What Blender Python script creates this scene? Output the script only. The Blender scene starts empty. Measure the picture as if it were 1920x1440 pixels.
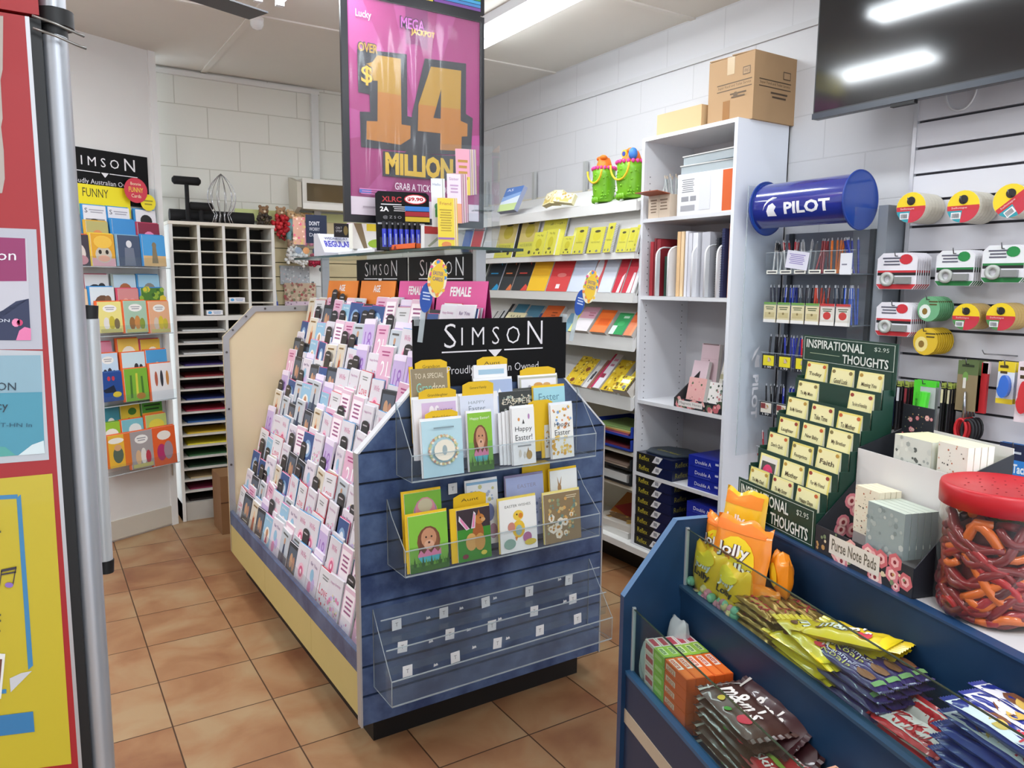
import bpy, bmesh, math, random
from mathutils import Matrix, Vector, Euler
C = bpy.context.scene.collection
PI = math.pi
R_ = math.radians
rnd = random.Random(7)
# ---------------------------------------------------------------- camera (1920 x 1440, f = 1422.5 px)
H = 1.567
F, PITCH, ROLL, YAW = 1422.5, .13126, -.00867, .57012
fw = Vector((math.sin(YAW)*math.cos(PITCH), math.cos(YAW)*math.cos(PITCH), -math.sin(PITCH)))
rt = Vector((math.cos(YAW), -math.sin(YAW), 0)); dn = fw.cross(rt)
r2 = rt*math.cos(ROLL) + dn*math.sin(ROLL); d2 = -rt*math.sin(ROLL) + dn*math.cos(ROLL)
EYE = Vector((0, 0, H))
def ray(x, y): return r2*((x-960)/F) + d2*((y-720)/F) + fw
def PX(x, y, X): d = ray(x, y); return EYE + d*(X/d.x)          # where a sight line meets the plane X = const
def PY(x, y, Y): d = ray(x, y); return EYE + d*(Y/d.y)
def PZ(x, y, Z): d = ray(x, y); return EYE + d*((Z-H)/d.z)
cam = bpy.data.objects.new('camera', bpy.data.cameras.new('camera')); C.objects.link(cam)
m3 = Matrix((r2, -d2, -fw)).transposed()
cam.matrix_world = Matrix.Translation(EYE) @ m3.to_4x4()
cam.data.sensor_width = 36; cam.data.lens = 36*F/1920; cam.data.clip_start = .02
bpy.context.scene.camera = cam
# ---------------------------------------------------------------- materials
def lin(c): c /= 255; return c/12.92 if c <= .04045 else ((c+.055)/1.055)**2.4
def col(h): return tuple(lin(int(h[i:i+2], 16)) for i in (0, 2, 4)) + (1,)
_m = {}
def M(h, rough=.55, metal=0., coat=0., var=.0, spec=.5):
    """plain procedural surface of colour h; var adds a little noise"""
    k = (h, rough, metal, coat, var, spec)
    if k in _m: return _m[k]
    m = bpy.data.materials.new('m_'+h); m.use_nodes = True; nt = m.node_tree; b = nt.nodes['Principled BSDF']
    b.inputs['Base Color'].default_value = col(h); b.inputs['Roughness'].default_value = rough
    b.inputs['Metallic'].default_value = metal; b.inputs['Coat Weight'].default_value = coat
    b.inputs['Specular IOR Level'].default_value = spec
    if var:
        tc = nt.nodes.new('ShaderNodeTexCoord'); n = nt.nodes.new('ShaderNodeTexNoise'); n.inputs['Scale'].default_value = 9
        n.inputs['Detail'].default_value = 5
        mx = nt.nodes.new('ShaderNodeMix'); mx.data_type = 'RGBA'
        c = col(h); mx.inputs[6].default_value = tuple(v*(1-var) for v in c[:3])+(1,); mx.inputs[7].default_value = tuple(min(1, v*(1+var)) for v in c[:3])+(1,)
        nt.links.new(tc.outputs['Object'], n.inputs['Vector']); nt.links.new(n.outputs['Fac'], mx.inputs[0]); nt.links.new(mx.outputs[2], b.inputs['Base Color'])
    _m[k] = m; return m
def nodes(name):
    m = bpy.data.materials.new(name); m.use_nodes = True; return m, m.node_tree, m.node_tree.nodes['Principled BSDF']
def clear(name, tint='ffffff', a=.12, rough=.05):
    """thin clear plastic or glass sheet: mostly transparent with a gloss reflection"""
    m = bpy.data.materials.new(name); m.use_nodes = True; nt = m.node_tree; nt.nodes.clear()
    o = nt.nodes.new('ShaderNodeOutputMaterial'); t = nt.nodes.new('ShaderNodeBsdfTransparent'); t.inputs[0].default_value = col(tint)
    g = nt.nodes.new('ShaderNodeBsdfGlossy'); g.inputs['Roughness'].default_value = rough; g.inputs[0].default_value = (.9, .93, .95, 1)
    d = nt.nodes.new('ShaderNodeBsdfDiffuse'); d.inputs[0].default_value = col('e8eef0')
    fr = nt.nodes.new('ShaderNodeFresnel'); fr.inputs['IOR'].default_value = 1.25
    ge = nt.nodes.new('ShaderNodeNewGeometry'); inv = nt.nodes.new('ShaderNodeMath'); inv.operation = 'SUBTRACT'; inv.inputs[0].default_value = 1; nt.links.new(ge.outputs['Backfacing'], inv.inputs[1])
    mu = nt.nodes.new('ShaderNodeMath'); mu.operation = 'MULTIPLY'; nt.links.new(fr.outputs[0], mu.inputs[0]); nt.links.new(inv.outputs[0], mu.inputs[1])
    m1 = nt.nodes.new('ShaderNodeMixShader'); m1.inputs[0].default_value = a; m2 = nt.nodes.new('ShaderNodeMixShader')
    L = nt.links.new
    L(t.outputs[0], m1.inputs[1]); L(d.outputs[0], m1.inputs[2]); L(mu.outputs[0], m2.inputs[0]); L(m1.outputs[0], m2.inputs[1]); L(g.outputs[0], m2.inputs[2]); L(m2.outputs[0], o.inputs[0])
    return m
ACR = clear('acrylic', 'f9fbfc', .02); ACRE = clear('acrylic_edge', 'dce6ea', .4); GLS = clear('glass', 'e9f3f0', .008); BAG = clear('clear_film', 'ffffff', .12, .2)
GLE = M('2f4640', .15)
# ---------------------------------------------------------------- mesh builder
_txt = {}
def text_geo(s, bold=0):
    k = (s, bold)
    if k in _txt: return _txt[k]
    cu = bpy.data.curves.new('t', 'FONT'); cu.body = s; cu.resolution_u = 2; cu.offset = bold; cu.fill_mode = 'FRONT'
    o = bpy.data.objects.new('t', cu); me = o.to_mesh()
    vs = [(v.co.x, v.co.y) for v in me.vertices]; fs = [tuple(p.vertices) for p in me.polygons]
    fs2 = []
    for p, f in zip(me.polygons, fs): fs2.append(f if p.normal.z >= 0 else f[::-1])
    o.to_mesh_clear(); bpy.data.objects.remove(o); bpy.data.curves.remove(cu)
    if vs:
        x0 = min(v[0] for v in vs); x1 = max(v[0] for v in vs); y0 = min(v[1] for v in vs); y1 = max(v[1] for v in vs)
        vs = [((x-x0)/max(x1-x0, 1e-6), (y-y0)/max(y1-y0, 1e-6)) for x, y in vs]
    _txt[k] = (vs, fs2); return _txt[k]
class MB:
    def __init__(s): s.v = []; s.f = []; s.mi = []; s.mats = []; s.T = None; s.sm = []
    def mat(s, m):
        if isinstance(m, str): m = M(m)
        if m not in s.mats: s.mats.append(m)
        return s.mats.index(m)
    def add(s, vs, fs, m, smooth=False):
        n = len(s.v); i = s.mat(m)
        s.v += [(s.T @ Vector(p))[:] if s.T else tuple(p) for p in vs]
        for f in fs: s.f.append(tuple(n+a for a in f)); s.mi.append(i); s.sm.append(smooth)
        return s
    def box(s, x0, x1, y0, y1, z0, z1, m, top=None, front=None):
        vs = [(x0,y0,z0),(x1,y0,z0),(x1,y1,z0),(x0,y1,z0),(x0,y0,z1),(x1,y0,z1),(x1,y1,z1),(x0,y1,z1)]
        fs = [(0,3,2,1),(4,5,6,7),(0,1,5,4),(1,2,6,5),(2,3,7,6),(3,0,4,7)]
        if top or front:
            s.add(vs, [fs[0]]+fs[3:], m); s.add(vs, [fs[1]], top or m); s.add(vs, [fs[2]], front or m)
        else: s.add(vs, fs, m)
        return s
    def hexa(s, lo, hi, m):
        """8 corners: lo and hi are 4 points each"""
        s.add(list(lo)+list(hi), [(0,3,2,1),(4,5,6,7),(0,1,5,4),(1,2,6,5),(2,3,7,6),(3,0,4,7)], m); return s
    def quad(s, *p, m): s.add(p, [tuple(range(len(p)))], m); return s
    def prism(s, prof, a, b, m, axis='y', cap=None, smooth=False):
        """extrude a closed 2-D outline from a to b along axis (x: prof=(y,z), y: (x,z), z: (x,y))"""
        n = len(prof)
        P = {'x': lambda p, t: (t, p[0], p[1]), 'y': lambda p, t: (p[0], t, p[1]), 'z': lambda p, t: (p[0], p[1], t)}[axis]
        vs = [P(p, a) for p in prof]+[P(p, b) for p in prof]
        s.add(vs, [(i, (i+1) % n, n+(i+1) % n, n+i) for i in range(n)], m, smooth)
        s.add(vs, [tuple(range(n))[::-1], tuple(range(n, 2*n))], cap or m); return s
    def cyl(s, p, q, r, m, seg=16, r2=None, cap=True, smooth=True):
        p, q = Vector(p), Vector(q); d = (q-p).normalized(); u = d.orthogonal().normalized(); w = d.cross(u); r2 = r if r2 is None else r2
        vs = [p+(u*math.cos(2*PI*i/seg)+w*math.sin(2*PI*i/seg))*r for i in range(seg)]+[q+(u*math.cos(2*PI*i/seg)+w*math.sin(2*PI*i/seg))*r2 for i in range(seg)]
        s.add(vs, [(i, (i+1) % seg, seg+(i+1) % seg, seg+i) for i in range(seg)], m, smooth)
        if cap: s.add(vs, [tuple(range(seg))[::-1], tuple(range(seg, 2*seg))], m)
        return s
    def lathe(s, prof, m, c=(0, 0, 0), seg=24, smooth=True, a0=0, a1=2*PI):
        n = len(prof); full = abs(a1-a0-2*PI) < 1e-6; k = seg if full else seg+1
        vs = [(c[0]+r*math.cos(a0+(a1-a0)*i/seg), c[1]+r*math.sin(a0+(a1-a0)*i/seg), c[2]+z) for i in range(k) for r, z in prof]
        fs = []
        for i in range(seg):
            j = (i+1) % k
            for t in range(n-1): fs.append((i*n+t, j*n+t, j*n+t+1, i*n+t+1))
        s.add(vs, fs, m, smooth); return s
    def tube(s, pts, r, m, seg=8, smooth=True, closed=False):
        pts = [Vector(p) for p in pts]; n = len(pts); rr = r if isinstance(r, (list, tuple)) else [r]*n
        vs = []; up = None
        for i, p in enumerate(pts):
            if closed: d = (pts[(i+1) % n]-pts[i-1]).normalized()
            else: d = (pts[min(i+1, n-1)]-pts[max(i-1, 0)]).normalized()
            if up is None: up = d.orthogonal().normalized()
            up = (up-d*up.dot(d)); up = up.normalized() if up.length > 1e-6 else d.orthogonal().normalized()
            w = d.cross(up)
            vs += [p+(up*math.cos(2*PI*k/seg)+w*math.sin(2*PI*k/seg))*rr[i] for k in range(seg)]
        fs = []
        for i in range(n if closed else n-1):
            j = (i+1) % n
            for k in range(seg): fs.append((i*seg+k, i*seg+(k+1) % seg, j*seg+(k+1) % seg, j*seg+k))
        if not closed: fs += [tuple(range(seg))[::-1], tuple(range((n-1)*seg, n*seg))]
        s.add(vs, fs, m, smooth); return s
    def ball(s, c, rx, ry, rz, m, seg=12, rings=8):
        prof = []
        vs = [(c[0], c[1], c[2]-rz)]
        for j in range(1, rings):
            t = -PI/2+PI*j/rings
            vs += [(c[0]+rx*math.cos(t)*math.cos(2*PI*i/seg), c[1]+ry*math.cos(t)*math.sin(2*PI*i/seg), c[2]+rz*math.sin(t)) for i in range(seg)]
        vs.append((c[0], c[1], c[2]+rz)); fs = []
        for i in range(seg): fs.append((0, 1+(i+1) % seg, 1+i))
        for j in range(rings-2):
            for i in range(seg): a = 1+j*seg; fs.append((a+i, a+(i+1) % seg, a+seg+(i+1) % seg, a+seg+i))
        L = len(vs)-1; a = 1+(rings-2)*seg
        for i in range(seg): fs.append((L, a+i, a+(i+1) % seg))
        s.add(vs, fs, m, True); return s
    def art(s, o, u, v, items, step=.00025, base=None):
        """print on a face: o = lower left corner, u, v = edge vectors; items in 0..1 of the face"""
        o, u, v = Vector(o), Vector(u), Vector(v); n = u.cross(v).normalized(); k = 1
        if base: items = [('r', 0, 0, 1, 1, base)]+list(items)
        for it in items:
            t = it[0]; m = it[-1]; off = n*(step*k); k += 1
            P = lambda a, b: o+u*a+v*b+off
            if t == 'r': s.quad(P(it[1], it[2]), P(it[3], it[2]), P(it[3], it[4]), P(it[1], it[4]), m=m)
            elif t == 'e': s.quad(*[P(it[1]+it[3]*math.cos(2*PI*i/14), it[2]+it[4]*math.sin(2*PI*i/14)) for i in range(14)], m=m)
            elif t == 'p': s.quad(*[P(a, b) for a, b in it[1]], m=m)
            elif t == 't':      # text, centre x, centre y, width, height
                vs, fs = text_geo(it[1], it[6] if len(it) > 7 else 0)
                s.add([P(it[2]+(a-.5)*it[4], it[3]+(b-.5)*it[5]) for a, b in vs], fs, m)
            elif t == 'l':      # lines of small print: x0, y0, x1, y1, number
                for i in range(it[5]):
                    y = it[4]-(i+.5)*(it[4]-it[2])/it[5]; h = (it[4]-it[2])/it[5]*.22; w = (it[3]-it[1])*(1-.25*((i*37) % 10)/10)
                    c = (it[1]+it[3])/2; s.quad(P(c-w/2, y-h), P(c+w/2, y-h), P(c+w/2, y+h), P(c-w/2, y+h), m=m)
            elif t == 'd':      # scattered dots: x0,y0,x1,y1,count,radius,seed, colours
                rr = random.Random(it[7]); asp = u.length/v.length
                for i in range(it[5]):
                    a = it[1]+(it[3]-it[1])*rr.random(); b = it[2]+(it[4]-it[2])*rr.random(); r = it[6]*(.6+.8*rr.random()); c = it[8][i % len(it[8])]; q = n*(step*.04*i); a0 = rr.random()*3
                    s.quad(*[P(a+r*math.cos(a0+2*PI*j/6), b+r*asp*math.sin(a0+2*PI*j/6))+q for j in range(6)], m=c)
        return s
    def build(s, name, parent=None, loc=None, rot=None, bevel=0, **tags):
        me = bpy.data.meshes.new(name)
        vs = s.v
        if loc is not None and rot is None and parent is None: pass
        me.from_pydata(vs, [], s.f)
        for m in s.mats: me.materials.append(m)
        me.polygons.foreach_set('material_index', s.mi); me.polygons.foreach_set('use_smooth', s.sm); me.update()
        o = bpy.data.objects.new(name, me); C.objects.link(o)
        if loc is not None: o.location = loc
        if rot is not None: o.rotation_euler = rot
        if parent: o.parent = parent
        if bevel:
            b = o.modifiers.new('bevel', 'BEVEL'); b.width = bevel; b.segments = 2; b.limit_method = 'ANGLE'; b.angle_limit = R_(40)
        for k, v in tags.items(): o[k] = v
        return o
def tag(o, label, cat, group=None):
    o['label'] = label; o['category'] = cat
    if group: o['group'] = group
    return o
def thing(name, label, cat, loc=(0, 0, 0), rot=(0, 0, 0), group=None):
    o = bpy.data.objects.new(name, None); o.empty_display_size = .05; C.objects.link(o); o.location = loc; o.rotation_euler = rot
    return tag(o, label, cat, group)
def struct(o): o['kind'] = 'structure'; return o
def dup(root, loc, rot=None, label=None, group=None, scale=None):
    r = root.copy(); C.objects.link(r); r.location = loc
    if rot is not None: r.rotation_euler = rot
    if scale is not None: r.scale = scale
    if label: r['label'] = label
    if group: r['group'] = group
    for ch in list(root.children):
        c = ch.copy(); C.objects.link(c); c.parent = r
        for g in ch.children: d = g.copy(); C.objects.link(d); d.parent = c
    return r
def centred(mb):
    """move the mesh so its base centre is the origin; returns the world position of that centre"""
    xs = [v[0] for v in mb.v]; ys = [v[1] for v in mb.v]; zs = [v[2] for v in mb.v]
    c = Vector(((min(xs)+max(xs))/2, (min(ys)+max(ys))/2, min(zs))); mb.v = [(v[0]-c.x, v[1]-c.y, v[2]-c.z) for v in mb.v]; return c
def solid(mb, name, label, cat, group=None, bevel=0):
    """one-mesh thing drawn in world coordinates"""
    c = centred(mb); return tag(mb.build(name, loc=c, bevel=bevel), label, cat, group)
def frame(o, u, v):
    """matrix whose x runs along u, z along v (y = into the picture), origin o"""
    u = Vector(u).normalized(); v = Vector(v).normalized(); y = v.cross(u)
    m = Matrix((u, y, v)).transposed().to_4x4(); m.translation = Vector(o); return m
def place(o, mat): o.matrix_world = mat; return o
ORD = ['first','second','third','fourth','fifth','sixth','seventh','eighth','ninth','tenth','eleventh','twelfth','thirteenth','fourteenth','fifteenth','sixteenth','seventeenth','eighteenth']
# ================================================================ ROOM
XW, YB, ZC = 3.0, 5.5, 2.93
def block_mat(name, base, horiz, ox, oz=.11, bump=.35, mc='c3c2b6'):
    m, nt, b = nodes(name); N = nt.nodes.new; L = nt.links.new
    tc = N('ShaderNodeTexCoord'); sx = N('ShaderNodeSeparateXYZ'); cb = N('ShaderNodeCombineXYZ'); L(tc.outputs['Object'], sx.inputs[0])
    ax = N('ShaderNodeMath'); ax.operation = 'SUBTRACT'; L(sx.outputs[horiz], ax.inputs[0]); ax.inputs[1].default_value = ox
    az = N('ShaderNodeMath'); az.operation = 'SUBTRACT'; L(sx.outputs[2], az.inputs[0]); az.inputs[1].default_value = oz
    L(ax.outputs[0], cb.inputs[0]); L(az.outputs[0], cb.inputs[1])
    br = N('ShaderNodeTexBrick'); L(cb.outputs[0], br.inputs['Vector']); br.inputs['Scale'].default_value = 1
    br.inputs['Brick Width'].default_value = .4; br.inputs['Row Height'].default_value = .2; br.inputs['Mortar Size'].default_value = .004; br.inputs['Mortar Smooth'].default_value = .6
    br.inputs['Color1'].default_value = col(base); br.inputs['Color2'].default_value = col(base); br.inputs['Mortar'].default_value = col(mc)
    no = N('ShaderNodeTexNoise'); no.inputs['Scale'].default_value = 22; no.inputs['Detail'].default_value = 6; L(tc.outputs['Object'], no.inputs[0])
    mx = N('ShaderNodeMath'); mx.operation = 'MULTIPLY_ADD'; L(br.outputs['Fac'], mx.inputs[0]); mx.inputs[1].default_value = -1
    L(no.outputs['Fac'], mx.inputs[2]); bp = N('ShaderNodeBump'); bp.inputs['Strength'].default_value = bump; bp.inputs['Distance'].default_value = .004
    L(mx.outputs[0], bp.inputs['Height']); L(bp.outputs[0], b.inputs['Normal']); L(br.outputs['Color'], b.inputs['Base Color']); b.inputs['Roughness'].default_value = .6
    return m
WB = block_mat('painted_block_back', 'dfdfd6', 0, .905)
WR = block_mat('painted_block_right', 'cdcdd0', 1, 3.96, .125, .22, 'c2c2c5')
struct(MB().box(.70, XW+.2, YB, YB+.12, 0, ZC+.1, WB).build('wall_back'))
struct(MB().box(XW, XW+.2, -3.2, YB, 0, ZC+.1, WR).build('wall_right'))
# floor: square terracotta tiles, thin dark joints
m, nt, b = nodes('terracotta_tiles'); N = nt.nodes.new; L = nt.links.new
tc = N('ShaderNodeTexCoord'); mp = N('ShaderNodeMapping'); mp.vector_type = 'POINT'
s_ = .0068; mp.inputs['Rotation'].default_value = (0, 0, s_)
L(tc.outputs['Object'], mp.inputs[0])
sub = N('ShaderNodeVectorMath'); sub.operation = 'SUBTRACT'; sub.inputs[1].default_value = (.21102*H, 3.09846*H, 0); L(mp.outputs[0], sub.inputs[0])
br = N('ShaderNodeTexBrick'); br.offset = 0; br.inputs['Scale'].default_value = 1; br.inputs['Brick Width'].default_value = .35; br.inputs['Row Height'].default_value = .35
br.inputs['Mortar Size'].default_value = .003; br.inputs['Mortar Smooth'].default_value = .3; L(sub.outputs[0], br.inputs[0])
div = N('ShaderNodeVectorMath'); div.operation = 'DIVIDE'; div.inputs[1].default_value = (.35, .35, 1); L(sub.outputs[0], div.inputs[0])
fl = N('ShaderNodeVectorMath'); fl.operation = 'FLOOR'; L(div.outputs[0], fl.inputs[0]); wn = N('ShaderNodeTexWhiteNoise'); wn.noise_dimensions = '2D'; L(fl.outputs[0], wn.inputs[0])
ad = N('ShaderNodeVectorMath'); ad.operation = 'MULTIPLY_ADD'; L(wn.outputs['Color'], ad.inputs[0]); ad.inputs[1].default_value = (7, 7, 0); L(sub.outputs[0], ad.inputs[2])
n1 = N('ShaderNodeTexNoise'); n1.inputs['Scale'].default_value = 4.2; n1.inputs['Detail'].default_value = 5; n1.inputs['Distortion'].default_value = .5; L(ad.outputs[0], n1.inputs[0])
mixv = N('ShaderNodeMath'); mixv.operation = 'MULTIPLY_ADD'; L(wn.outputs['Value'], mixv.inputs[0]); mixv.inputs[1].default_value = .22; L(n1.outputs['Fac'], mixv.inputs[2])
cr = N('ShaderNodeValToRGB'); L(mixv.outputs[0], cr.inputs[0]); e = cr.color_ramp.elements
e[0].position = .36; e[0].color = col('86563a'); e[1].position = .82; e[1].color = col('a88a66')
for p_, c_ in ((.5, '956846'), (.62, 'a07652')): q = e.new(p_); q.color = col(c_)
mm = N('ShaderNodeMix'); mm.data_type = 'RGBA'; L(br.outputs['Fac'], mm.inputs[0]); L(cr.outputs[0], mm.inputs[6]); mm.inputs[7].default_value = col('4a2f1c')
L(mm.outputs[2], b.inputs['Base Color']); b.inputs['Roughness'].default_value = .42
bp = N('ShaderNodeBump'); bp.inputs['Strength'].default_value = .4; bp.inputs['Distance'].default_value = .002; iv = N('ShaderNodeMath'); iv.operation = 'SUBTRACT'; iv.inputs[0].default_value = 1; L(br.outputs['Fac'], iv.inputs[1]); L(iv.outputs[0], bp.inputs['Height']); L(bp.outputs[0], b.inputs['Normal'])
struct(MB().box(-2.6, XW+.2, -3.2, YB+.12, -.1, 0, m).build('floor'))
CE = M('dcd8d0', .8, var=.02)
struct(MB().box(-2.6, XW+.2, -3.2, YB+.12, ZC, ZC+.1, CE).build('ceiling'))
tm = M('dedad2', .7)
k = 0
for x0, x1, y0, y1 in ((-2.6, 3, 4.18, 4.215), (-2.6, 3, 2.96, 2.995), (-2.6, 3, 1.74, 1.775), (-2.6, 3, .52, .555), (1.07, 1.105, -3.2, YB)):
    k += 1; struct(MB().box(x0, x1, y0, y1, ZC-.008, ZC, tm).build('trim_%d' % k))
struct(MB().box(.76, 1.86, YB-.03, YB, 2.885, 2.915, M('dcdcd8', .5)).build('trim_6'))
struct(MB().box(1.80, 1.85, YB-.035, YB, 0, 2.885, M('d8dad8', .5)).build('trim_7'))
struct(MB().box(XW-.012, XW, -3.2, YB, 2.7, 2.728, M('c6c6c8', .5)).build('trim_8'))
# angled white wall panel on the far left
a = Vector((.753, 5.202, 0)); dr = Vector((-.406, -.198, 0)).normalized(); nn = Vector((dr.y, -dr.x, 0))
if nn.y > 0: nn = -nn
def lw(t, off, z): p = a+dr*t+nn*off; return (p.x, p.y, z)
wl = M('dddcd9', .5, var=.015)
mb = MB().hexa([lw(0, 0, 0), lw(2.4, 0, 0), lw(2.4, -.1, 0), lw(0, -.1, 0)], [lw(0, 0, ZC), lw(2.4, 0, ZC), lw(2.4, -.1, ZC), lw(0, -.1, ZC)], wl)
mb.hexa([lw(0, .012, .0), lw(.045, .012, .0), lw(.045, 0, .0), lw(0, 0, .0)], [lw(0, .012, ZC), lw(.045, .012, ZC), lw(.045, 0, ZC), lw(0, 0, ZC)], M('e6e6e4', .5))
struct(mb.build('wall_left'))
struct(MB().hexa([lw(.045, .01, .012), lw(2.4, .01, .012), lw(2.4, 0, .012), lw(.045, 0, .012)], [lw(.045, .01, .13), lw(2.4, .01, .13), lw(2.4, 0, .13), lw(.045, 0, .13)], M('c9c3b6', .5)).build('baseboard_left'))
mb = MB()
for z in (.42, .36): mb.cyl(lw(.03, .018, z-.03), lw(.03, .018, z+.03), .006, M('b9b6ae', .3, .6), 8)
struct(mb.build('trim_9'))
struct(MB().box(-2.6, -2.5, -3.2, YB, 0, ZC, wl).build('wall_far_left'))
# ---------------------------------------------------------------- lights
tubeM = bpy.data.materials.new('fluorescent_tube'); tubeM.use_nodes = True; nt = tubeM.node_tree; nt.nodes.clear()
em = nt.nodes.new('ShaderNodeEmission'); em.inputs[0].default_value = (.90, .96, 1, 1); em.inputs[1].default_value = 15; oo = nt.nodes.new('ShaderNodeOutputMaterial'); nt.links.new(em.outputs[0], oo.inputs[0])
def batten(label, x, y0, y1, LE=10, axis='y', on=True):
    o = thing('ceiling_light', label, 'light', (x, (y0+y1)/2, ZC), (0, 0, 0 if axis == 'y' else PI/2)); h = (y1-y0)/2
    MB().prism([(-.10, 0), (-.085, -.035), (-.02, -.045), (.02, -.045), (.085, -.035), (.10, 0)], -h, h, M('e9ecef', .35)).build('fixture_body', o)
    for s in (-1, 1):
        t = MB().cyl((s*.05, -h+.03, -.062), (s*.05, h-.03, -.062), .014, tubeM if on else M('e8ecef', .3), 12).build('tube', o)
        for e_ in (-h, h-.03): MB().box(s*.05-.018, s*.05+.018, e_, e_+.03, -.08, -.03, M('dfe2e4', .4)).build('lamp_holder', o)
    if on:
        l = bpy.data.lights.new('tube_light', 'AREA'); l.shape = 'RECTANGLE'; l.size = .16; l.size_y = 2*h-.06; l.energy = LE; l.color = (.90, .955, 1)
        lo = bpy.data.objects.new('tube_light', l); C.objects.link(lo); lo.parent = o; lo.location = (0, 0, -.085)
    return o
batten('twin tube fluorescent ceiling light right of the pink jackpot poster', 2.18, 2.62, 3.92, 5)
batten('white batten light behind the dark ceiling fan blade at upper left', 1.05, 2.45, 3.78, 12)
batten('twin tube ceiling light over the counter, mirrored in the television', 1.88, 1.05, 2.35, 7)
batten('twin tube ceiling light above the shop entrance aisle', .4, -.9, .4, 16)
batten('added unseen twin tube ceiling light that brightens the angled left wall', -.55, 2.6, 3.9, 20)  # extra batten out of view, added to brighten the angled white wall
batten('twin tube ceiling light at the shop entrance right side', 2.0, -1.9, -.6, 24)
batten('twin tube ceiling light at the shop entrance left side', -1.2, .8, 2.1, 12)
# dark grey ceiling bar and motion sensor
fd = Vector((-.205, -.075, 0)).normalized(); fp = Vector((-fd.y, fd.x, 0)); tip = Vector((.848, 3.19, 2.6)); hub = tip-fd*-.62
fan = thing('ceiling_fan', 'ceiling fan whose dark grey blade shows at the upper left', 'ceiling fan', (hub.x, hub.y, 2.6))
for k in range(3):
    m_ = Matrix.Rotation(math.atan2(-fd.y, -fd.x)+k*2*PI/3, 4, 'Z') @ Matrix.Rotation(R_(0), 4, 'X'); q = MB(); q.T = m_
    q.box(.10, .62, -.062, .062, 0, .006, M('4a4a4e', .45)); q.box(.05, .14, -.02, .02, .006, .012, M('b8b8ba', .3, .6)); q.build('blade', fan)
MB().lathe([(0, -.03), (.08, -.02), (.095, .02), (.09, .07), (.04, .1), (0, .1)], M('d8d8d6', .4), seg=24).build('motor', fan); MB().cyl((0, 0, .1), (0, 0, .32), .012, 'd0d0ce', 10).build('down_rod', fan)
c = PZ(481.5, 42, 2.9); o = thing('motion_sensor', 'white round motion sensor on the ceiling beyond the dark fan blade', 'sensor', (c.x, c.y, ZC))
MB().lathe([(0, 0), (.035, 0), (.035, -.02), (.03, -.028)], M('e6e6e2', .4)).build('base', o)
MB().lathe([(.034, -.026), (.033, -.045), (.022, -.062), (0, -.068)], M('dcdedc', .25)).build('lens', o)
# world: soft daylight from the street side (open front behind the camera)
w = bpy.data.worlds.new('world'); bpy.context.scene.world = w; w.use_nodes = True
w.node_tree.nodes['Background'].inputs[0].default_value = (.82, .91, 1, 1); w.node_tree.nodes['Background'].inputs[1].default_value = 1.7
vs = bpy.context.scene.view_settings; vs.view_transform = 'Standard'; vs.look = 'None'; vs.gamma = 1; vs.exposure = .52; vs.use_curve_mapping = False
cy = bpy.context.scene.cycles; cy.max_bounces = 7; cy.diffuse_bounces = 4; cy.glossy_bounces = 3; cy.transmission_bounces = 4; cy.transparent_max_bounces = 14; cy.use_adaptive_sampling = True; cy.adaptive_threshold = .02
# ================================================================ GREETING-CARD ISLAND
X0, X1, Y0, Y1 = .86, 1.86, 2.24, 4.14
m, nt, b = nodes('blue_mottled_laminate'); N = nt.nodes.new; L = nt.links.new
tc = N('ShaderNodeTexCoord'); n1 = N('ShaderNodeTexNoise'); n1.inputs['Scale'].default_value = 8; n1.inputs['Detail'].default_value = 7; n1.inputs['Roughness'].default_value = .6; L(tc.outputs['Object'], n1.inputs[0])
cr = N('ShaderNodeValToRGB'); cr.color_ramp.elements[0].position = .35; cr.color_ramp.elements[0].color = col('2f4168'); cr.color_ramp.elements[1].position = .7; cr.color_ramp.elements[1].color = col('5d7297'); L(n1.outputs[0], cr.inputs[0]); L(cr.outputs[0], b.inputs[0]); b.inputs['Roughness'].default_value = .4
BLUE = m
isl = thing('card_island', 'double-sided greeting card island with blue slatted end and cream kick boards', 'display stand', ((X0+X1)/2, (Y0+Y1)/2, 0))
IM = Matrix.Translation(-Vector(((X0+X1)/2, (Y0+Y1)/2, 0)))
def ib(): q = MB(); q.T = IM; return q
ib().box(.92, 1.80, 2.30, 4.08, 0, .115, M('0e0d0e', .5)).build('plinth', isl)
# front end panel of horizontal slats with grooves
prof = lambda z: (X0 + max(0, z-1.03), X1 - max(0, z-1.03))
q = ib(); zs = [.105, .207, .31, .417, .52, .622, .724, .827, .93, 1.03, 1.13, 1.23, 1.32]
for i in range(len(zs)-1):
    a_, b_ = zs[i]+(.004 if i else 0), zs[i+1]-.004
    l0, r0 = prof(a_); l1, r1 = prof(b_)
    q.prism([(l0, a_), (r0, a_), (r1, b_), (l1, b_)], 2.24, 2.256, BLUE)
q.prism([(X0, .105), (X1, .105), (X1, 1.03), (X1-.29, 1.32), (X0+.29, 1.32), (X0, 1.03)], 2.253, 2.268, M('151a26', .6))
q.build('slat_end_panel', isl)
q = ib(); ed = M('a9a4a2', .4)
q.box(X0-.006, X0, 2.238, 2.27, .1, 1.03, ed).build('edge_strip', isl); ib().box(X1, X1+.006, 2.238, 2.27, .1, 1.03, ed).build('edge_strip', isl)
q = ib(); q.prism([(X0-.004, 1.03), (X0+.286, 1.32), (X0+.294, 1.32), (X0+.003, 1.028)], 2.238, 2.27, M('dcdce0', .4)); q.build('edge_strip', isl)
q = ib(); q.prism([(X1+.004, 1.03), (X1-.286, 1.32), (X1-.294, 1.32), (X1-.003, 1.028)], 2.238, 2.27, M('dcdce0', .4)); q.build('edge_strip', isl)
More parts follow.
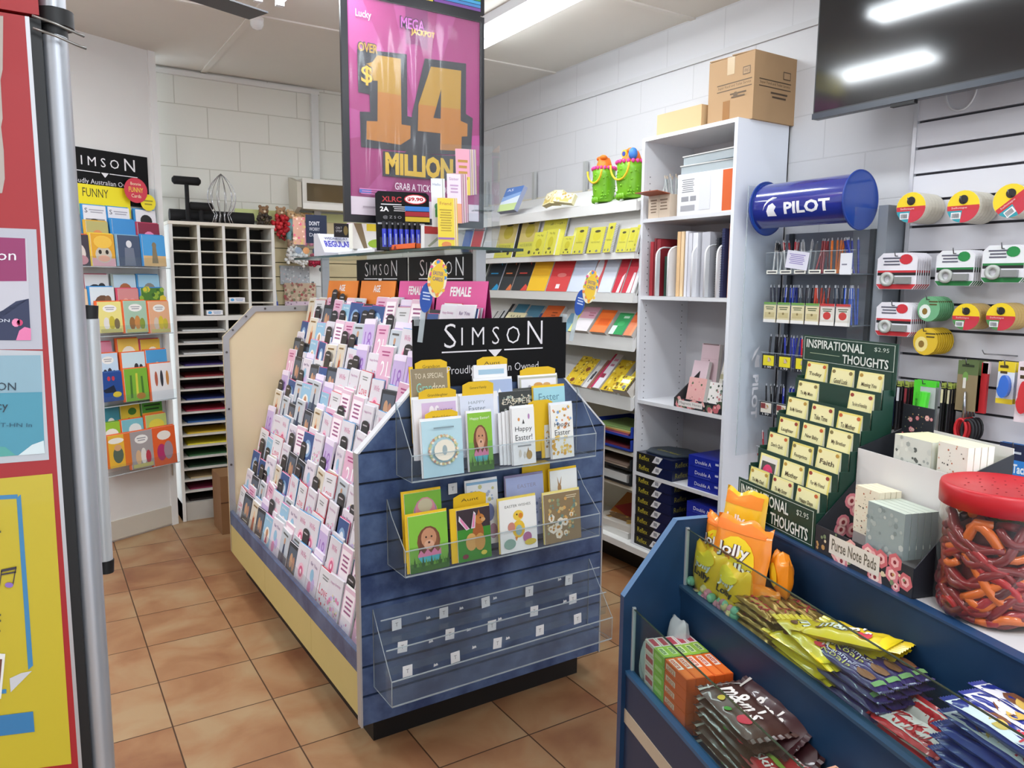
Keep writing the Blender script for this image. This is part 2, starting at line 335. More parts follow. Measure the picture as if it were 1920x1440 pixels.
# far end panel
q = ib(); q.prism([(X0, .12), (X1, .12), (X1, 1.28), (X1-.16, 1.44), (X0+.16, 1.44), (X0, 1.28)], 4.135, 4.15, M('d6c4a0', .55, var=.03)); q.build('far_end_panel', isl)
q = ib(); al = M('a7a6a6', .35, .4); fr = [(X0, .12), (X0, 1.28), (X0+.16, 1.44), (X1-.16, 1.44), (X1, 1.28), (X1, .12)]
fi = [(X0+.03, .12), (X0+.03, 1.268), (X0+.172, 1.41), (X1-.172, 1.41), (X1-.03, 1.268), (X1-.03, .12)]
for i in range(5):
    q.prism([fr[i], fr[i+1], fi[i+1], fi[i]], 4.128, 4.137, al)
for p in ((X0+.015, .3), (X0+.015, .6), (X0+.015, .9), (X0+.015, 1.2), (X0+.05, 1.315), (X0+.12, 1.385), (X0+.22, 1.425), (X0+.38, 1.425)):
    q.cyl((p[0], 4.129, p[1]), (p[0], 4.125, p[1]), .006, M('55524f', .4, .5), 8)
q.build('metal_frame', isl)
# kick boards and lip, one mesh per board
yb = M('c9b877', .5, var=.03)
for k, (a_, b_) in enumerate(((2.256, 2.775), (2.777, 3.45), (3.452, 4.135))):
    ib().box(X0, X0+.018, a_, b_, .12, .275, yb).build('kick_board', isl)
ib().box(X1-.018, X1, 2.256, 4.135, .12, .275, yb).build('kick_board', isl)
for sx in (1, -1):
    xa = X0 if sx > 0 else X1
    ib().prism([(xa, .275), (xa, .345), (xa+sx*.014, .352), (xa+sx*.05, .30), (xa+sx*.05, .275)], 2.256, 4.135, BLUE).build('lip', isl)
# stepped tiers (clear pockets on a dark board)
NT, PZ0, PX0 = 11, .30, .878
def tier(t): return PX0+.04*t, PZ0+.1*t
st = M('2a2a30', .6)
q = ib()
pr = []
for t in range(NT): x, z = tier(t); pr += [(x, z-.012), (x+.034, z-.012), (x+.036, z+.088)]
pr += [(1.345, 1.40), (1.345, .27), (.9, .27)]
q.prism(pr, 2.262, 4.13, st); q.prism([(2.72-x, z) for x, z in pr][::-1], 2.262, 4.13, st); q.build('stepped_core', isl)
for t in range(NT):
    x, z = tier(t)
    ib().box(x-.003, x-.0015, 2.27, 4.125, z-.012, z+.045, ACR).build('pocket_lip', isl)
ib().box(X0+.002, X0+.004, 2.27, 4.13, .345, .42, ACR).build('pocket_lip', isl)
# centre spine
ib().box(1.345, 1.375, 2.35, 4.12, .3, 1.45, M('26262a', .6)).build('spine', isl)

# ---- card art --------------------------------------------------
PINK, LP, WH, CR, LB, NV, GR, RD, BK, GD, LI = 'dc88b0', 'e4b4cc', 'dfdbe2', 'dcd2c0', '98c2dc', '39558c', '6f9a6a', 'd84552', '2a2a2e', 'b89b5c', 'c9b4e0'
def flowers(r, cs, n=16): return [('d', .12, .1, .88, .62, n, .07, r.randrange(999), cs), ('d', .15, .15, .85, .6, n, .03, r.randrange(999), ['f6e9a0', '8fb07a'])]
def rart(i, r):
    k = i % 12
    if k == 0: return WH, [('t', 'Happy Birthday', .5, .84, .7, .07, 'b0609a')]+flowers(r, [PINK, LI, LP]), 'white card with pink flowers'
    if k == 1: return LP, [('t', '21', .5, .5, .5, .38, 'ffffff'), ('l', .2, .78, .8, .92, 2, 'b04a80')], 'pink card with white numerals'
    if k == 2: return LB, [('e', .5, .42, .3, .26, 'f4ece0'), ('e', .5, .5, .12, .12, 'c9936a'), ('p', [(.36, .2), (.64, .2), (.5, .46)], 'c23c60'), ('t', 'Birthday', .5, .88, .6, .08, 'ffffff')], 'light blue card with a small figure'
    if k == 3: return 'c2cad2', [('r', 0, 0, 1, .4, '54606e'), ('p', [(.3, .05), (.7, .05), (.56, .7), (.44, .7)], '2f3b58'), ('e', .5, .74, .09, .08, 'c99a7a'), ('l', .2, .85, .8, .95, 1, '555555')], 'grey card with a dark standing figure'
    if k == 4: return WH, [('t', 'Wife', .5, .8, .5, .13, 'c85a90'), ('e', .5, .4, .27, .2, 'f2c4d4'), ('e', .5, .4, .17, .13, 'd9668f'), ('e', .5, .4, .07, .06, 'f6dfe6')], 'white card with a rose motif'
    if k == 5: return 'e6c4d6', [('r', .08, .08, .92, .92, 'fbf1f6'), ('l', .2, .5, .8, .85, 4, 'a05c86'), ('d', .15, .1, .85, .35, 10, .05, 7, [PINK, LI])], 'pale pink bordered card with printed lines'
    if k == 6: return NV, [('e', .5, .55, .32, .26, '86a9cf'), ('e', .5, .55, .2, .16, 'e9edf2'), ('t', 'Son', .5, .2, .5, .1, 'f0f0f0')], 'navy card with a pale oval'
    if k == 7: return CR, [('p', [(.3, .1), (.7, .1), (.62, .6), (.5, .78), (.38, .6)], 'b2552f'), ('e', .5, .66, .1, .1, 'e6c29a'), ('l', .2, .84, .8, .94, 1, '8a6a3a')], 'cream card with a brown figure'
    if k == 8: return 'e2e0e4', [('t', 'Love', .5, .55, .7, .22, 'd84566'), ('d', .1, .1, .9, .4, 12, .04, r.randrange(99), [RD, PINK]), ('l', .25, .78, .75, .9, 2, '888888')], 'white card with red lettering'
    if k == 9: return LI, [('t', '18', .5, .5, .6, .42, '9a6cc0'), ('r', .0, .88, 1, 1, 'efe3f7')], 'lilac card with purple numerals'
    if k == 10: return '2f3238', [('r', .1, .3, .9, .9, '57606e'), ('e', .4, .55, .14, .2, 'c79a76'), ('e', .66, .5, .12, .2, 'b9856a'), ('l', .2, .08, .8, .22, 2, 'd9d2c4')], 'dark photo card with two faces'
    return 'e0d8e2', [('e', .35, .3, .16, .14, PINK), ('e', .62, .42, .16, .14, LI), ('e', .45, .6, .16, .14, LB), ('t', 'for You', .5, .84, .6, .08, '7a5a8a')], 'white card with pastel balloons'
ENV = ['e9e4ee', 'f6f6f8', 'e27bb0', 'f3e9ee', '5f9fd0', 'f5f2ea', 'd84f86', 'f6f6f8', 'cf3b4a', 'efe2f4', '3a3d45', 'f4f4f6']
def card_root(i, w, h, name='greeting_card', art=None, env=None, t=.004, envw=.004):
    """card standing on its base, face towards -y of its own frame"""
    r = random.Random(i*17+3); bg, items, desc = art if art else rart(i, r)
    o = thing(name, desc, 'card')
    MB().box(-w/2, w/2, 0, t, 0, h, 'f0eef0').art((-w/2, 0, 0), (w, 0, 0), (0, 0, h), items, base=bg).build('card_front', o)
    MB().box(-w/2-envw, w/2+envw*.3, t+.0006, t+.0026, 0, h+.003, env or ENV[i % 12]).build('envelope', o)
    return o, desc
protos = []
for i in range(24):
    w = (.106, .120, .130)[(i*7+i//3) % 3]; h = (.178, .158, .192)[(i*5+i//4) % 3]
    o, d = card_root(i, w, h); protos.append((o, d, w, h)); o['_used'] = 0
def put(pr_, mat, label, group):
    o, d, w, h = pr_
    if not o['_used']: o['_used'] = 1; r = o; r['label'] = label; r['group'] = group
    else: r = dup(o, (0, 0, 0), label=label, group=group)
    r.matrix_world = mat; return r
G1 = 'greeting cards in the island pockets'; rr = random.Random(5); NP = 14; pit = (4.12-2.285)/NP
tilt = Matrix.Rotation(R_(-12), 4, 'X'); face = Matrix.Rotation(-PI/2, 4, 'Z')
backs = []; stuff = MB(); divs = []
TN = lambda t: 'lowest tier' if t == 0 else ('top tier' if t == NT-1 else ORD[t]+' tier up')
for t in range(NT):
    x, z = tier(t)
    for p in range(NP):
        y = 2.285+pit*(p+.5)+rr.uniform(-.006, .006); near = p < 6
        i = (rr.randrange(24)); 
        if p > 7 and rr.random() < .45: i = rr.choice([6, 10, 3, 7, 2, 18, 22, 15])
        if p < 8 and rr.random() < .5: i = rr.choice([0, 4, 5, 8, 11, 12, 16, 17, 1, 13])
        pr_ = protos[i]; up = rr.uniform(-.012, .02)
        loc = Vector((x+.002, y, z-.010+up+.012))
        mat = Matrix.Translation(loc) @ face @ Matrix.Rotation(R_(rr.uniform(-5, 5)), 4, 'Z') @ Matrix.Rotation(R_(rr.uniform(-2, 2)), 4, 'Y') @ tilt
        pos = '%s of the island, %s pocket from the near end' % (TN(t), ORD[p])
        put(pr_, mat, pr_[1].replace(' with', ' with', 1)+', '+('lowest tier' if t == 0 else 'top tier' if t == NT-1 else ORD[t]+' tier up')+', '+ORD[p]+' from near end', G1)
        # more of the same design standing behind
        w, h = pr_[2], pr_[3]
        if (near or t in (0, 10) or rr.random() < .35) and len(backs) < 136:
            dz = rr.uniform(.006, .03); mat2 = Matrix.Translation(loc+Vector((.0125, rr.uniform(-.012, .012), dz-.012))) @ face @ tilt
            j = rr.randrange(24); pb = protos[j]
            backs.append(put(pb, mat2, 'card behind the front one, '+pb[1].split(' with')[0].replace(' card', '')+', '+('lowest tier' if t == 0 else 'top tier' if t == NT-1 else ORD[t]+' tier up')+', '+ORD[p]+' from near end', 'greeting cards standing behind others on the island'))
        for k in range(3):
            stuff.T = Matrix.Translation(loc+Vector((.021+.004*k, rr.uniform(-.01, .01), rr.uniform(-.004, .014)))) @ face @ tilt
            stuff.box(-w/2, w/2, 0, .0016, 0, h-.01, M(rr.choice(['cfc8d4', 'dddae0', 'dddae0', 'd8a8c2', 'c6d0da', 'd9d0be', 'bfb2cc'])))
        if rr.random() < .3: divs.append((loc+Vector((.0085, rr.uniform(-.045, .045), rr.uniform(-.014, .006))), t, p))
s_ = stuff.build('card_stock'); s_['kind'] = 'stuff'; tag(s_, 'spare cards packed behind the front cards in every pocket of the island', 'cards')
dv = MB(); W_ = .036
dv.prism([(-W_, 0), (W_, 0), (W_, .222)]+[(W_*math.cos(a*PI/8), .222+.016*math.sin(a*PI/8)) for a in range(1, 8)]+[(-W_, .222)], 0, .0016, M('232226', .4))
dv.art((-.022, 0, .212), (.044, 0, 0), (0, 0, .012), [('l', 0, 0, 1, 1, 1, 'bdb8bd')])
d0 = tag(dv.build('category_divider'), 'divider', 'divider', 'black divider tabs in the island pockets')
for k, (loc, t, p) in enumerate(divs):
    o = d0 if k == 0 else d0.copy()
    if k: C.objects.link(o)
    o.matrix_world = Matrix.Translation(loc) @ face @ tilt
    o['label'] = 'black rounded divider tab behind cards, '+TN(t)+', '+ORD[p]+' from near end'

# ---- header signs along the spine --------------------------------
def simson(mb, o, u, v, sub=True, c='e9e6ea'):
    it = [('t', 'S', .222, .75, .072, .36, -.012, c), ('t', 'I M S O', .48, .735, .38, .27, -.012, c), ('t', 'N', .775, .76, .105, .37, -.012, c)]
    it += [('r', .17, .50, .45, .52, c), ('r', .565, .50, .83, .52, c), ('p', [(.46, .52), (.55, .52), (.505, .40)], c)]
    if sub: it += [('t', 'Proudly Australian Owned', .5, .22, .60, .16, -.01, c)]
    mb.art(o, u, v, it)
KB = M('0a0a0c', .5, spec=.2)
for k, (ya, yb_) in enumerate(((2.40, 2.98), (3.0, 3.58))):
    q = MB().box(1.385, 1.39, ya, yb_, 1.45, 1.675, KB)
    simson(q, (1.385, yb_, 1.49), (0, ya-yb_, 0), (0, 0, .185), sub=False)
    solid(q, 'brand_sign', ['black header sign with white lettering under the glass shelf, nearer to camera', 'black header sign with white lettering under the glass shelf, farther back'][k], 'sign')
def tent(label, ya, yb_, c, cs, txt, zt=1.575, zb=1.415, x=1.362):
    o = thing('category_sign', label, 'sign', (x, (ya+yb_)/2, zb)); h = zt-zb; w = yb_-ya
    q = MB(); q.hexa([(-.022, -w/2, 0), (-.022, w/2, 0), (-.019, w/2, 0), (-.019, -w/2, 0)], [(0, -w/2, h), (0, w/2, h), (.003, w/2, h), (.003, -w/2, h)], c)
    q.art((-.0222, w/2, 0), (0, -w, 0), (.022, 0, h), [('t', txt, .5, .78, .42 if len(txt) > 3 else .2, .2, .03, 'f8f2f4')], step=.0006)
    q.build('front_face', o)
    MB().hexa([(.022, -w/2, 0), (.022, w/2, 0), (.019, w/2, 0), (.019, -w/2, 0)], [(.003, -w/2, h), (.003, w/2, h), (.0035, w/2, h), (.0035, -w/2, h)], cs).build('back_face', o)
    return o
tent('orange tent sign reading AGE, left one of two', 3.50, 3.92, 'ee8a35', 'c96f26', 'AGE')
tent('orange tent sign reading AGE, right one beside the pink sign', 3.06, 3.46, 'ee8a35', 'c96f26', 'AGE')
tent('pink tent sign reading FEMALE behind the black divider', 2.68, 3.02, 'e05c9c', 'b03a78', 'FEMALE', zb=1.40)
tent('pink tent sign reading FEMALE nearest the front header sign', 2.285, 2.66, 'e05c9c', '9c2f6c', 'FEMALE', zb=1.40)
# glass shelf above the spine, on two posts
gs = thing('glass_shelf', 'glass shelf raised above the greeting card island on two metal posts', 'shelf', (1.4, 3.25, 1.685))
MB().box(-.15, .15, -.90, .90, 0, .010, GLS).build('glass_pane', gs)
q = MB()
for bx in ((-.151, -.15, -.9, .9), (.15, .151, -.9, .9), (-.151, .151, -.901, -.9), (-.151, .151, .9, .901)): q.box(*bx, 0, .010, GLE)
q.build('glass_edge', gs)
for y in (-.84, .84): MB().box(-.02, .02, y-.012, y+.012, -.235, 0, M('a9aaad', .3, .6)).build('post', gs)
MB().box(-.14, .14, -.88, .88, .0105, .012, M('e8ecec', .3)).build('clear_mat', gs) if 0 else None
# front black header sign with clips
hs = thing('header_sign', 'large black header sign with white lettering on the blue island end', 'sign', (1.357, 2.2345, 1.225))
q = MB().box(-.308, .308, -.002, .002, 0, .225, KB)
simson(q, (-.308, -.002, 0), (.616, 0, 0), (0, 0, .225))
q.build('sign_board', hs)
for x in (-.295, .297): MB().box(x-.009, x+.009, -.008, .008, .205, .235, ACRE).build('corner_clip', hs)
# Easter toppers (oval on a blue leaf on a clear strip)
def topper(label, px, py, s, Y, lean):
    c = PY(px, py, Y); o = thing('easter_topper', label, 'sign', c, (0, R_(lean), 0))
    q = MB(); e_ = [(math.cos(2*PI*i/24)*.034*s, math.sin(2*PI*i/24)*.062*s) for i in range(24)]
    q.prism(e_, -.001, .001, 'f0e6c8')
    rr_ = random.Random(4)
    for i in range(30):
        a_ = rr_.uniform(0, 2*PI); rad = rr_.uniform(.72, .93); q.cyl((.034*s*rad*math.cos(a_), -.0012-.00003*i, .062*s*rad*math.sin(a_)), (.034*s*rad*math.cos(a_), -.0014-.00003*i, .062*s*rad*math.sin(a_)), .006*s, rr_.choice(['e05a93', '4c8fce', 'f2c338', '58a868', 'f08a4a']), 8)
    q.prism([(.024*s*math.cos(2*PI*i/12)*(1+.15*(i % 2)), .045*s*math.sin(2*PI*i/12)*(1+.12*(i % 2))) for i in range(12)], -.0026, -.0024, 'f0c63a')
    q.art((-.02*s, -.003, -.02*s), (.04*s, 0, 0), (0, 0, .045*s), [('t', 'EASTER', .5, .8, .9, .28, '3a4a9a'), ('t', 'CARDS', .5, .4, .9, .28, '3a4a9a')])
    q.build('egg_oval', o)
    q = MB(); bx, bz = -.030*s, -.066*s
    q.prism([(bx+.022*s*math.cos(2*PI*i/20), bz+.048*s*math.sin(2*PI*i/20)) for i in range(20)], .001, .003, '2450a8')
    q.art((bx-.015*s, .001, bz-.01*s), (.03*s, 0, 0), (0, 0, .03*s), [('l', 0, 0, 1, 1, 3, 'c8d4ee')])
    q.build('blue_leaf', o)
    MB().box(bx-.012*s, bx+.006*s, .003, .004, -.21*s, -.06*s, ACRE).build('clear_stem', o)
    return o
topper('egg-shaped Easter topper with blue leaf above the left half of the front sign', 820, 522, 1.0, 2.20, 8)
topper('egg-shaped Easter topper with blue leaf at the right corner of the front sign', 1107, 538, 1.0, 2.215, 14)

# ---- acrylic racks on the blue end panel ---------------------------
def rack(label, x0, x1, z0, d, hb, steps=1):
    o = thing('acrylic_rack', label, 'card rack', ((x0+x1)/2, 2.24, z0)); w = (x1-x0)/2; t = .003; a_ = .045
    q = MB().box(-w, w, -.004, -.001, 0, hb, ACR); q.build('back_sheet', o)
    MB().box(-w, w, -d, -.004, 0, t, ACR).box(-w, w, -d-.0015, -d, -.001, .004, ACRE).build('base_sheet', o)
    if steps == 1:
        MB().box(-w, w, -d-t, -d, 0, .085, ACR).build('front_sheet', o); MB().box(-w, w, -d-t-.0005, -d+.0005, .084, .087, ACRE).build('front_edge', o)
    else:
        for k in range(3):
            y = -d+.042*k; z = .085*k
            MB().box(-w, w, y-t, y, z, z+.085, ACR).build('front_sheet', o)
            MB().box(-w, w, y-t-.0005, y+.0005, z+.0845, z+.0875, ACRE).build('front_edge', o)
            if k: MB().box(-w, w, y, y+.04, z, z+t, ACR).build('step_shelf', o)
    for s in (-1, 1):
        pf = [(-.002, 0), (-d, 0), (-d, .085), (-.04, hb-.05), (-.002, hb)]
        MB().prism([(p[0], p[1]) for p in pf], s*w-t/2, s*w+t/2, ACR, axis='x').build('side_sheet', o)
        q = MB(); q.tube([(s*w, p[0], p[1]) for p in pf], .0016, ACRE, 4, closed=True); q.build('side_edge', o)
    return o
rack('upper clear acrylic rack of Easter cards under the black header sign', .99, 1.725, .945, .12, .24)
rack('middle clear acrylic rack of Easter cards on the blue end panel', .955, 1.735, .648, .14, .22)
r3 = rack('empty three-step clear acrylic rack with white price tags, low on the end panel', .90, 1.80, .234, .15, .27, 3)
TG = 'small white price tags on the empty acrylic rack'
tagm = MB().box(-.017, .017, -.0008, 0, 0, .038, 'e9e9ea').art((-.017, -.0008, 0), (.034, 0, 0), (0, 0, .038), [('t', 'T', .5, .5, .3, .35, '77777a')])
t0 = tag(tagm.build('price_tag'), 'tag', 'price tag', TG); first = True
for k, (z, y, pts) in enumerate(((.43, 2.232, [(743, 1170), (831, 1148), (910, 1128), (991, 1108), (1065, 1087)]), (.36, 2.165, [(753, 1212), (842, 1188), (921, 1172), (1000, 1145), (1073, 1122)]), (.28, 2.118, [(763, 1257), (853, 1231), (931, 1205), (1011, 1181), (1082, 1159)]))):
    for j, (x, yy) in enumerate(pts):
        p = PY(x, yy, y); o = t0 if first else t0.copy()
        if not first: C.objects.link(o)
        first = False
        o.location = (p.x, y-.004, p.z-.019); o.rotation_euler = (0, R_(rr.uniform(-4, 4)), 0)
        o['label'] = 'white square price tag, %s row of the empty rack, %s from left' % (['upper', 'middle', 'lower'][k], ORD[j])
o = t0.copy(); C.objects.link(o); p = PY(849, 916, 2.23); o.location = (p.x, 2.23, p.z-.019); o['label'] = 'white square price tag on the blue panel above the middle rack'
# torn paper remnants stuck to the empty rack
sc = [(802, 1158, .43), (864, 1140, .43), (927, 1121, .43), (1048, 1086, .5), (807, 1202, .36), (878, 1180, .36), (936, 1160, .36), (1058, 1127, .4), (816, 1246, .3), (888, 1213, .3), (951, 1196, .3)]
for k, (x, y, _) in enumerate(sc):
    Y = [2.2345, 2.165, 2.118][k//4 if k < 8 else 2]; p = PY(x, y, Y)
    q = MB().prism([(-.008, -.004), (.009, -.002), (.005, .006), (-.002, .003), (-.006, .008)], -.0015, -.001, 'dcdcde')
    tag(q.build('paper_scrap', loc=(p.x, Y-.003, p.z)), 'torn white paper scrap, %s row of the empty rack, %s from left' % (['upper', 'middle', 'lower'][k//4 if k < 8 else 2], ORD[k % 4]), 'paper scrap', 'torn paper scraps on the empty rack')

# ---- Easter cards in the racks --------------------------------------
YE = 'eec21f'
def ecard(label, Y, tl, tr, z0, items, bg, env='f2f2f2', dz=None, name='easter_card', envl=.003, lean=6, envr=.002):
    a_ = PY(*tl, Y); b2 = PY(*tr, Y); w = b2.x-a_.x; zt = (a_.z+b2.z)/2; h = zt-z0
    o = thing(name, label, 'card', ((a_.x+b2.x)/2, Y-.012, z0), (R_(-lean), 0, 0), 'Easter cards in the acrylic racks')
    MB().box(-w/2, w/2, 0, .004, 0, h, 'f0eef0').art((-w/2, 0, 0), (w, 0, 0), (0, 0, h), items, base=bg).build('card_front', o)
    MB().box(-w/2-envl, w/2+envr, .0045, .009, 0, h+.008, env).build('envelope', o)
    return o
ring = lambda n, r1, r3_, cs: [('e', .5+.34*math.cos(2*PI*i/n), .47+.25*math.sin(2*PI*i/n), r1, r3_, cs[i % len(cs)]) for i in range(n)]
egg = lambda cx, cy, a_, b2, c: [('e', cx, cy, a_, b2, c)]
bunny = [('e', .5, .52, .3, .27, '7a4a32'), ('p', [(.22, .3), (.3, .62), (.38, .6), (.36, .3)], '6a3f2c'), ('p', [(.78, .3), (.72, .66), (.62, .6), (.64, .3)], '8a5638'), ('e', .5, .58, .2, .18, 'c9906c'), ('e', .5, .46, .13, .09, 'd9a88a'), ('e', .43, .6, .022, .018, '2a1a16'), ('e', .57, .6, .022, .018, '2a1a16'), ('e', .5, .5, .03, .02, '4a2c26'),
         ('p', [(.2, .3), (.28, .38), (.36, .31), (.45, .39), (.54, .31), (.63, .39), (.72, .31), (.8, .38), (.8, .26), (.68, .14), (.5, .1), (.32, .14), (.2, .26)], 'd97fa0'), ('p', [(.2, .26), (.8, .26), (.68, .13), (.5, .09), (.32, .13)], '4fb4bc')]
grass = [('r', 0, .0, 1, .16, '3d6a24')]+[('p', [(i/14, .1), ((i+1)/14, .1), ((i+.5)/14+.01*((i*7) % 3-1), .2+.04*((i*5) % 3))], ['4d7f2c', '34591f', '5f9636'][i % 3]) for i in range(14)]
YF = 2.135
ecard('pale blue Easter card with a wreath of flowers, front row of upper rack', YF, (791, 791), (867, 784), .952, ring(30, .035, .028, ['e6b98f', 'b9c79a', 'f0d6a0', 'd9a08c'])+ring(20, .03, .022, ['efe6d2', 'c9d3a8'])+[('e', .5, .47, .26, .19, 'f1ead8'), ('e', .5, .47, .06, .09, '9fb0b4'), ('l', .25, .84, .75, .9, 1, '8aa0a8')], 'bfe0ea')
ecard('narrow green Easter card with a puppy in an egg, front row of upper rack', YF, (878, 775), (923, 772), .952, [('r', 0, .5, 1, 1, '8cc63f'), ('t', 'Happy Easter!', .5, .9, .8, .06, 'f4f6e6')]+bunny+grass, '7ab648')
ecard('white Happy Easter card with black lettering and rabbits, front row of upper rack', YF, (961, 766), (1003, 763), .952, [('t', 'Happy', .5, .62, .75, .11, '222222'), ('t', 'Easter!', .5, .48, .75, .1, '222222'), ('e', .3, .8, .05, .03, 'e09a5a'), ('e', .75, .84, .04, .05, 'b47fb8'), ('p', [(.45, .72), (.55, .72), (.5, .8)], '444444'), ('l', .2, .3, .8, .36, 1, '999999'), ('e', .7, .16, .13, .08, 'b99552'), ('e', .3, .2, .06, .07, 'd9d2c4'), ('p', [(.62, .22), (.66, .3), (.7, .22)], '9a7a40'), ('e', .5, .17, .05, .06, 'cfc8bb')], 'f6f6f4')
for k in range(3):
    dx = -.012*(k+1)
    a_ = PY(961, 766+3*k, YF); w = .088
    o = thing('easter_card', 'spare white Easter card edge, %s left of the Happy Easter card' % ORD[k], 'card', (a_.x+w/2+dx*1.0, YF+.006*(k+1), .952), (R_(-6), 0, 0), 'Easter cards in the acrylic racks')
    MB().box(-w/2, w/2, 0, .003, 0, .185-.004*k, 'f2f2f2').build('card_front', o); MB().box(-w/2, w/2, .0035, .005, 0, .187-.004*k, 'e4e2e6').build('envelope', o)
ecard('narrow white Happy Easter card with yellow chicks, front right of upper rack', YF, (1034, 761), (1075, 755), .955, [('d', .08, .55, .92, .95, 26, .05, 3, ['e8b93c', 'b98f5a', '8aa8d0', 'e89a6a']), ('t', 'Happy', .5, .62, .7, .1, '333333'), ('t', 'Easter', .5, .48, .7, .1, '333333'), ('d', .05, .08, .95, .4, 34, .06, 9, ['e8b93c', 'd9a23a', 'f0d27a'])], 'f6f5ef', env='e9edf2')
ecard('white card with yellow chicks half hidden behind the narrow chick card', YF+.03, (1021, 764), (1050, 760), .955, [('d', .08, .1, .92, .95, 30, .06, 13, ['e8b93c', 'b98f5a', '8aa8d0'])], 'f6f5ef', env=YE, envl=.012)
YM = 2.185
ecard('lilac and white Easter card, left of the middle row in upper rack', YM, (776, 750), (860, 743), 1.0, [('r', .18, .1, .95, .93, 'd9bfe2'), ('e', .4, .78, .06, .1, 'f4eef8'), ('e', .52, .78, .06, .1, 'f4eef8'), ('t', 'Easter', .7, .8, .35, .06, '8a6aa8')], 'f2f0f4')
ecard('white Easter card with grey lettering behind the narrow puppy card', YM, (864, 743), (927, 738), .99, [('t', 'HAPPY', .5, .88, .5, .05, '9aa4ac'), ('t', 'Easter', .5, .78, .5, .09, '8a949e'), ('e', .5, .66, .1, .03, 'b9c0b0'), ('d', .2, .5, .9, .62, 8, .03, 3, ['c9c2d8'])], 'dfe4f2', env='f0f0f4', envr=.02)
ecard('dark chalkboard Easter card with pale lettering in upper rack', YM+.01, (937, 735), (1003, 731), 1.0, [('d', .1, .55, .9, .92, 40, .035, 5, ['cfc4a8', 'b8c0b4', 'e6dccb', '8a9a90']), ('t', 'EASTER', .5, .82, .8, .1, 'd9d2bf')], '3c403f', env='4a4c48')
ecard('light blue card lettered Easter, right of the dark card in upper rack', YM, (1003, 727), (1061, 724), 1.0, [('t', 'Easter', .48, .83, .66, .13, '5f8aa0')], 'a6d8e4', env=YE)
YT = 2.215
ecard('brown Easter card for a special grandson, top left of upper rack', YT, (773, 692), (841, 689), 1.05, [('t', 'TO A SPECIAL', .5, .9, .8, .07, 'e8dcc2'), ('t', 'Gran', .34, .74, .42, .13, '8fd0c0'), ('t', 'dson', .74, .74, .36, .12, 'f0e6cc'), ('t', 'Easter', .5, .55, .7, .11, 'f0d68a')], '96876a', env=YE, envr=.012)
ecard('white and blue striped card at top centre of upper rack', YT, (891, 683), (954, 683), 1.05, [('r', .14, .86, .9, .93, 'a9cbe0'), ('r', .1, .6, .95, .8, 'e8d07a')], 'f4f4f6')
ecard('pale blue card with white peak under the striped card, upper rack', YT-.012, (892, 714), (962, 710), 1.05, [('p', [(.55, .7), (.75, .7), (.65, .84)], 'f2f4f8')], 'aebfe0')
ecard('white Easter card with small rabbits, top right of upper rack', YT, (976, 707), (1047, 704), 1.05, [('r', .04, .04, .96, .96, 'f2f2f8'), ('e', .48, .84, .12, .05, 'd9a25a'), ('e', .7, .84, .1, .04, 'e0b070'), ('e', .25, .8, .04, .05, 'b9b6c4')], 'bfbfae')
# yellow category tabs
def ytab(label, Y, x0, x1, yt, z0, txt, dome=.01):
    a_ = PY(x0, yt, Y); b2 = PY(x1, yt, Y); w = b2.x-a_.x; h = a_.z-z0
    q = MB().prism([(-w/2, 0), (w/2, 0), (w/2, h-dome), (w*.3, h), (-w*.3, h), (-w/2, h-dome)], 0, .0012, YE)
    q.art((-w*.3, 0, h-.028), (w*.6, 0, 0), (0, 0, .012), [('t', txt, .5, .5, .9, .9, '5a4a20')])
    tag(q.build('yellow_divider', loc=((a_.x+b2.x)/2, Y, z0)), label, 'divider', 'yellow divider tabs between Easter cards')
ytab('yellow divider tab behind the brown grandson card', 2.228, 778, 838, 676, 1.06, 'Grandson')
ytab('yellow divider tab above the lilac card', 2.195, 785, 855, 731, 1.01, 'Granddaughter')
ytab('yellow divider tab behind the wreath card', 2.16, 797, 858, 772, .97, 'Mother & Father')
ytab('yellow divider tab above the grey-lettered white card', 2.197, 867, 925, 717, 1.0, 'General Family')
ytab('yellow divider tab at top centre over the striped card', 2.228, 894, 951, 670, 1.05, 'Aunt')
ytab('yellow divider tab behind the white rabbit card at top right', 2.228, 975, 1041, 690, 1.05, '')
ytab('yellow divider tab between the dark card and light blue card', 2.165, 990, 1036, 752, .98, '')
ytab('yellow divider tab left of the bunny-eared dog card', 2.16, 850, 911, 929, .68, 'Aunt')
ytab('tall yellow divider tab behind the lilac card in middle rack', 2.225, 979, 1031, 868, .70, '')
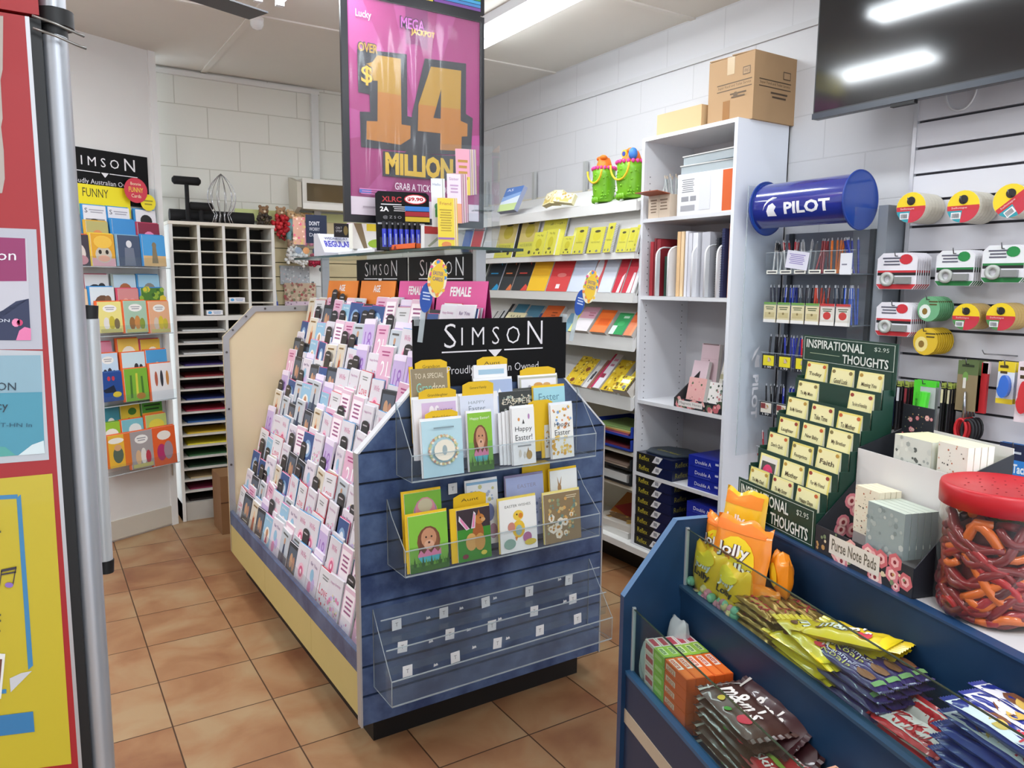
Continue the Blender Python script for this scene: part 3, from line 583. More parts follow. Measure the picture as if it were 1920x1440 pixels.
# middle rack
YF = 2.115
ecard('green card with a puppy sitting in a cracked egg, middle rack far left', YF, (766, 968), (839, 961), .655, [('r', 0, .45, 1, 1, '86c440')]+bunny+grass, '7ab240', env=YE, envl=.008)
ecard('photo card of a dog wearing pink bunny ears, middle rack', YF, (857, 957), (919, 950), .657, [('r', 0, .62, 1, 1, '3a2c34'), ('r', 0, .0, 1, .62, '3f8f2e'), ('e', .62, .5, .17, .24, 'a8602c'), ('e', .68, .78, .15, .1, 'c98038'), ('p', [(.6, .84), (.66, .97), (.72, .84)], 'b56a2c'), ('e', .78, .76, .07, .04, 'd9a468'), ('e', .7, .8, .02, .018, '1a1210'), ('e', .4, .36, .17, .17, 'd9a860'), ('e', .66, .34, .16, .17, 'cf9a50'), ('p', [(.36, .62), (.06, .9), (.04, .8), (.26, .6)], 'e8e0e4'), ('p', [(.33, .63), (.1, .86), (.09, .8), (.26, .62)], 'e886b4'), ('p', [(.4, .62), (.5, .95), (.56, .9), (.52, .62)], 'e8e0e4'), ('p', [(.43, .64), (.5, .91), (.53, .88), (.5, .64)], 'e886b4'), ('e', .2, .1, .09, .045, '8a3a4a'), ('e', .76, .12, .09, .045, 'e0d050')], '3f8f2e', env=YE, envl=.022)
ecard('white Easter Wishes card with a yellow chick painting eggs, middle rack', YF, (937, 941), (1006, 929), .655, [('t', 'EASTER WISHES', .5, .87, .7, .05, '6a6a60'), ('e', .5, .42, .17, .17, 'f0c63a'), ('e', .5, .68, .14, .1, 'f4cf4a'), ('e', .56, .67, .06, .05, 'e08a2a'), ('e', .46, .7, .02, .018, '2a2a22'), ('e', .5, .4, .09, .1, '9ab8b8'), ('e', .3, .48, .1, .09, 'cf8a7a'), ('e', .24, .16, .16, .1, '8fb0a0'), ('e', .72, .24, .12, .1, 'b9709a'), ('e', .8, .14, .16, .06, 'd9c24a'), ('p', [(.42, .2), (.46, .28), (.38, .28)], 'e08a2a')], 'f6f6f2', env='e8d060')
ecard('brown card with white and gold daisies, middle rack far right', YF, (1021, 927), (1088, 920), .655, [('d', .08, .1, .9, .9, 60, .035, 8, ['c9b27a', '8a9a78', 'd9a860', '6f8a80']), ('d', .15, .15, .75, .55, 12, .09, 12, ['ece4d2', 'e6dcc4']), ('d', .15, .15, .75, .55, 12, .03, 12, ['b8802c']), ('l', .6, .86, .9, .94, 2, 'd9ccaa')], '8f7a58', env='e8d884')
YM = 2.19
ecard('green card with a patterned egg, behind the puppy card in middle rack', YM-.02, (760, 925), (829, 921), .67, [('e', .55, .62, .36, .3, 'd9b04a'), ('e', .55, .66, .33, .26, '9a86b8'), ('e', .55, .72, .28, .2, 'd98a9a'), ('e', .55, .8, .2, .1, 'c9c0a0'), ('r', .2, .3, .9, .4, 'c8502c')], '7ab63c', env=YE, envl=.008)
ecard('white card with pastel rabbits, behind the dog card in middle rack', YM, (877, 906), (935, 900), .67, [('r', 0, .96, 1, 1, '8ab4d4'), ('d', .1, .5, .9, .92, 26, .05, 21, ['b0b4c4', 'c9c48a', 'a8b8d0']), ('e', .7, .5, .16, .14, '7a86b8'), ('e', .8, .2, .14, .12, 'b090a8'), ('d', .1, .1, .6, .5, 14, .05, 22, ['d9c8d8'])], 'e9ebee')
ecard('lilac blue card behind the chick card in middle rack', YM, (951, 897), (1021, 889), .67, [('t', 'EASTER', .55, .84, .5, .06, '9a94b0'), ('d', .5, .1, .95, .6, 24, .03, 31, ['6f7fb0', 'f0f0f4'])], 'a9b4de', env='8f86a8')
ecard('white card with a small rabbit and wildflowers, top right of middle rack', YM, (1034, 883), (1084, 879), .67, [('e', .33, .7, .07, .08, 'b08a60'), ('p', [(.28, .76), (.26, .9), (.32, .78)], 'b08a60'), ('p', [(.34, .78), (.42, .9), (.38, .76)], 'b08a60'), ('d', .1, .3, .9, .62, 30, .03, 41, ['7fa86a', 'e0a04a', '7f9ad0', 'd9709a'])], 'f2f4f2', env=YE)
# ================================================================ DRINKS FRIDGE AT THE LEFT EDGE
fy_ = 1.5
fr_ = thing('fridge', 'tall fridge with red side panel and silver rounded door edge at the left edge', 'fridge', (-.3, 1.8, 0))
FI = Matrix.Translation((.3, -1.8, 0))
def fb(): q = MB(); q.T = FI; return q
red = M('a0181e', .5, coat=.08, var=.05)
fb().box(-.64, .030, fy_, 2.1, .1, 1.985, red).build('cabinet_body', fr_)
fb().box(.030, .036, fy_, 2.1, .1, 1.985, M('b9b9bd', .35, .5)).build('edge_strip', fr_)
fb().box(.036, .052, fy_+.004, 2.1, .1, 1.985, M('0d0d0f', .5)).build('door_gasket', fr_)
al = M('b4b8bf', .38, .55, var=.05)
pf = [(.052, fy_+.03), (.053, fy_+.006), (.062, fy_-.002), (.078, fy_-.002), (.094, fy_+.006), (.101, fy_+.022), (.101, 2.08), (.052, 2.08)]
pf = [(.05, fy_+.05)]+[(.070+.0205*math.cos(t), fy_+.03+.030*math.sin(t)) for t in [PI+PI*i/14 for i in range(15)]]+[(.0905, 2.08), (.05, 2.08)]
fb().prism(pf, .1, 1.965, al, axis='z', smooth=True).build('door_post', fr_)
fb().prism(pf, 2.008, 2.16, al, axis='z', smooth=True).build('canopy_post', fr_)
fb().box(-.64, .05, fy_, 2.1, 1.99, 2.16, red).build('canopy', fr_)
fb().cyl((.070, fy_+.03, 1.966), (.070, fy_+.03, 1.982), .021, '0c0c0e', 20).cyl((.072, fy_+.03, 1.982), (.072, fy_+.03, 2.008), .029, '0c0c0e', 20).build('hinge', fr_)
for k, (z, x) in enumerate(((1.974, .112), (1.955, .114))): fb().tube([(.04, fy_-.006, z+.012), (.07, fy_-.012, z+.004), (.10, fy_-.006, z-.004), (x, fy_, z-.006)], .0022, M('8d8c88', .3, .7), 8).build('hinge_wire', fr_)
hd = M('c3c5c6', .3, .3)
h = fb(); h.cyl((.108, 1.75, .985), (.110, 1.75, 1.49), .0165, hd, 20); h = h.build('door_handle', fr_)
for a_, b2 in ((.958, .985), (1.49, 1.517)): fb().cyl((.108, 1.75, a_), (.110, 1.75, b2), .0168, '0c0c0e', 20).build('handle_cap', fr_)
fb().box(-.6, .1, 1.55, 2.08, 0, .1, '151518').build('plinth', fr_)
def sheet(pts, label, c, layers, cat='poster', off=.0006, name='poster', edge=None):
    """flat paper on the fridge side, outline and print given at their place on the plane"""
    P3 = lambda p, o: tuple(PY(p[0], p[1], fy_-o))
    q = MB(); q.quad(*[P3(p, off) for p in pts], m=c)
    for k, (pp, cc) in enumerate(layers): q.quad(*[P3(p, off+.0003*(k+1)) for p in pp], m=cc)
    return q
gl = lambda h_: M(h_, .45, coat=.12)
R4 = lambda x0, y0, x1, y1, s=-.0: [(x0, y1), (x1, y1+s*(x1-x0)), (x1, y0+s*(x1-x0)), (x0, y0)]
def txt(q, s, x0, y0, x1, y1, c, off=.003, sl=0):
    a_, b2, c2 = PY(x0, y1, fy_-off), PY(x1, y1+sl*(x1-x0), fy_-off), PY(x0, y0, fy_-off)
    q.art(a_, b2-a_, c2-a_, [('t', s, .5, .5, 1, 1, c)], step=0)
q = sheet([(-140, 655), (80, 655), (68, 430), (-140, 422)], '', gl('b4b4be'), [([(-120, 640), (58, 638), (50, 447), (-120, 440)], gl('bfbdc6')), ([(-120, 528), (50, 527), (47, 447), (-120, 440)], gl('8c1e5c')), ([(-120, 638), (58, 638), (54, 560), (30, 565), (8, 580), (-60, 640)], gl('182048'))])
for cx, cy, r, c in ((30, 605, 8, 'e889b0'), (37, 605, 6, 'c83a6a')): q.quad(*[tuple(PY(cx+r*math.cos(-t*.63), cy+r*math.sin(-t*.63), fy_-.0022)) for t in range(10)], m=c)
q.quad(*[tuple(p) for p in [PY(30, 638, fy_-.0022), PY(58, 638, fy_-.0022), PY(58, 616, fy_-.0022), PY(46, 613, fy_-.0022), PY(36, 620, fy_-.0022)]], m='e07aa8')
txt(q, 'tion', -28, 470, 30, 488, 'e9e4ee'); txt(q, 'CTION', -30, 598, 18, 604, 'd9dcea')
solid(q, 'poster', 'magenta and navy poster in a white sleeve on the red fridge side', 'poster')
q = sheet([(-140, 880), (92, 862), (80, 658), (-140, 652)], '', gl('b8bcc2'), [([(-130, 866), (84, 850), (76, 666), (-130, 668)], gl('4690a6')), ([(-130, 740), (79, 735), (76, 666), (-130, 668)], gl('88a9b8')), ([(-130, 866), (30, 854), (10, 838), (-130, 830)], gl('4f9f96')), ([(34, 854), (84, 850), (82, 826), (60, 834)], gl('cfdde0'))])
txt(q, 'OPTION', -60, 717, 30, 732, '2a3a48'); txt(q, 'ncy', -18, 758, 15, 773, '2a3a48'); txt(q, 'Postage T-HN In', -60, 793, 60, 803, '2f5a70')
solid(q, 'poster', 'turquoise sea poster with dark lettering on the red fridge side', 'poster')
ye = gl('c2ae28')
q = sheet([(-160, 1470), (134, 1432), (98, 888), (-160, 912)], '', ye, [([(-160, 937), (33, 927), (33, 935), (-160, 945)], gl('3c80ae')), ([(39, 927), (62, 1248), (53, 1256), (31, 934)], gl('3c80ae')), ([(-160, 1306), (12, 1292), (12, 1300), (-160, 1314)], gl('3c80ae')), ([(60, 1258), (20, 1298), (18, 1272), (40, 1262)], gl('c8c8cc')), ([(-160, 1400), (65, 1372), (62, 1334), (-160, 1362)], gl('3276a8')), ([(-60, 1330), (2, 1310), (10, 1226), (-60, 1222)], gl('e4e2dc')), ([(-60, 1320), (-2, 1304), (4, 1236), (-60, 1234)], gl('6a3a2a'))])
for pts in ([(2, 1068), (31, 1062), (31, 1067), (2, 1073)], [(2, 1076), (30, 1071), (30, 1074), (2, 1079)], [(29, 1064), (31, 1063), (25, 1098), (23, 1098)], [(2, 1070), (4, 1070), (0, 1100), (-2, 1100)]): q.quad(*[tuple(PY(x, y, fy_-.0036)) for x, y in pts[::-1]], m='3a3440')
for cx in (17, -9): q.quad(*[tuple(PY(cx+8*math.cos(-t*.52), 1097+5*math.sin(-t*.52), fy_-.0038)) for t in range(12)], m='8a6ab8')
for x, y in ((1, 996), (1, 1152), (1, 1163), (0, 1182)): q.quad(*[tuple(p) for p in [PY(x-18, y+4, fy_-.0036), PY(x+1, y+3, fy_-.0036), PY(x+1, y-1, fy_-.0036), PY(x-18, y, fy_-.0036)]], m='5a5a30')
solid(q, 'poster', 'large yellow poster with blue border and music notes on the red fridge side', 'poster')
q = sheet([(-120, 372), (4, 362), (9, 335), (7, 282), (2, 238), (5, 222), (1, 150), (5, 130), (6, 30), (-120, 20)], '', gl('aca097'), [])
solid(q, 'paper_sheet', 'torn cream paper stuck at the upper left of the red fridge side', 'paper')
# ================================================================ CARD RACK ON THE ANGLED WALL
ndir = nn.normalized(); 
def PL(x, y, off):
    d_ = ray(x, y); p0 = Vector(lw(0, off, 0)); return EYE+d_*((p0-EYE).dot(ndir)/d_.dot(ndir))
ul = (-dr).normalized()             # left to right along the wall as seen
def wallquad(label, name, cat, tl, tr, bl, off, th, bg, items):
    A, B_, Cc = PL(*tl, off), PL(*tr, off), PL(*bl, off); w = (B_-A).length; h = A.z-Cc.z
    q = MB().box(0, w, 0, th, -h, 0, bg); q.art((0, 0, -h), (w, 0, 0), (0, 0, h), items)
    o = tag(q.build(name), label, cat); o.matrix_world = frame(A, ul, (0, 0, 1)); return o, w, h
o, w, h = wallquad('black header sign with white lettering above the wall card rack at left', 'header_sign', 'sign', (115, 270), (276, 297), (115, 374), .012, .004, KB, [])
q = MB(); q.art((0, -.0005, -h), (w, 0, 0), (0, 0, h), [('t', 'S', .10, .80, .09, .22, 'ecebee'), ('t', 'I M S O', .42, .77, .44, .17, 'ecebee'), ('t', 'N', .77, .79, .13, .23, 'ecebee'), ('r', .06, .565, .41, .58, 'ecebee'), ('r', .52, .565, .86, .58, 'ecebee'), ('p', [(.42, .58), (.51, .58), (.465, .49)], 'ecebee'), ('t', 'Proudly Australian Owned', .44, .38, .78, .12, 'e0dfe4')])
q = q.build('sign_lettering', o)
o2, w2, h2 = wallquad('yellow FUNNY category sign under the black header at left', 'category_sign', 'sign', (128, 341), (243, 357), (128, 400), .018, .003, 'f2e321', [('t', 'FUNNY', .42, .74, .42, .28, '3a3a1a')])
for k, (cx, cy, r, c, it, lb) in enumerate(((255, 357, 23, 'd23a4e', [('t', 'Bonnie', .5, .76, .45, .12, 'f2ecc8'), ('t', 'FUNNY', .5, .52, .62, .2, 'f4e04a'), ('t', 'Cards', .5, .28, .42, .14, 'f2ecc8')], 'round red sticker reading FUNNY Cards on the left header sign'), (278, 380, 15, 'f0df2a', [('l', .2, .3, .8, .7, 2, 'a8982a')], 'small round yellow sticker below the red one'))):
    c0 = PL(cx, cy, .05-.004*k); R0 = (PL(cx+r, cy, .066)-PL(cx, cy, .066)).length*.92
    q = MB(); q.cyl((0, 0, 0), (0, .002, 0), R0, c, 28, smooth=False); q.art((-R0, 0, -R0), (2*R0, 0, 0), (0, 0, 2*R0), it)
    o = tag(q.build('round_sticker'), lb, 'sticker'); o.matrix_world = frame(c0, ul, (0, 0, 1))
rk = thing('wall_card_rack', 'clear acrylic five-shelf card rack mounted on the angled white wall', 'card rack', Vector(lw(.35, 0, 1.0)))
RI = Matrix.Translation(-rk.location)
bear = lambda c, b2: [('r', 0, 0, 1, .35, b2), ('e', .5, .48, .3, .26, c), ('e', .4, .54, .05, .05, '1c1614'), ('e', .6, .54, .05, .05, '1c1614'), ('e', .5, .42, .12, .08, 'e6cdb0')]
sky = lambda c: [('r', 0, 0, 1, .34, 'd9b27a'), ('r', 0, .34, 1, 1, '4a9fdc'), ('p', [(.36, .1), (.64, .1), (.58, .62), (.42, .62)], c), ('e', .5, .68, .1, .1, c)]
toon = lambda a_, b2, c: [('e', .5, .78, .3, .12, 'f4f2ee'), ('l', .3, .72, .7, .84, 2, '9a9aa2'), ('e', .32, .3, .13, .2, a_), ('e', .55, .32, .13, .22, b2), ('e', .76, .28, .12, .18, c), ('r', .05, .02, .95, .12, 'c9c27a')]
BWP = [('r', .08, .05, .92, .6, '8a8c92'), ('e', .45, .36, .18, .22, 'e2dcd8'), ('e', .45, .5, .2, .1, '2a2628'), ('t', 'S', .12, .84, .12, .14, '333344'), ('l', .25, .76, .9, .9, 2, 'a8a8b4')]
OR, BLc = 'ee6a2c', '2f8fd0'
tiers = [  # (shelf lip y at column x=250, rows of cards: (x0, x1, ytop, bottom y), envelope, bg, art, words)
 (502, [(157, 203, 383, 440, BLc, 'e8e8ee', BWP, 'black and white photo card, left of two'), (204, 247, 387, 440, BLc, 'e8e8ee', BWP, 'black and white photo card, right of two'), (256, 296, 392, 445, BLc, 'e8e8ee', [('e', .5, .45, .28, .3, 'c9c6c8'), ('e', .5, .65, .3, .2, '1c1a1c'), ('e', .4, .5, .04, .03, '222222'), ('e', .62, .5, .04, .03, '222222')], 'black and white portrait card'),
        (163, 207, 413, 470, 'e2b23a', 'b8b070', bear('d98f5a', '6a7a3c'), 'orange furry animal card'), (212, 258, 410, 470, BLc, '3f8fd0', [('r', 0, 0, 1, .3, 'c9a27a'), ('r', .1, .3, .9, .5, 'e6e2dc'), ('r', .3, .3, .7, .42, 'b0603c')], 'blue seaside card'), (260, 303, 417, 470, 'b83a5a', '8a2844', bear('f08ab4', '5a1c34'), 'crimson card with a pink creature'),
        (130, 170, 438, 500, 'd85a3a', '3c3440', [('e', .5, .4, .3, .3, 'd9ccc4'), ('e', .6, .2, .3, .15, 'c98a94')], 'dark photo card at the far left'), (171, 218, 437, 500, 'ecc83a', 'e2a62c', [('r', 0, 0, 1, .25, 'd9a8b0'), ('e', .5, .36, .36, .26, 'c9bfae'), ('e', .5, .24, .26, .1, 'e2a890'), ('e', .35, .44, .07, .07, '2a221c'), ('e', .65, .44, .07, .07, '2a221c'), ('e', .5, .75, .4, .2, 'f0c24a')], 'golden photo card of a fluffy animal'), (221, 266, 440, 500, '7fa8c0', '44526c', [('p', [(.25, .02), (.75, .02), (.7, .6), (.3, .6)], '6f7688'), ('e', .5, .72, .13, .12, 'dedee2')], 'slate card with a caped figure'), (268, 313, 440, 499, BLc, '4aa0dc', sky('8a7a5c'), 'blue sky card with a standing meerkat')]),
 (628, [(160, 208, 514, 560, 'b8506a', 'd9dcde', [('e', .4, .5, .3, .2, '26242a'), ('e', .7, .6, .16, .14, '2e2c30')], 'card of a black and white cow'), (214, 259, 515, 560, 'a8b8b0', 'b9d4e4', bear('a8643c', 'd9c27a'), 'small photo card of a brown animal'), (261, 303, 515, 560, '3a8ac0', '9cc9e0', bear('8f8a80', '7aa0b8'), 'pale blue animal card'),
        (140, 167, 542, 590, 'e08a5a', 'e6c9a8', [], 'peach card edge at the far left'), (170, 219, 538, 590, BLc, 'd9e4ea', [('e', .5, .45, .36, .3, '6a4e3a'), ('e', .72, .6, .14, .14, '7d5c44')], 'card of a shaggy brown animal'), (223, 264, 541, 590, 'd8506a', 'd08a8a', [('e', .35, .5, .17, .2, 'e0a8a0'), ('e', .68, .5, .17, .2, 'd9989a')], 'pink card with two round faces'), (266, 312, 540, 590, '2f7fc0', '4a7a2e', [('d', 0, 0, 1, 1, 20, .12, 5, ['8fb03a', '365f24', 'd9c23a'])], 'green leafy photo card'),
        (184, 232, 566, 628, OR, 'ece08a', toon('e6e2dc', 'c9b83a', '7a6a4a'), 'yellow cartoon card with animals'), (233, 279, 564, 627, OR, 'a8c8b0', toon('9a6a3a', 'c98a4a', '8a9a3a'), 'green cartoon card with a group'), (280, 321, 565, 624, OR, 'e6b08a', toon('d9c8b8', 'd9c23a', 'c9b83a'), 'peach cartoon card with two chicks')]),
 (757, [(185, 213, 642, 700, 'c83a5a', 'd98aa0', [('e', .4, .4, .25, .2, 'f2e6ea')], 'pink speech bubble card'), (222, 264, 636, 690, OR, 'f0c85a', [('e', .5, .5, .34, .26, 'f4f0e0')], 'yellow speech bubble card'), (265, 304, 637, 690, 'c83a5a', 'eac24a', [('e', .6, .55, .26, .2, 'f4f0e0')], 'gold speech bubble card'),
        (184, 225, 664, 720, OR, 'c9def0', toon('3a3a4a', '3a3a4a', '3a3a4a'), 'pale blue card with tiny figures'), (230, 276, 662, 715, OR, 'cfe6ee', [('e', .6, .5, .1, .14, '3a3a3e'), ('e', .8, .5, .08, .1, '3a3a3e')], 'white card with two penguins'), (275, 317, 657, 710, OR, '4a9fd8', [('e', .5, .4, .14, .2, 'e2dccc')], 'blue card with a small figure'),
        (188, 233, 700, 760, '2858a0', '1f4a94', [('e', .4, .78, .07, .08, 'c83a4a'), ('e', .6, .78, .07, .08, 'c83a4a'), ('p', [(.1, .4), (.6, .55), (.7, .3), (.2, .3)], '16223a'), ('e', .72, .22, .2, .1, 'd9c23a')], 'navy card with red balloons'), (234, 281, 693, 756, OR, '7fb83a', [('p', [(.2, .1), (.3, .1), (.32, .8), (.24, .8)], '4a7a2e'), ('p', [(.45, .1), (.55, .1), (.57, .85), (.48, .85)], 'd9d24a'), ('p', [(.7, .1), (.8, .1), (.78, .75), (.7, .75)], '4a7a2e'), ('e', .65, .14, .2, .1, 'b8802c')], 'green card with dancing figures'), (283, 327, 683, 752, OR, 'ecebee', [('e', .25, .6, .07, .2, 'b8604a'), ('e', .5, .6, .07, .22, '3a3a44'), ('e', .76, .6, .07, .2, 'c98a4a')], 'white card with three dancing people')]),
 (884, [(192, 227, 765, 820, '4a7a4a', '3f8a9a', [('r', 0, 0, 1, .35, 'c98a3a'), ('e', .5, .5, .2, .14, 'e6e2dc')], 'teal card with a white animal'), (227, 266, 760, 815, '5a7a2a', 'd9c23a', [('e', .6, .75, .22, .12, '3f7a2e'), ('e', .4, .4, .12, .16, '4a3a2a')], 'yellow card with a green bubble'), (267, 308, 753, 805, '3f7a2e', 'e6a83a', [('r', 0, .6, 1, 1, '4fa03a'), ('l', .1, .65, .9, .9, 2, '1f4a1c')], 'green and orange card'),
        (193, 229, 795, 850, '6fa02a', '9ccb3a', [('e', .5, .6, .4, .2, 'f2f4ea')], 'lime card with a white bubble'), (230, 273, 789, 845, OR, '7fc4d0', [('e', .6, .65, .3, .2, 'e9f2f0')], 'aqua card with a pale bubble'), (275, 316, 780, 835, OR, 'b8c870', [('e', .5, .65, .38, .2, 'e0d24a')], 'olive card with a yellow bubble'),
        (196, 249, 820, 886, OR, 'e0762a', [('r', .15, 0, .75, 1, 'eab83a'), ('e', .45, .82, .3, .09, 'f2f0e6'), ('e', .5, .38, .2, .26, '5a6a5a'), ('e', .5, .6, .14, .1, 'd9a87a')], 'orange cartoon card of a man'), (245, 290, 812, 876, OR, 'a8a0a0', toon('d9b48a', 'e6e2dc', 'b83a4a'), 'grey cartoon card of a busy scene'), (287, 333, 804, 864, OR, 'e8622c', [('e', .5, .78, .3, .12, 'f6efe6'), ('e', .35, .35, .2, .22, 'b8306a'), ('e', .65, .38, .2, .24, 'a8909a')], 'red orange cartoon card with two figures')])]
GW = 'cards in the wall card rack at left'; TNn = ['top', 'second', 'third', 'lowest']
for ti, (ly, cards) in enumerate(tiers):
    n = len(cards)
    for k, (xa, xb, yt, yb_, env, bg, it, words) in enumerate(cards):
        row = min(k//3, 2) if n == 9 else (0 if k < 3 else 1 if k < (6 if ti == 0 else 7) else 2)
        off = .03+.03*row; A = PL(xa, yt, off+.012); B_ = PL(xb, yt, off+.012); w = (B_-A).length*.92; h = .19 if row == 2 else .185
        if row == 2: h = A.z-PL(xa, ly+(250-xa)*.0, off).z; h = max(.17, min(.24, h-.01))
        o = thing('greeting_card', words+', '+TNn[ti]+' shelf, '+['back', 'middle', 'front'][row]+' row of wall rack', 'card', group=GW)
        o.matrix_world = frame(A-Vector((0, 0, h)), ul, (0, 0, 1)) @ Matrix.Rotation(R_(-4), 4, 'X')
        MB().box(0, w, 0, .004, 0, h, 'f0eef0').art((0, 0, 0), (w, 0, 0), (0, 0, h), it, base=bg).build('card_front', o)
        MB().box(-.012, w-.004, .005, .014, 0, h+.006, env).build('envelope', o)
    zb = PL(250, ly, .10).z; zb = min(zb, 9)
    q = MB(); q.T = RI
    def W(t, off, z): return lw(t, off, z)
    q.hexa([W(.04, .11, zb), W(.62, .11, zb), W(.62, .02, zb), W(.04, .02, zb)], [W(.04, .11, zb+.003), W(.62, .11, zb+.003), W(.62, .02, zb+.003), W(.04, .02, zb+.003)], ACR).build('shelf', rk)
    q = MB(); q.T = RI; q.hexa([W(.04, .113, zb), W(.62, .113, zb), W(.62, .11, zb), W(.04, .11, zb)], [W(.04, .113, zb+.06), W(.62, .113, zb+.06), W(.62, .11, zb+.06), W(.04, .11, zb+.06)], ACR).build('front_lip', rk)
    q = MB(); q.T = RI; q.tube([W(.04, .113, zb), W(.62, .113, zb)], .003, ACRE, 6).build('shelf_edge', rk)
q = MB(); q.T = RI; q.hexa([lw(.03, .012, .62), lw(.62, .012, .62), lw(.62, .009, .62), lw(.03, .009, .62)], [lw(.03, .012, 2.12), lw(.62, .012, 2.12), lw(.62, .009, 2.12), lw(.03, .009, 2.12)], ACR).build('back_sheet', rk)
# ================================================================ PIGEONHOLE CABINET
PY0, PY1, PXa, PXb = 5.21, 5.475, .79, 1.44
ph = thing('pigeonhole_cabinet', 'white pigeonhole cabinet with small cubbies above paper shelves', 'cabinet', (1.115, 5.34, 0)); PI_ = Matrix.Translation((-1.115, -5.34, 0))
def pb_(): q = MB(); q.T = PI_; return q
pw = M('dcdbd6', .5); pd = M('d2cab6', .6)
for x in (PXa, PXb-.02): pb_().box(x, x+.02, PY0, PY1, 0, 1.92, pw).build('side_panel', ph)
pb_().box(PXa-.005, PXb+.005, PY0-.004, PY1, 1.92, 1.94, M('dfd8ca', .5)).build('top_board', ph)
pb_().box(PXa, PXb, PY1, PY1+.01, 0, 1.92, M('2c2926', .7)).build('back_panel', ph)  # dark back colour stands in for the deep shade inside the cubbies
pb_().box(PXa+.02, PXb-.02, PY0, PY1, 1.315, 1.345, pw).build('mid_board', ph)
for k in range(1, 4): x = PXa+.02+k*.1525; pb_().box(x-.008, x+.008, PY0, PY1, 1.345, 1.92, pd).build('divider', ph); pb_().box(x-.009, x+.009, PY0-.002, PY0, 1.345, 1.92, pw).build('divider_edge', ph)
for j in range(1, 7): z = 1.345+j*.0821; pb_().box(PXa+.02, PXb-.02, PY0+.004, PY1, z-.004, z+.004, M('cfcabd', .5)).build('cubby_shelf', ph)
pb_().box(1.107, 1.123, PY0, PY1, .12, 1.315, pw).build('divider', ph)
for j in range(1, 16): z = .12+j*.0747; pb_().box(PXa+.02, PXb-.02, PY0, PY1, z-.005, z+.005, M('cfccc4', .5)).build('paper_shelf', ph)
pb_().box(PXa, PXb, PY0+.01, PY1, 0, .12, M('b9b5ac', .6, var=.12)).build('kick_board', ph)
GPp = 'paper in the pigeonhole cabinet'
pc = ['2c2424', '8c2c4c', 'b8a27a', '2c4a34', '3a6a40', 'e0d23a', 'd9b83a', '2c5a9a', 'a82a44', '2a3a7a', '5a2a3a', '8a2830', '4a3a7a', 'e2e2e2', 'c9c9c9', 'dcdcdc']
nm = ['black', 'crimson', 'tan', 'dark green', 'green', 'yellow', 'gold', 'blue', 'red', 'navy', 'maroon', 'dark red', 'purple', 'white', 'grey', 'pale']
for j in range(16):
    z = .12+j*.0747+.0055; q = MB()
    for i in range(3): q.box(-.13+.003*i, .135-.002*i, -.1, .1, .004*i, .004*i+.003, pc[j])
    tag(q.build('paper_sheets', loc=(.975, 5.345, z), rot=(R_(2), 0, R_((j*7) % 5-2))), nm[j]+' paper sheets on the %s shelf from the bottom of the left cabinet column' % ORD[j], 'paper', GPp)
for px, py, lb in ((404, 593, 'white label box in the bottom cubby of the second column'), (446, 574, 'blue and white label box in the bottom row, third cubby column')):
    c = PY(px, py, 5.2); q = MB().box(-.05, .05, 0, .15, 0, .03, 'e6e6ea').art((-.05, 0, 0), (.1, 0, 0), (0, 0, .03), [('e', .2, .5, .12, .3, '4a9fd8'), ('l', .4, .2, .9, .8, 2, '7a9ac0')])
    tag(q.build('label_box', loc=(c.x, 5.213, 1.350 if py > 580 else 1.432)), lb, 'box')
bk = M('0c0c0e', .8)
o = thing('velvet_roll', 'black velvet roll lying on the pigeonhole cabinet', 'display roll', (1.115, 5.33, 1.94)); MB().cyl((-.30, 0, .042), (.22, 0, .042), .041, bk, 24).build('roll', o); MB().cyl((.22, 0, .042), (.2205, 0, .042), .03, '1d1a1a', 20).build('open_end', o)
def tstand(label, x, zt, hb, y, bw_):
    o = thing('display_stand', label, 'display stand', (x, y, 1.942)); h = zt-1.942
    MB().cyl((0, 0, 0), (0, 0, .008), .045, bk, 20).build('base', o); MB().cyl((0, 0, .008), (0, 0, h-.02), .013, bk, 12).build('post', o); MB().tube([(-bw_/2, 0, h), (-bw_/2+.012, 0, h), (bw_/2-.012, 0, h), (bw_/2, 0, h)], [.012, .026, .026, .012], bk, 14).build('padded_bar', o); return o
a_ = PY(349, 339, 5.25); tstand('taller black velvet T-shaped jewellery stand on the cabinet', a_.x, a_.z, 0, 5.245, .17)
a_ = PY(377, 387, 5.25); tstand('shorter black velvet T-shaped jewellery stand on the cabinet', a_.x, a_.z, 0, 5.26, .15)
a_ = PY(418, 420, 5.23); o = thing('wire_stand', 'balloon-shaped chrome wire stand on the pigeonhole cabinet', 'wire stand', (a_.x, 5.235, 1.942))
ch = M('b9babd', .2, .9)
for k in range(6):
    t = PI*k/6; pts = []
    for i in range(13): s_ = i/12; pts.append((.31*s_, .05*(1-s_)**2*1.3+.075*math.sin(PI*min(1, max(0, (s_-.18)/.82)))**.8))
    for sg in (1, -1):
        MB().tube([(sg*r*math.cos(t), sg*r*math.sin(t), z) for z, r in pts], .0022, ch, 6).build('wire', o)
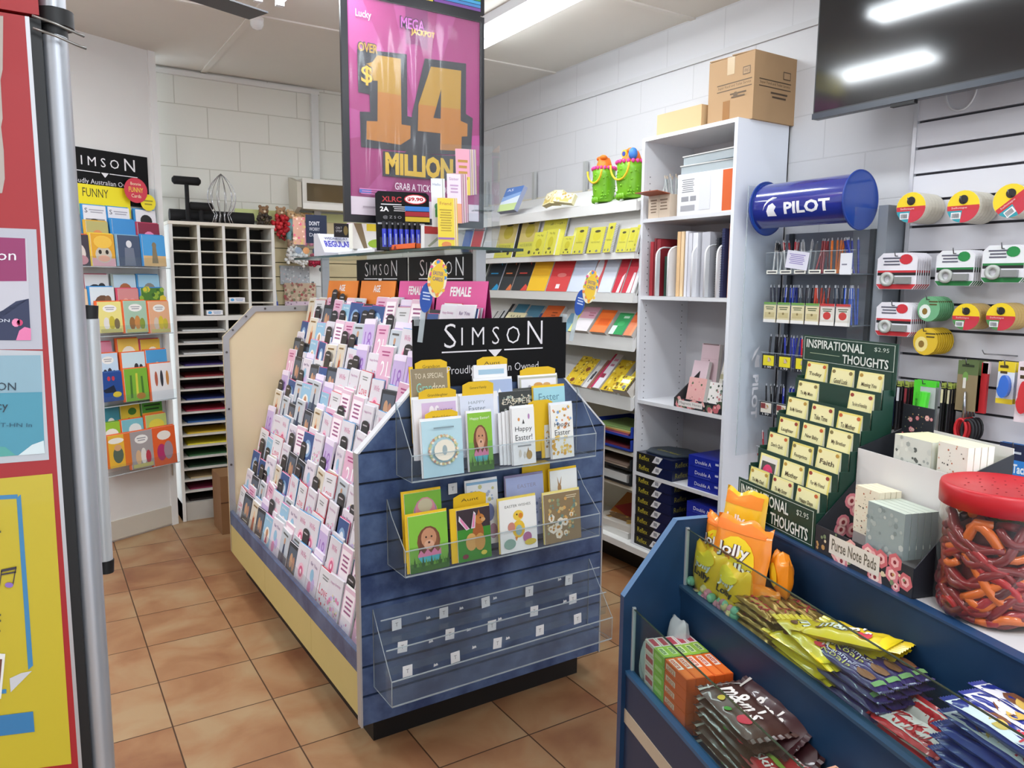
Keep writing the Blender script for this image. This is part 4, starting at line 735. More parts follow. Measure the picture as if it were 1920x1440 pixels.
# ================================================================ STATIONERY SHELVES ON THE RIGHT WALL
XF = 2.63
SH = {1: (1.995, 25, .36, .05), 2: (1.735, 75, .24, .03), 3: (1.525, 68, .26, .045), 4: (1.295, 52, .24, .065), 5: (.985, 45, .33, .065)}
sw = M('e3e2df', .45); sb = M('d9d3c2', .5)
gd = thing('shelf_bay', 'white wall shelving with sloping stationery shelves left of the bookcase', 'shelving', (2.8, 3.95, 0))
GI = Matrix.Translation((-2.8, -3.95, 0))
def gb(): q = MB(); q.T = GI; return q
YA, YE_ = 2.95, 5.1
gb().box(2.985, 2.998, YA, YE_, .2, 2.15, sb).build('back_board', gd)
for y in (5.02, 4.38, 3.82, 3.18): gb().box(2.965, 2.985, y-.013, y+.013, .2, 2.32, M('bdbfbe', .4, .3)).build('upright', gd)
for k, (z, a, L_, lip) in list(SH.items()):
    c_, s_ = math.cos(R_(a)), math.sin(R_(a))
    q = gb(); x1, z1 = 2.635+c_*L_, z+s_*L_
    q.prism([(2.625, z-lip-.005), (2.625, z), (2.635, z), (2.635, z-.012), (x1, z1-.012), (x1+.01, z1-.02), (2.64, z-lip-.005)] if a < 60 else [(2.62, z-lip-.005), (2.62, z), (2.635, z), (2.635, z-.012), (2.98, z-.012), (2.98, z-.03), (2.64, z-lip-.005)], YA, YE_, sw)
    if a >= 60:
        q.prism([(2.64, z-.012), (2.64+c_*L_, z+s_*L_), (2.646+c_*L_, z+s_*L_), (2.646, z-.012)], YA, YE_, sw)
    q.build('sloping_shelf', gd)
gb().box(2.62, 2.99, YA, YE_, .165, .2, sw).build('base_deck', gd); gb().box(2.79, 2.98, YA, YE_, 0, .165, M('1c1a19', .6)).build('plinth', gd)
SH[6] = (2.012, 64, .2, 0)
def shelfmat(k, y, out=0.003, yaw=0):
    z, a, L_, lip = SH[k]; v = Vector((math.cos(R_(a)), 0, math.sin(R_(a))))
    u = Vector((0, -1, 0)); n = u.cross(v); o = Vector((2.641, y, z-.008))+n*(out+.012*(a >= 60)+.0*(a < 60))
    return frame(o, u, v) @ Matrix.Rotation(R_(yaw), 4, 'Y')
def flat(k, xl, xr, h, th, bg, items, name, label, cat, group, side='e6e4e2', py=None, out=.004, parts=True, spiral=None, foot=0):
    """book or pad lying against sloping shelf k, between image columns xl and xr at the shelf front"""
    z = SH[k][0]; ya = PX(xl, py or 500, 2.645).y; yb_ = PX(xr, py or 500, 2.645).y; yb_ = max(yb_, 2.957); w = max(ya-yb_, .02)
    q = MB().box(-w/2, w/2, -th+.0012, 0, 0, h, side); 
    if not parts:
        q.box(-w/2, w/2, -th, -th+.0012, 0, h, bg if isinstance(bg, str) else bg); q.art((-w/2, -th, 0), (w, 0, 0), (0, 0, h), items, base=bg)
        o = tag(q.build(name), label, cat, group)
    else:
        o = thing(name, label, cat, group=group); q.build('pages', o)
        MB().box(-w/2, w/2, -th, -th+.001, 0, h, bg).art((-w/2, -th, 0), (w, 0, 0), (0, 0, h), items).build('cover', o)
        if spiral:
            q = MB()
            for i in range(int(h/.009)): q.tube([(w/2+.003*math.cos(t*PI/3), -th/2+(th/2+.003)*math.sin(t*PI/3), .005+i*.009) for t in range(6)], .0008, spiral, 4, closed=True)
            q.build('spiral_binding', o)
    o.matrix_world = shelfmat(k, (ya+yb_)/2, out) @ Matrix.Translation((0, 0, foot)); return o
cx_ = lambda x: 880+x*.17708
c6 = lambda x: 1060+x/6
GN = 'notebooks on the second shelf of the wall shelving'
kr = [('r', 0, .42, 1, 1, 'c2b06c'), ('e', .55, .74, .26, .2, 'b0a035'), ('e', .55, .95, .2, .03, '3c3a22'), ('t', 'NOTE BOOK', .5, .33, .7, .08, '9a9a52'), ('e', .78, .12, .07, .05, '3a3a30'), ('l', .1, .05, .5, .1, 1, 'b8b86a')]
ye2 = [('t', 'My Big', .5, .84, .5, .1, '6e6a30'), ('e', .5, .5, .24, .22, 'bfb52e'), ('e', .5, .25, .16, .05, '6e6a30'), ('e', .3, .1, .05, .05, '333333'), ('e', .7, .1, .05, .05, '333333')]
yk = [('e', .5, .66, .28, .2, 'c9bf33'), ('e', .5, .84, .2, .05, '4a4626'), ('t', 'NOTE PAD', .5, .42, .6, .06, '8a8440'), ('e', .25, .08, .06, .04, '444444'), ('e', .7, .08, .08, .05, '777777')]
flat(2, cx_(-70), cx_(15), .225, .012, '3a62b0', [('r', .05, .05, .95, .3, '4a78c8')], 'notebook', 'blue spiral notebook left end of the second shelf', 'notebook', GN, py=480)
flat(2, cx_(25), cx_(128), .225, .012, 'c8323c', [('r', 0, 0, 1, .3, 'd8434c')], 'notebook', 'red spiral notebook on the second shelf beside the blue one', 'notebook', GN, py=480, spiral=M('d8cfd0', .3, .5))
flat(2, cx_(155), cx_(292), .12, .01, 'dfe1e3', [('r', .03, .6, .97, .97, 'c9cccf')], 'notebook', 'blank pale grey notebook on the second shelf', 'notebook', GN, py=478)
flat(2, cx_(292), cx_(478), .225, .008, 'c9c44e', kr, 'notebook', 'kraft and yellow notebook with lemon drawing, left of the black gap', 'notebook', GN, py=478)
flat(2, cx_(522), cx_(700), .225, .008, 'c9c44e', kr, 'notebook', 'kraft and yellow notebook with lemon drawing, right of the black gap', 'notebook', GN, py=478)
flat(2, cx_(480), cx_(520), .225, .002, '16161a', [], 'folder', 'thin black folder edge between the two kraft notebooks', 'folder', GN, py=478)
flat(2, cx_(702), cx_(828), .145, .014, 'd0ca48', ye2, 'notebook', 'yellow My Big pad leaning in front, left of a pair', 'notebook', GN, py=478, out=.012)
flat(2, cx_(832), cx_(945), .155, .014, 'd0ca48', ye2, 'notebook', 'yellow My Big pad leaning in front, right of a pair', 'notebook', GN, py=478, out=.012)
flat(2, cx_(760), cx_(1000), .232, .01, 'dcd552', [('t', '- a8 -', .35, .83, .3, .06, '6a6640'), ('t', '- a9 -', .75, .83, .3, .06, '6a6640')], 'notebook', 'tall yellow pad behind the pair of My Big pads', 'notebook', GN, py=478, spiral=M('8c8c86', .3, .5))
flat(2, cx_(1020), cx_(1132), .105, .014, 'd0ca48', ye2, 'notepad', 'small yellow notepad, lower left of the third cluster', 'notepad', GN, py=474, out=.012)
flat(2, cx_(1134), cx_(1250), .155, .016, 'ccc548', yk, 'notepad', 'yellow notepad with lemon, middle of the second shelf', 'notepad', GN, py=474, spiral=M('8c8c86', .3, .5))
flat(2, cx_(1085), cx_(1200), .16, .006, 'dedb7a', [('e', .4, .8, .12, .06, '7a7a90')], 'notepad', 'pale yellow notepad behind the lower left small pad', 'notepad', GN, py=474, out=0)
flat(2, cx_(1288), cx_(1440), .145, .016, 'ccc548', yk, 'notepad', 'yellow notepad with lemon, second from middle on the second shelf', 'notepad', GN, py=473, spiral=M('8c8c86', .3, .5))
flat(2, cx_(1470), cx_(1545), .16, .02, 'ccc548', yk, 'notepad', 'narrow yellow notepad with a thick grey spiral edge', 'notepad', GN, py=472, spiral=M('8c8c86', .3, .5))
flat(2, cx_(1594), cx_(1694), .125, .012, 'ccc548', yk, 'notepad', 'small yellow notepad, third from the bookcase', 'notepad', GN, py=472)
flat(2, cx_(1698), cx_(1792), .128, .012, 'ccc548', yk, 'notepad', 'small yellow notepad, second from the bookcase', 'notepad', GN, py=472)
flat(2, cx_(1796), cx_(1842), .14, .012, 'ccc548', ye2, 'notepad', 'small yellow notepad touching the bookcase', 'notepad', GN, py=472)
GF = 'folders and books on the third shelf of the wall shelving'
def bk(c): return [('p', [(.5, 1), (.8, .75), (.75, 1)], c), ('l', .2, .48, .7, .56, 1, c), ('r', .0, .0, 1, .42, '33383c'), ('p', [(.6, 0), (.85, .2), (1, .12), (1, 0)], c)]
for xl, xr, bg, it, lb, sp in ((-75, 25, '2b1c22', bk('7a2a3a'), 'black notebook with maroon flashes, far left of the third shelf', 'b08a80'), (38, 152, '1d2a20', bk('2f6a34'), 'black notebook with green flashes on the third shelf', '8aa880'), (178, 330, '16232e', bk('2a9ad0'), 'black notebook with bright blue flashes on the third shelf', '58a0c8'), (342, 470, '1c1a1a', bk('e07a4a'), 'black notebook with orange flashes on the third shelf', 'd0a080'), (478, 636, '1e1c20', bk('d84a40'), 'black notebook with red flashes beside the yellow folder', 'a04a44'),
        (640, 832, 'f0b722', [('r', 0, 0, 1, .45, 'f4c22e')], 'plain yellow display folder on the third shelf', 'e8a020'), (845, 1062, 'd2363c', [('r', 0, 0, 1, .42, 'da4a4a'), ('r', .42, .08, .6, .2, 'f0e6e6'), ('e', .55, .45, .22, .06, 'e07a76')], 'plain red display folder beside the yellow one', None), (1070, 1290, 'c9d3e6', [('r', 0, 0, 1, .45, 'd6deec')], 'pale blue folder behind the egg topper on the third shelf', None),
        (1300, 1392, 'd4555a', [('e', .4, .6, .4, .3, 'e8e8ee')], 'red and white folder right of the egg topper', None), (1396, 1532, 'dadfea', [('r', 0, .52, 1, 1, 'c6ccd8')], 'blank white folder, fourth from the bookcase on the third shelf', 'a8aab4'), (1545, 1635, 'c82f40', [('p', [(.5, 0), (.85, 0), (.95, .5), (.7, .4)], 'ecd9dc')], 'red and white exercise book, third from the bookcase', None), (1650, 1745, 'c93444', [('p', [(.5, 0), (.95, 0), (.95, .5), (.7, .5)], 'ecd9dc')], 'red and white exercise book, second from the bookcase', None), (1760, 1842, 'dfe3ee', [('p', [(.4, .5), (.9, .95), (.9, .5)], 'c93444')], 'white exercise book with red stripe touching the bookcase', None)):
    flat(3, cx_(xl), cx_(xr), .225, .008, bg, it, 'folder' if 'folder' in lb else 'notebook', lb, 'folder' if 'folder' in lb else 'notebook', GF, py=545, spiral=M(sp, .3, .4) if sp and 'folder' not in lb else None)
G4 = 'small books and pads on the fourth shelf of the wall shelving'
for xl, xr, h, th, bg, it, lb, py, out, f_ in ((215, 270, .11, .012, 'd8d8d6', [('r', .3, 0, .45, 1, '2a2a2c')], 'white pad with black stripe, behind the pink sign', 620, .004, cx_), (275, 352, .13, .012, 'd5d7d8', [('r', .2, .2, .4, .9, '2e3438')], 'white and black pad beside the black case', 620, .004, cx_), (345, 372, .17, .02, '191a1e', [], 'black narrow case on the fourth shelf', 620, .004, cx_),
        (372, 562, .10, .01, 'efe6bc', [('t', 'AA AA', .5, .7, .6, .2, '4a4a3a'), ('t', 'BATT ERY', .5, .35, .7, .12, '6a6a50')], 'cream pack in front of the teal boxes on the fourth shelf', 622, .02, cx_), (400, 520, .175, .02, '3d7690', [('r', 0, 0, 1, .5, '20262e')], 'teal and black box behind the cream pack, left', 622, 0, cx_), (540, 680, .17, .02, '4d7f98', [('r', 0, 0, .6, .5, '8a9096')], 'teal box behind the cream pack, right', 622, 0, cx_),
        (692, 728, .11, .02, '2c4a7c', [], 'navy box edge left of the orange and white book', 622, .004, cx_), (735, 912, .165, .03, 'd9662c', [('r', 0, 0, 1, .3, 'ece6e2'), ('r', 0, .3, .45, .42, 'f08a3a'), ('l', .5, .5, .8, .75, 2, '8a3c18')], 'orange and white book with ring hole on the fourth shelf', 624, .004, cx_), (985, 1068, .13, .012, '7ba7be', [], 'pale blue pad left of the clear topper stem', 626, .004, cx_),
        (60, 116, .15, .02, 'd9d23e', [('r', 0, 0, 1, .45, 'e9e892')], 'yellow booklet at the left of the near book row', 625, .004, c6), (122, 292, .165, .035, 'e9e3e6', [('r', 0, .52, 1, 1, 'd9a5b6'), ('l', .5, .6, .9, .8, 2, 'b4687a')], 'pink and white book in the near book row', 628, .004, c6), (325, 492, .15, .035, 'ea6f22', [('r', .2, .35, .9, .62, 'dc5c18'), ('r', 0, 0, 1, .3, 'f08448')], 'orange book in the near book row', 630, .004, c6),
        (528, 682, .14, .03, '2f9a58', [('r', 0, 0, .35, .4, 'dcefe4'), ('r', .45, .75, .85, .85, 'bfe0c8'), ('e', .5, .5, .25, .12, '3fae66')], 'green book in the near book row', 632, .004, c6), (695, 762, .15, .03, 'e88a62', [('r', 0, .55, 1, 1, 'da6a38')], 'salmon booklet, second from the bookcase on the fourth shelf', 634, .004, c6), (768, 838, .145, .03, 'ee9a70', [('r', 0, .6, 1, 1, 'e27a44')], 'salmon booklet touching the bookcase on the fourth shelf', 634, .004, c6)):
    flat(4, f_(xl), f_(xr), h, th, bg, it, 'book' if 'book' in lb else 'stationery_pack', lb, 'book' if 'book' in lb else 'pack', G4, py=py, out=out, side='c9c2bc')
G5 = 'packs on the fifth shelf of the wall shelving'
bee = lambda s: [('d', .03, .03, .97, .97, 34, .07, s, ['c99a1c', '6a5218', 'f2d860', 'a8781a', 'fbe98a'])]
for xl, xr, h, th, bg, it, lb, py, out in ((15, 118, .21, .03, 'e8c42c', bee(1)+[('e', .7, .15, .2, .07, '8a4a2a')], 'yellow patterned pack, left end of the fifth shelf', 725, .004), (122, 212, .20, .03, 'ecc830', bee(2)+[('e', .5, .6, .25, .08, '8a4a2a')], 'yellow patterned pack, second from left on the fifth shelf', 728, .004), (216, 268, .20, .02, 'e2e0e0', [('r', .45, .3, .8, .6, '3c3c42'), ('r', .3, .2, .5, .5, '6a6a70')], 'white pack with black print on the fifth shelf', 730, .004), (272, 300, .21, .02, 'a8685c', [], 'narrow brown pack on the fifth shelf', 732, .004), (304, 328, .22, .02, 'ec9a74', [], 'narrow peach pack on the fifth shelf', 732, .004),
        (330, 420, .25, .035, 'ece6ee', [('r', 0, 0, .25, 1, 'c93464'), ('r', .25, .3, .7, .42, 'a03a50'), ('l', .4, .6, .9, .9, 2, 'd88aa8')], 'tall white and magenta pack on the fifth shelf', 734, .004), (432, 580, .22, .03, 'e6c22a', bee(3), 'wide yellow patterned pack on the fifth shelf', 738, .004), (592, 738, .10, .03, 'f0e04a', bee(4)+[('r', .3, .5, .9, .75, 'f4f2e6'), ('e', .75, .25, .14, .12, '8a8a8a')], 'short yellow and white pack in front, near the bookcase', 742, .03), (640, 800, .20, .03, 'e0c02c', bee(5), 'yellow patterned pack behind the short one near the bookcase', 744, .0), (742, 806, .09, .03, '3c3420', bee(6), 'dark and yellow box touching the bookcase on the fifth shelf', 746, .03)):
    flat(5, c6(xl), c6(xr), h, th, bg, it, 'stationery_pack', lb, 'pack', G5, py=py, out=out, side='d8d2c8')
# top shelf
flat(6, 943, 975, .17, .03, '5a7fc0', [('r', .0, .3, 1, .62, 'dbe6f4'), ('r', 0, 0, 1, .3, 'c9dc9a'), ('t', 'A5', .3, .88, .35, .1, 'eef2fa'), ('p', [(0, .4), (1, .6), (1, .75), (0, .6)], '8fb0e0')], 'book', 'thick blue and white diary leaning alone on the top shelf', 'book', None, py=400, side='8f96ae')
for k, (x0, x1, h) in enumerate(((1032, 1052, .08), (1048, 1062, .085), (1056, 1082, .06))):
    a_ = PX(x0, 386-(x0-1032)*.12, 2.66); b2 = PX(x1, 386-(x0-1032)*.12, 2.66); w = a_.y-b2.y
    q = MB().box(-w/2, w/2, -.03, .0, 0, h, 'e4d9ae').art((-w/2, -.03, 0), (w, 0, 0), (0, 0, h), [('r', .1, .1, .9, .45, 'cdb667'), ('r', .15, .6, .85, .9, 'f0ead2'), ('d', .1, .1, .9, .9, 12, .06, k, ['b89a48', 'f6f0dc'])])
    o = tag(q.build('small_box'), ['small cream and gold box, left of three on the top shelf', 'small cream and gold box, middle of three on the top shelf', 'small cream and gold box, right of three on the top shelf'][k], 'box', 'gold boxes on the top shelf'); o.matrix_world = shelfmat(6, (a_.y+b2.y)/2, .012) @ Matrix.Rotation(R_((-12, 8, 20)[k]), 4, 'Z')
# toy sand buckets
def bucket(label, px0, px1, pt, pb, hook=0):
    a_ = PX((px0+px1)/2, pb, 2.69); r = (px1-px0)/2/F*(a_-EYE).dot(fw)*.96; h = PX(px0, pt, 2.69).z-a_.z
    zb = 2.012
    o = thing('toy_bucket', label, 'toy bucket', (2.69, a_.y, zb)); g = M('74b41c', .4, var=.06); h = max(h, .1)
    prof = [(0, 0), (r*.82, 0), (r*.86, .01), (r*.98, h*.45), (r*.96, h*.8), (r*1.0, h), (r*.94, h), (r*.8, .02)]
    q = MB().lathe(prof, g, seg=28)
    rr_ = random.Random(3)
    for i in range(60):
        t_ = rr_.uniform(0, 2*PI); z_ = rr_.uniform(.06, .8)*h; q.ball((r*.93*math.cos(t_), r*.93*math.sin(t_), z_), r*.1, r*.1, r*.09, g, 6, 4)
    for i in range(9): q.ball((r*.92*math.cos(PI*.62+i*.18), r*.92*math.sin(PI*.62+i*.18), .008), r*.13, r*.13, .016, g, 8, 5)
    q.build('bucket_body', o)
    q = MB(); n = 20
    for i in range(n): t_ = 2*PI*i/n; q.ball((r*1.0*math.cos(t_), r*1.0*math.sin(t_), h+.004), r*.13, r*.13, .011, 'e8459a', 8, 5)
    q.build('pink_rim', o)
    MB().tube([(-r*1.06, r*.95*math.cos(t_), h*.95-r*1.05*math.sin(t_)*1.0) for t_ in [PI*i/14 for i in range(15)]], .0055, 'f3c62a', 8).build('handle', o)
    MB().lathe([(0, h+.06), (r*.45, h+.06), (r*.55, h+.045), (r*.72, h+.01), (r*.7, h-.01)], 'f4801f', seg=20).ball((-r*.35, -r*.3, h+.06), .022, .02, .014, 'f4801f').ball((-r*.2, r*.35, h+.058), .02, .018, .014, 'ee7018').build('orange_shovel', o)
    if hook:
        MB().ball((-r*.45, -r*.62, h+.04), .024, .024, .03, '3f7fcf', 14, 8).build('blue_ball', o)
        MB().cyl((-r*.5, r*.1, h+.045), (-r*.62, r*.1, h+.045), .02, 'f2c33a', 12).cyl((-r*.6, r*.1, h+.045), (-r*.66, r*.1, h+.045), .012, '3a4aa8', 10).build('wheel', o)
        MB().cyl((0, r*.75, h), (0, r*.8, h+.07), .007, '6cac1c', 6).build('rake_handle', o)
    return o
bucket('green bumpy toy sand bucket with orange shovel, farther one on the top shelf', 1109, 1154, 322, 378)
bucket('green bumpy toy sand bucket with blue ball and wheel, beside the bookcase', 1154, 1211, 312, 372, 1)
# document trays and magazines at the bottom
def doctray(label, z, c, col2, tilt_=0):
    o = thing('document_tray', label, 'document tray', (2.78, 3.08, z))
    MB().box(-.14, .16, -.12, .22, 0, .004, c).build('tray_floor', o)
    MB().box(-.14, -.05, -.124, -.12, 0, .06, c).box(-.05, .16, -.124, -.12, 0, .06, c).build('tray_side', o); MB().box(-.14, .16, .22, .224, 0, .06, c).build('tray_side', o)
    MB().box(.156, .16, -.12, .22, 0, .06, c).build('tray_back', o); MB().box(-.142, -.138, -.12, .22, 0, .012, c).build('tray_front', o)
    return o
T = 'document trays stacked under the lowest shelf'
def papers(label, z, cols, th=.006, y=3.09):
    for k, (c, lb) in enumerate(cols):
        q = MB().box(-.125+.003*k, .14, -.10, .2, 0, th-.001, c); tag(q.build('paper_stack', loc=(2.78-.004*k, y-.004*k, z+.0045+th*k), rot=(0, 0, R_(k*1.2-2))), lb, 'paper', 'coloured paper in the blue trays')
for z, lb, c in ((.765, 'upper blue document tray holding green and pink paper', '1c3a9c'), (.695, 'lower blue document tray beside the paper reams', '1b3796'), (.59, 'upper black document tray holding magazines', '17191c'), (.51, 'lower black document tray with white paper', '16181b')): doctray(lb, z, c, c)['group'] = T
papers('', .765, (('d06a8a', 'pink paper stack in the upper blue tray'), ('a8506c', 'plum paper stack in the upper blue tray'), ('e8924e', 'orange paper stack in the upper blue tray'), ('ecd98a', 'cream paper stack in the upper blue tray'), ('8aa862', 'green paper stack on top in the upper blue tray')), .008)
papers('', .695, (('7a2a34', 'dark red paper stack in the lower blue tray'),), .012)
papers('', .59, (('c9b29a', 'magazine pile in the upper black tray'), ('8a7466', 'brown magazine on the pile in the upper black tray')), .01)
papers('', .51, (('e4e2de', 'thick white paper block in the lower black tray'),), .045)
gb().box(2.65, 2.98, YA, YE_, .668, .688, sb).build('flat_shelf', gd); gb().box(2.65, 2.98, YA, YE_, .485, .503, sb).build('flat_shelf', gd)
for k, (z, c, lb, it) in enumerate(((.2, 'e3e1dc', 'white magazine pile at the left front of the base deck', []), (.235, 'cfc9c0', 'magazine with brown photo cover on top of the white pile', [('r', .2, .2, .9, .9, '7a5a3c'), ('r', .3, .5, .7, .75, 'b0603c'), ('d', .1, .1, .9, .9, 14, .05, 4, ['c9a24a', '8a6a44'])]), (.26, 'b8722e', 'red and yellow magazines leaning at the back of the base deck', [('p', [(0, .5), (.5, .9), (1, .6), (.5, .3)], 'a82c2c'), ('r', .6, .05, .95, .25, 'c9a03a')]))):
    w, d_ = .26, .3
    q = MB().box(-w/2, w/2, -d_/2, d_/2, 0, .034, c); q.art((-w/2, d_/2, .034), (0, -d_, 0), (w, 0, 0), it, base=c)
    tag(q.build('magazine', loc=(2.80+.06*(k == 2), 3.14+.0*k, z), rot=(0, R_(0 if k < 2 else -30), R_(4*k))), lb, 'magazine', 'magazines on the base deck')
# ================================================================ WHITE BOOKCASE
BX0, BX1, BY0, BY1 = 2.65, 2.995, 2.34, 2.945
bw = M('e0e0e4', .4)
bc = thing('bookcase', 'tall white open bookcase against the right wall', 'bookcase', (2.82, 2.64, .2))
BI = Matrix.Translation((-2.82, -2.64, -.2))
def bb(): q = MB(); q.T = BI; return q
T_ = .018
bb().box(BX0, BX1, BY0, BY0+T_, .2, 2.29, M('e8ebf3', .4)).build('side_panel', bc); bb().box(BX0, BX1, BY1-T_, BY1, .2, 2.29, bw).build('side_panel', bc)
for y in (BY0+T_+.001, BY1-T_-.001):
    q = bb().box(BX0+.02, BX1-.02, min(y, y+.0002), max(y, y+.0002), .26, 2.2, bw)
    for i in range(58):
        for x in (BX0+.04, BX1-.05):
            s = 1 if y < 2.6 else -1; q.cyl((x, y, .28+i*.032), (x, y+s*.0006, .28+i*.032), .0035, M('77777a', .6), 6)
    q.build('shelf_pin_holes', bc)
bb().box(BX1-.006, BX1, BY0, BY1, .2, 2.29, M('cfcdd0', .5)).build('back_panel', bc)
bb().box(BX0, BX1, BY0+T_, BY1-T_, 2.272, 2.29, bw).build('top_board', bc)
ZS = [1.895, 1.512, .978]; zr = PX(1193, 884, 2.65).z
ZS.append(zr)
for z in ZS: bb().box(BX0+.002, BX1-.006, BY0+T_, BY1-T_, z-T_, z, bw).build('shelf_board', bc)
bb().box(BX0, BX1-.006, BY0+T_, BY1-T_, .2, .206, bw).build('shelf_board', bc)
struct(MB().box(2.62, 2.99, 2.30, 2.949, .165, .198, M('e0dfdc', .45)).build('trim_10')); struct(MB().box(2.79, 2.98, 2.30, 2.949, 0, .164, M('1c1a19', .6)).build('trim_11'))
# carton and flat box on top
ct = M('b08e68', .75, var=.03)
o = thing('carton', 'large brown carton with taped flaps on top of the bookcase', 'box', (2.86, 2.455, 2.29))
w_, d_, h_ = .28, .26, .285
q = MB().box(-w_/2, w_/2, -d_/2, d_/2, 0, h_, ct)
q.art((-w_/2, d_/2, 0), (0, -d_, 0), (0, 0, h_), [('t', 'Super Food and Toilet Service', .58, .56, .72, .05, '5e4a34'), ('r', .2, .50, .96, .515, '5e4a34'), ('r', .2, .6, .96, .615, '5e4a34'), ('r', .76, .68, .92, .8, '6a543c'), ('r', .775, .695, .905, .785, 'b08e68'), ('t', 'W65', .84, .74, .1, .06, '5e4a34'), ('l', .5, .36, .85, .46, 2, '5e4a34'), ('e', .62, .42, .05, .04, '6a543c')])
q.art((-w_/2, -d_/2, 0), (w_, 0, 0), (0, 0, h_), [('t', 'Super Food and Toilet Service', .5, .56, .72, .05, '4e3c2a'), ('r', .12, .50, .88, .515, '4e3c2a'), ('r', .12, .6, .88, .615, '4e3c2a'), ('r', .68, .66, .86, .78, '5a4632'), ('r', .695, .675, .845, .765, 'b08e68'), ('l', .4, .34, .8, .46, 2, '4e3c2a')])
q.build('carton_body', o)
for a_, b2 in ((-d_/2, -.002), (.002, d_/2)): MB().hexa([(-w_/2, a_, h_), (w_/2, a_, h_), (w_/2, b2, h_+.004), (-w_/2, b2, h_+.004)], [(-w_/2, a_, h_+.003), (w_/2, a_, h_+.003), (w_/2, b2, h_+.009), (-w_/2, b2, h_+.009)], ct).build('flap', o)
tp = M('c9b291', .2, coat=.6)
MB().box(-w_/2-.001, -w_/2-.0004, -.02, .022, h_-.075, h_, tp).build('packing_tape', o); MB().box(-w_/2-.001, -w_/2-.0004, .0, .04, .01, .10, M('9c6f42', .2, coat=.6)).build('packing_tape', o)
solid(MB().box(2.70, 2.92, 2.605, 2.90, 2.2905, 2.40, M('d3b083', .7)), 'flat_carton', 'plain tan cardboard box left of the large carton on the bookcase', 'box')
# top compartment
z = ZS[0]+.001
o = thing('shipping_box', 'white shipping box with orange end panel in the top of the bookcase', 'box', (2.80, 2.53, z))
q = MB().box(-.14, .16, -.165, .17, 0, .185, 'e9e9ec')
q.art((-.14, .17, 0), (0, -.335, 0), (0, 0, .185), [('r', .83, .02, 1, .99, 'd8622c'), ('l', .08, .55, .32, .9, 7, '8a8a90'), ('r', .08, .34, .22, .46, '9a9aa0'), ('r', .25, .34, .36, .46, '9a9aa0'), ('r', .07, .1, .34, .24, 'a8a8ae'), ('r', .42, .1, .62, .95, 'dfe0e6')])
q.build('box_body', o); MB().box(-.12, .14, -.17, -.166, .005, .18, 'd8622c').build('orange_end', o)
MB().hexa([(-.14, -.166, .185), (.16, -.166, .185), (.16, .17, .185), (-.14, .17, .185)], [(-.14, -.166, .187), (.16, -.166, .187), (.16, .17, .19), (-.14, .17, .19)], 'f2f2f4').build('lid', o)
for k, (dy, dz, rz) in enumerate(((0, 0, 2), (-.01, .045, -3))):
    q = MB().box(-.12, .13, -.16, .16, 0, .004, ACRE).box(-.12, -.118, -.16, .16, 0, .04, ACRE).box(-.12, .13, .158, .16, 0, .04, ACRE).box(-.12, .13, -.16, -.158, 0, .04, ACRE).box(-.124, .134, -.164, .164, .038, .043, M('d5d3cf', .3))
    tag(q.build('clear_lid_box', loc=(2.81, 2.55+dy, z+.192+dz), rot=(0, 0, R_(rz))), ['clear plastic box lying on the white shipping box', 'topmost clear plastic box in the bookcase'][k], 'plastic box', 'clear plastic boxes in the bookcase')
o = thing('pen_box', 'small open box with brown flap holding clear pens in the bookcase', 'box', (2.745, 2.83, z))
q = MB(); cr_ = M('dcc9b4', .7)
q.box(-.08, .08, -.075, .075, 0, .11, cr_); q.art((-.08, .075, 0), (0, -.15, 0), (0, 0, .11), [('l', .1, .2, .4, .85, 5, '8a7460'), ('l', .55, .3, .9, .85, 4, '8a7460'), ('r', .5, 0, .515, 1, 'b8a48c')]); q.build('box_body', o)
MB().hexa([(-.08, -.075, .11), (-.08, .075, .11), (-.078, .075, .113), (-.078, -.075, .113)], [(-.16, -.07, .12), (-.16, .09, .12), (-.16, .09, .123), (-.16, -.07, .123)], 'a4502e').build('flap', o)
GPn = 'clear pens standing in the small open box'
q = MB().cyl((0, 0, 0), (0, 0, .085), .004, ACRE, 8).cyl((0, 0, .085), (0, 0, .1), .0035, 'b8a898', 8).cyl((0, 0, .01), (0, 0, .08), .0015, 'c8a88a', 6)
p0 = tag(q.build('pen'), '', 'pen', GPn)
for k in range(12):
    p_ = p0 if k == 0 else p0.copy()
    if k: C.objects.link(p_)
    p_.location = (2.70+.028*(k % 4), 2.775+.035*(k//4), z+.109); p_.rotation_euler = (R_(rnd.uniform(-14, 14)), R_(rnd.uniform(-10, 14)), 0)
    p_['label'] = 'clear pen in the small open box, %s row, %s from front' % (['right', 'middle', 'left'][k//4], ORD[k % 4])
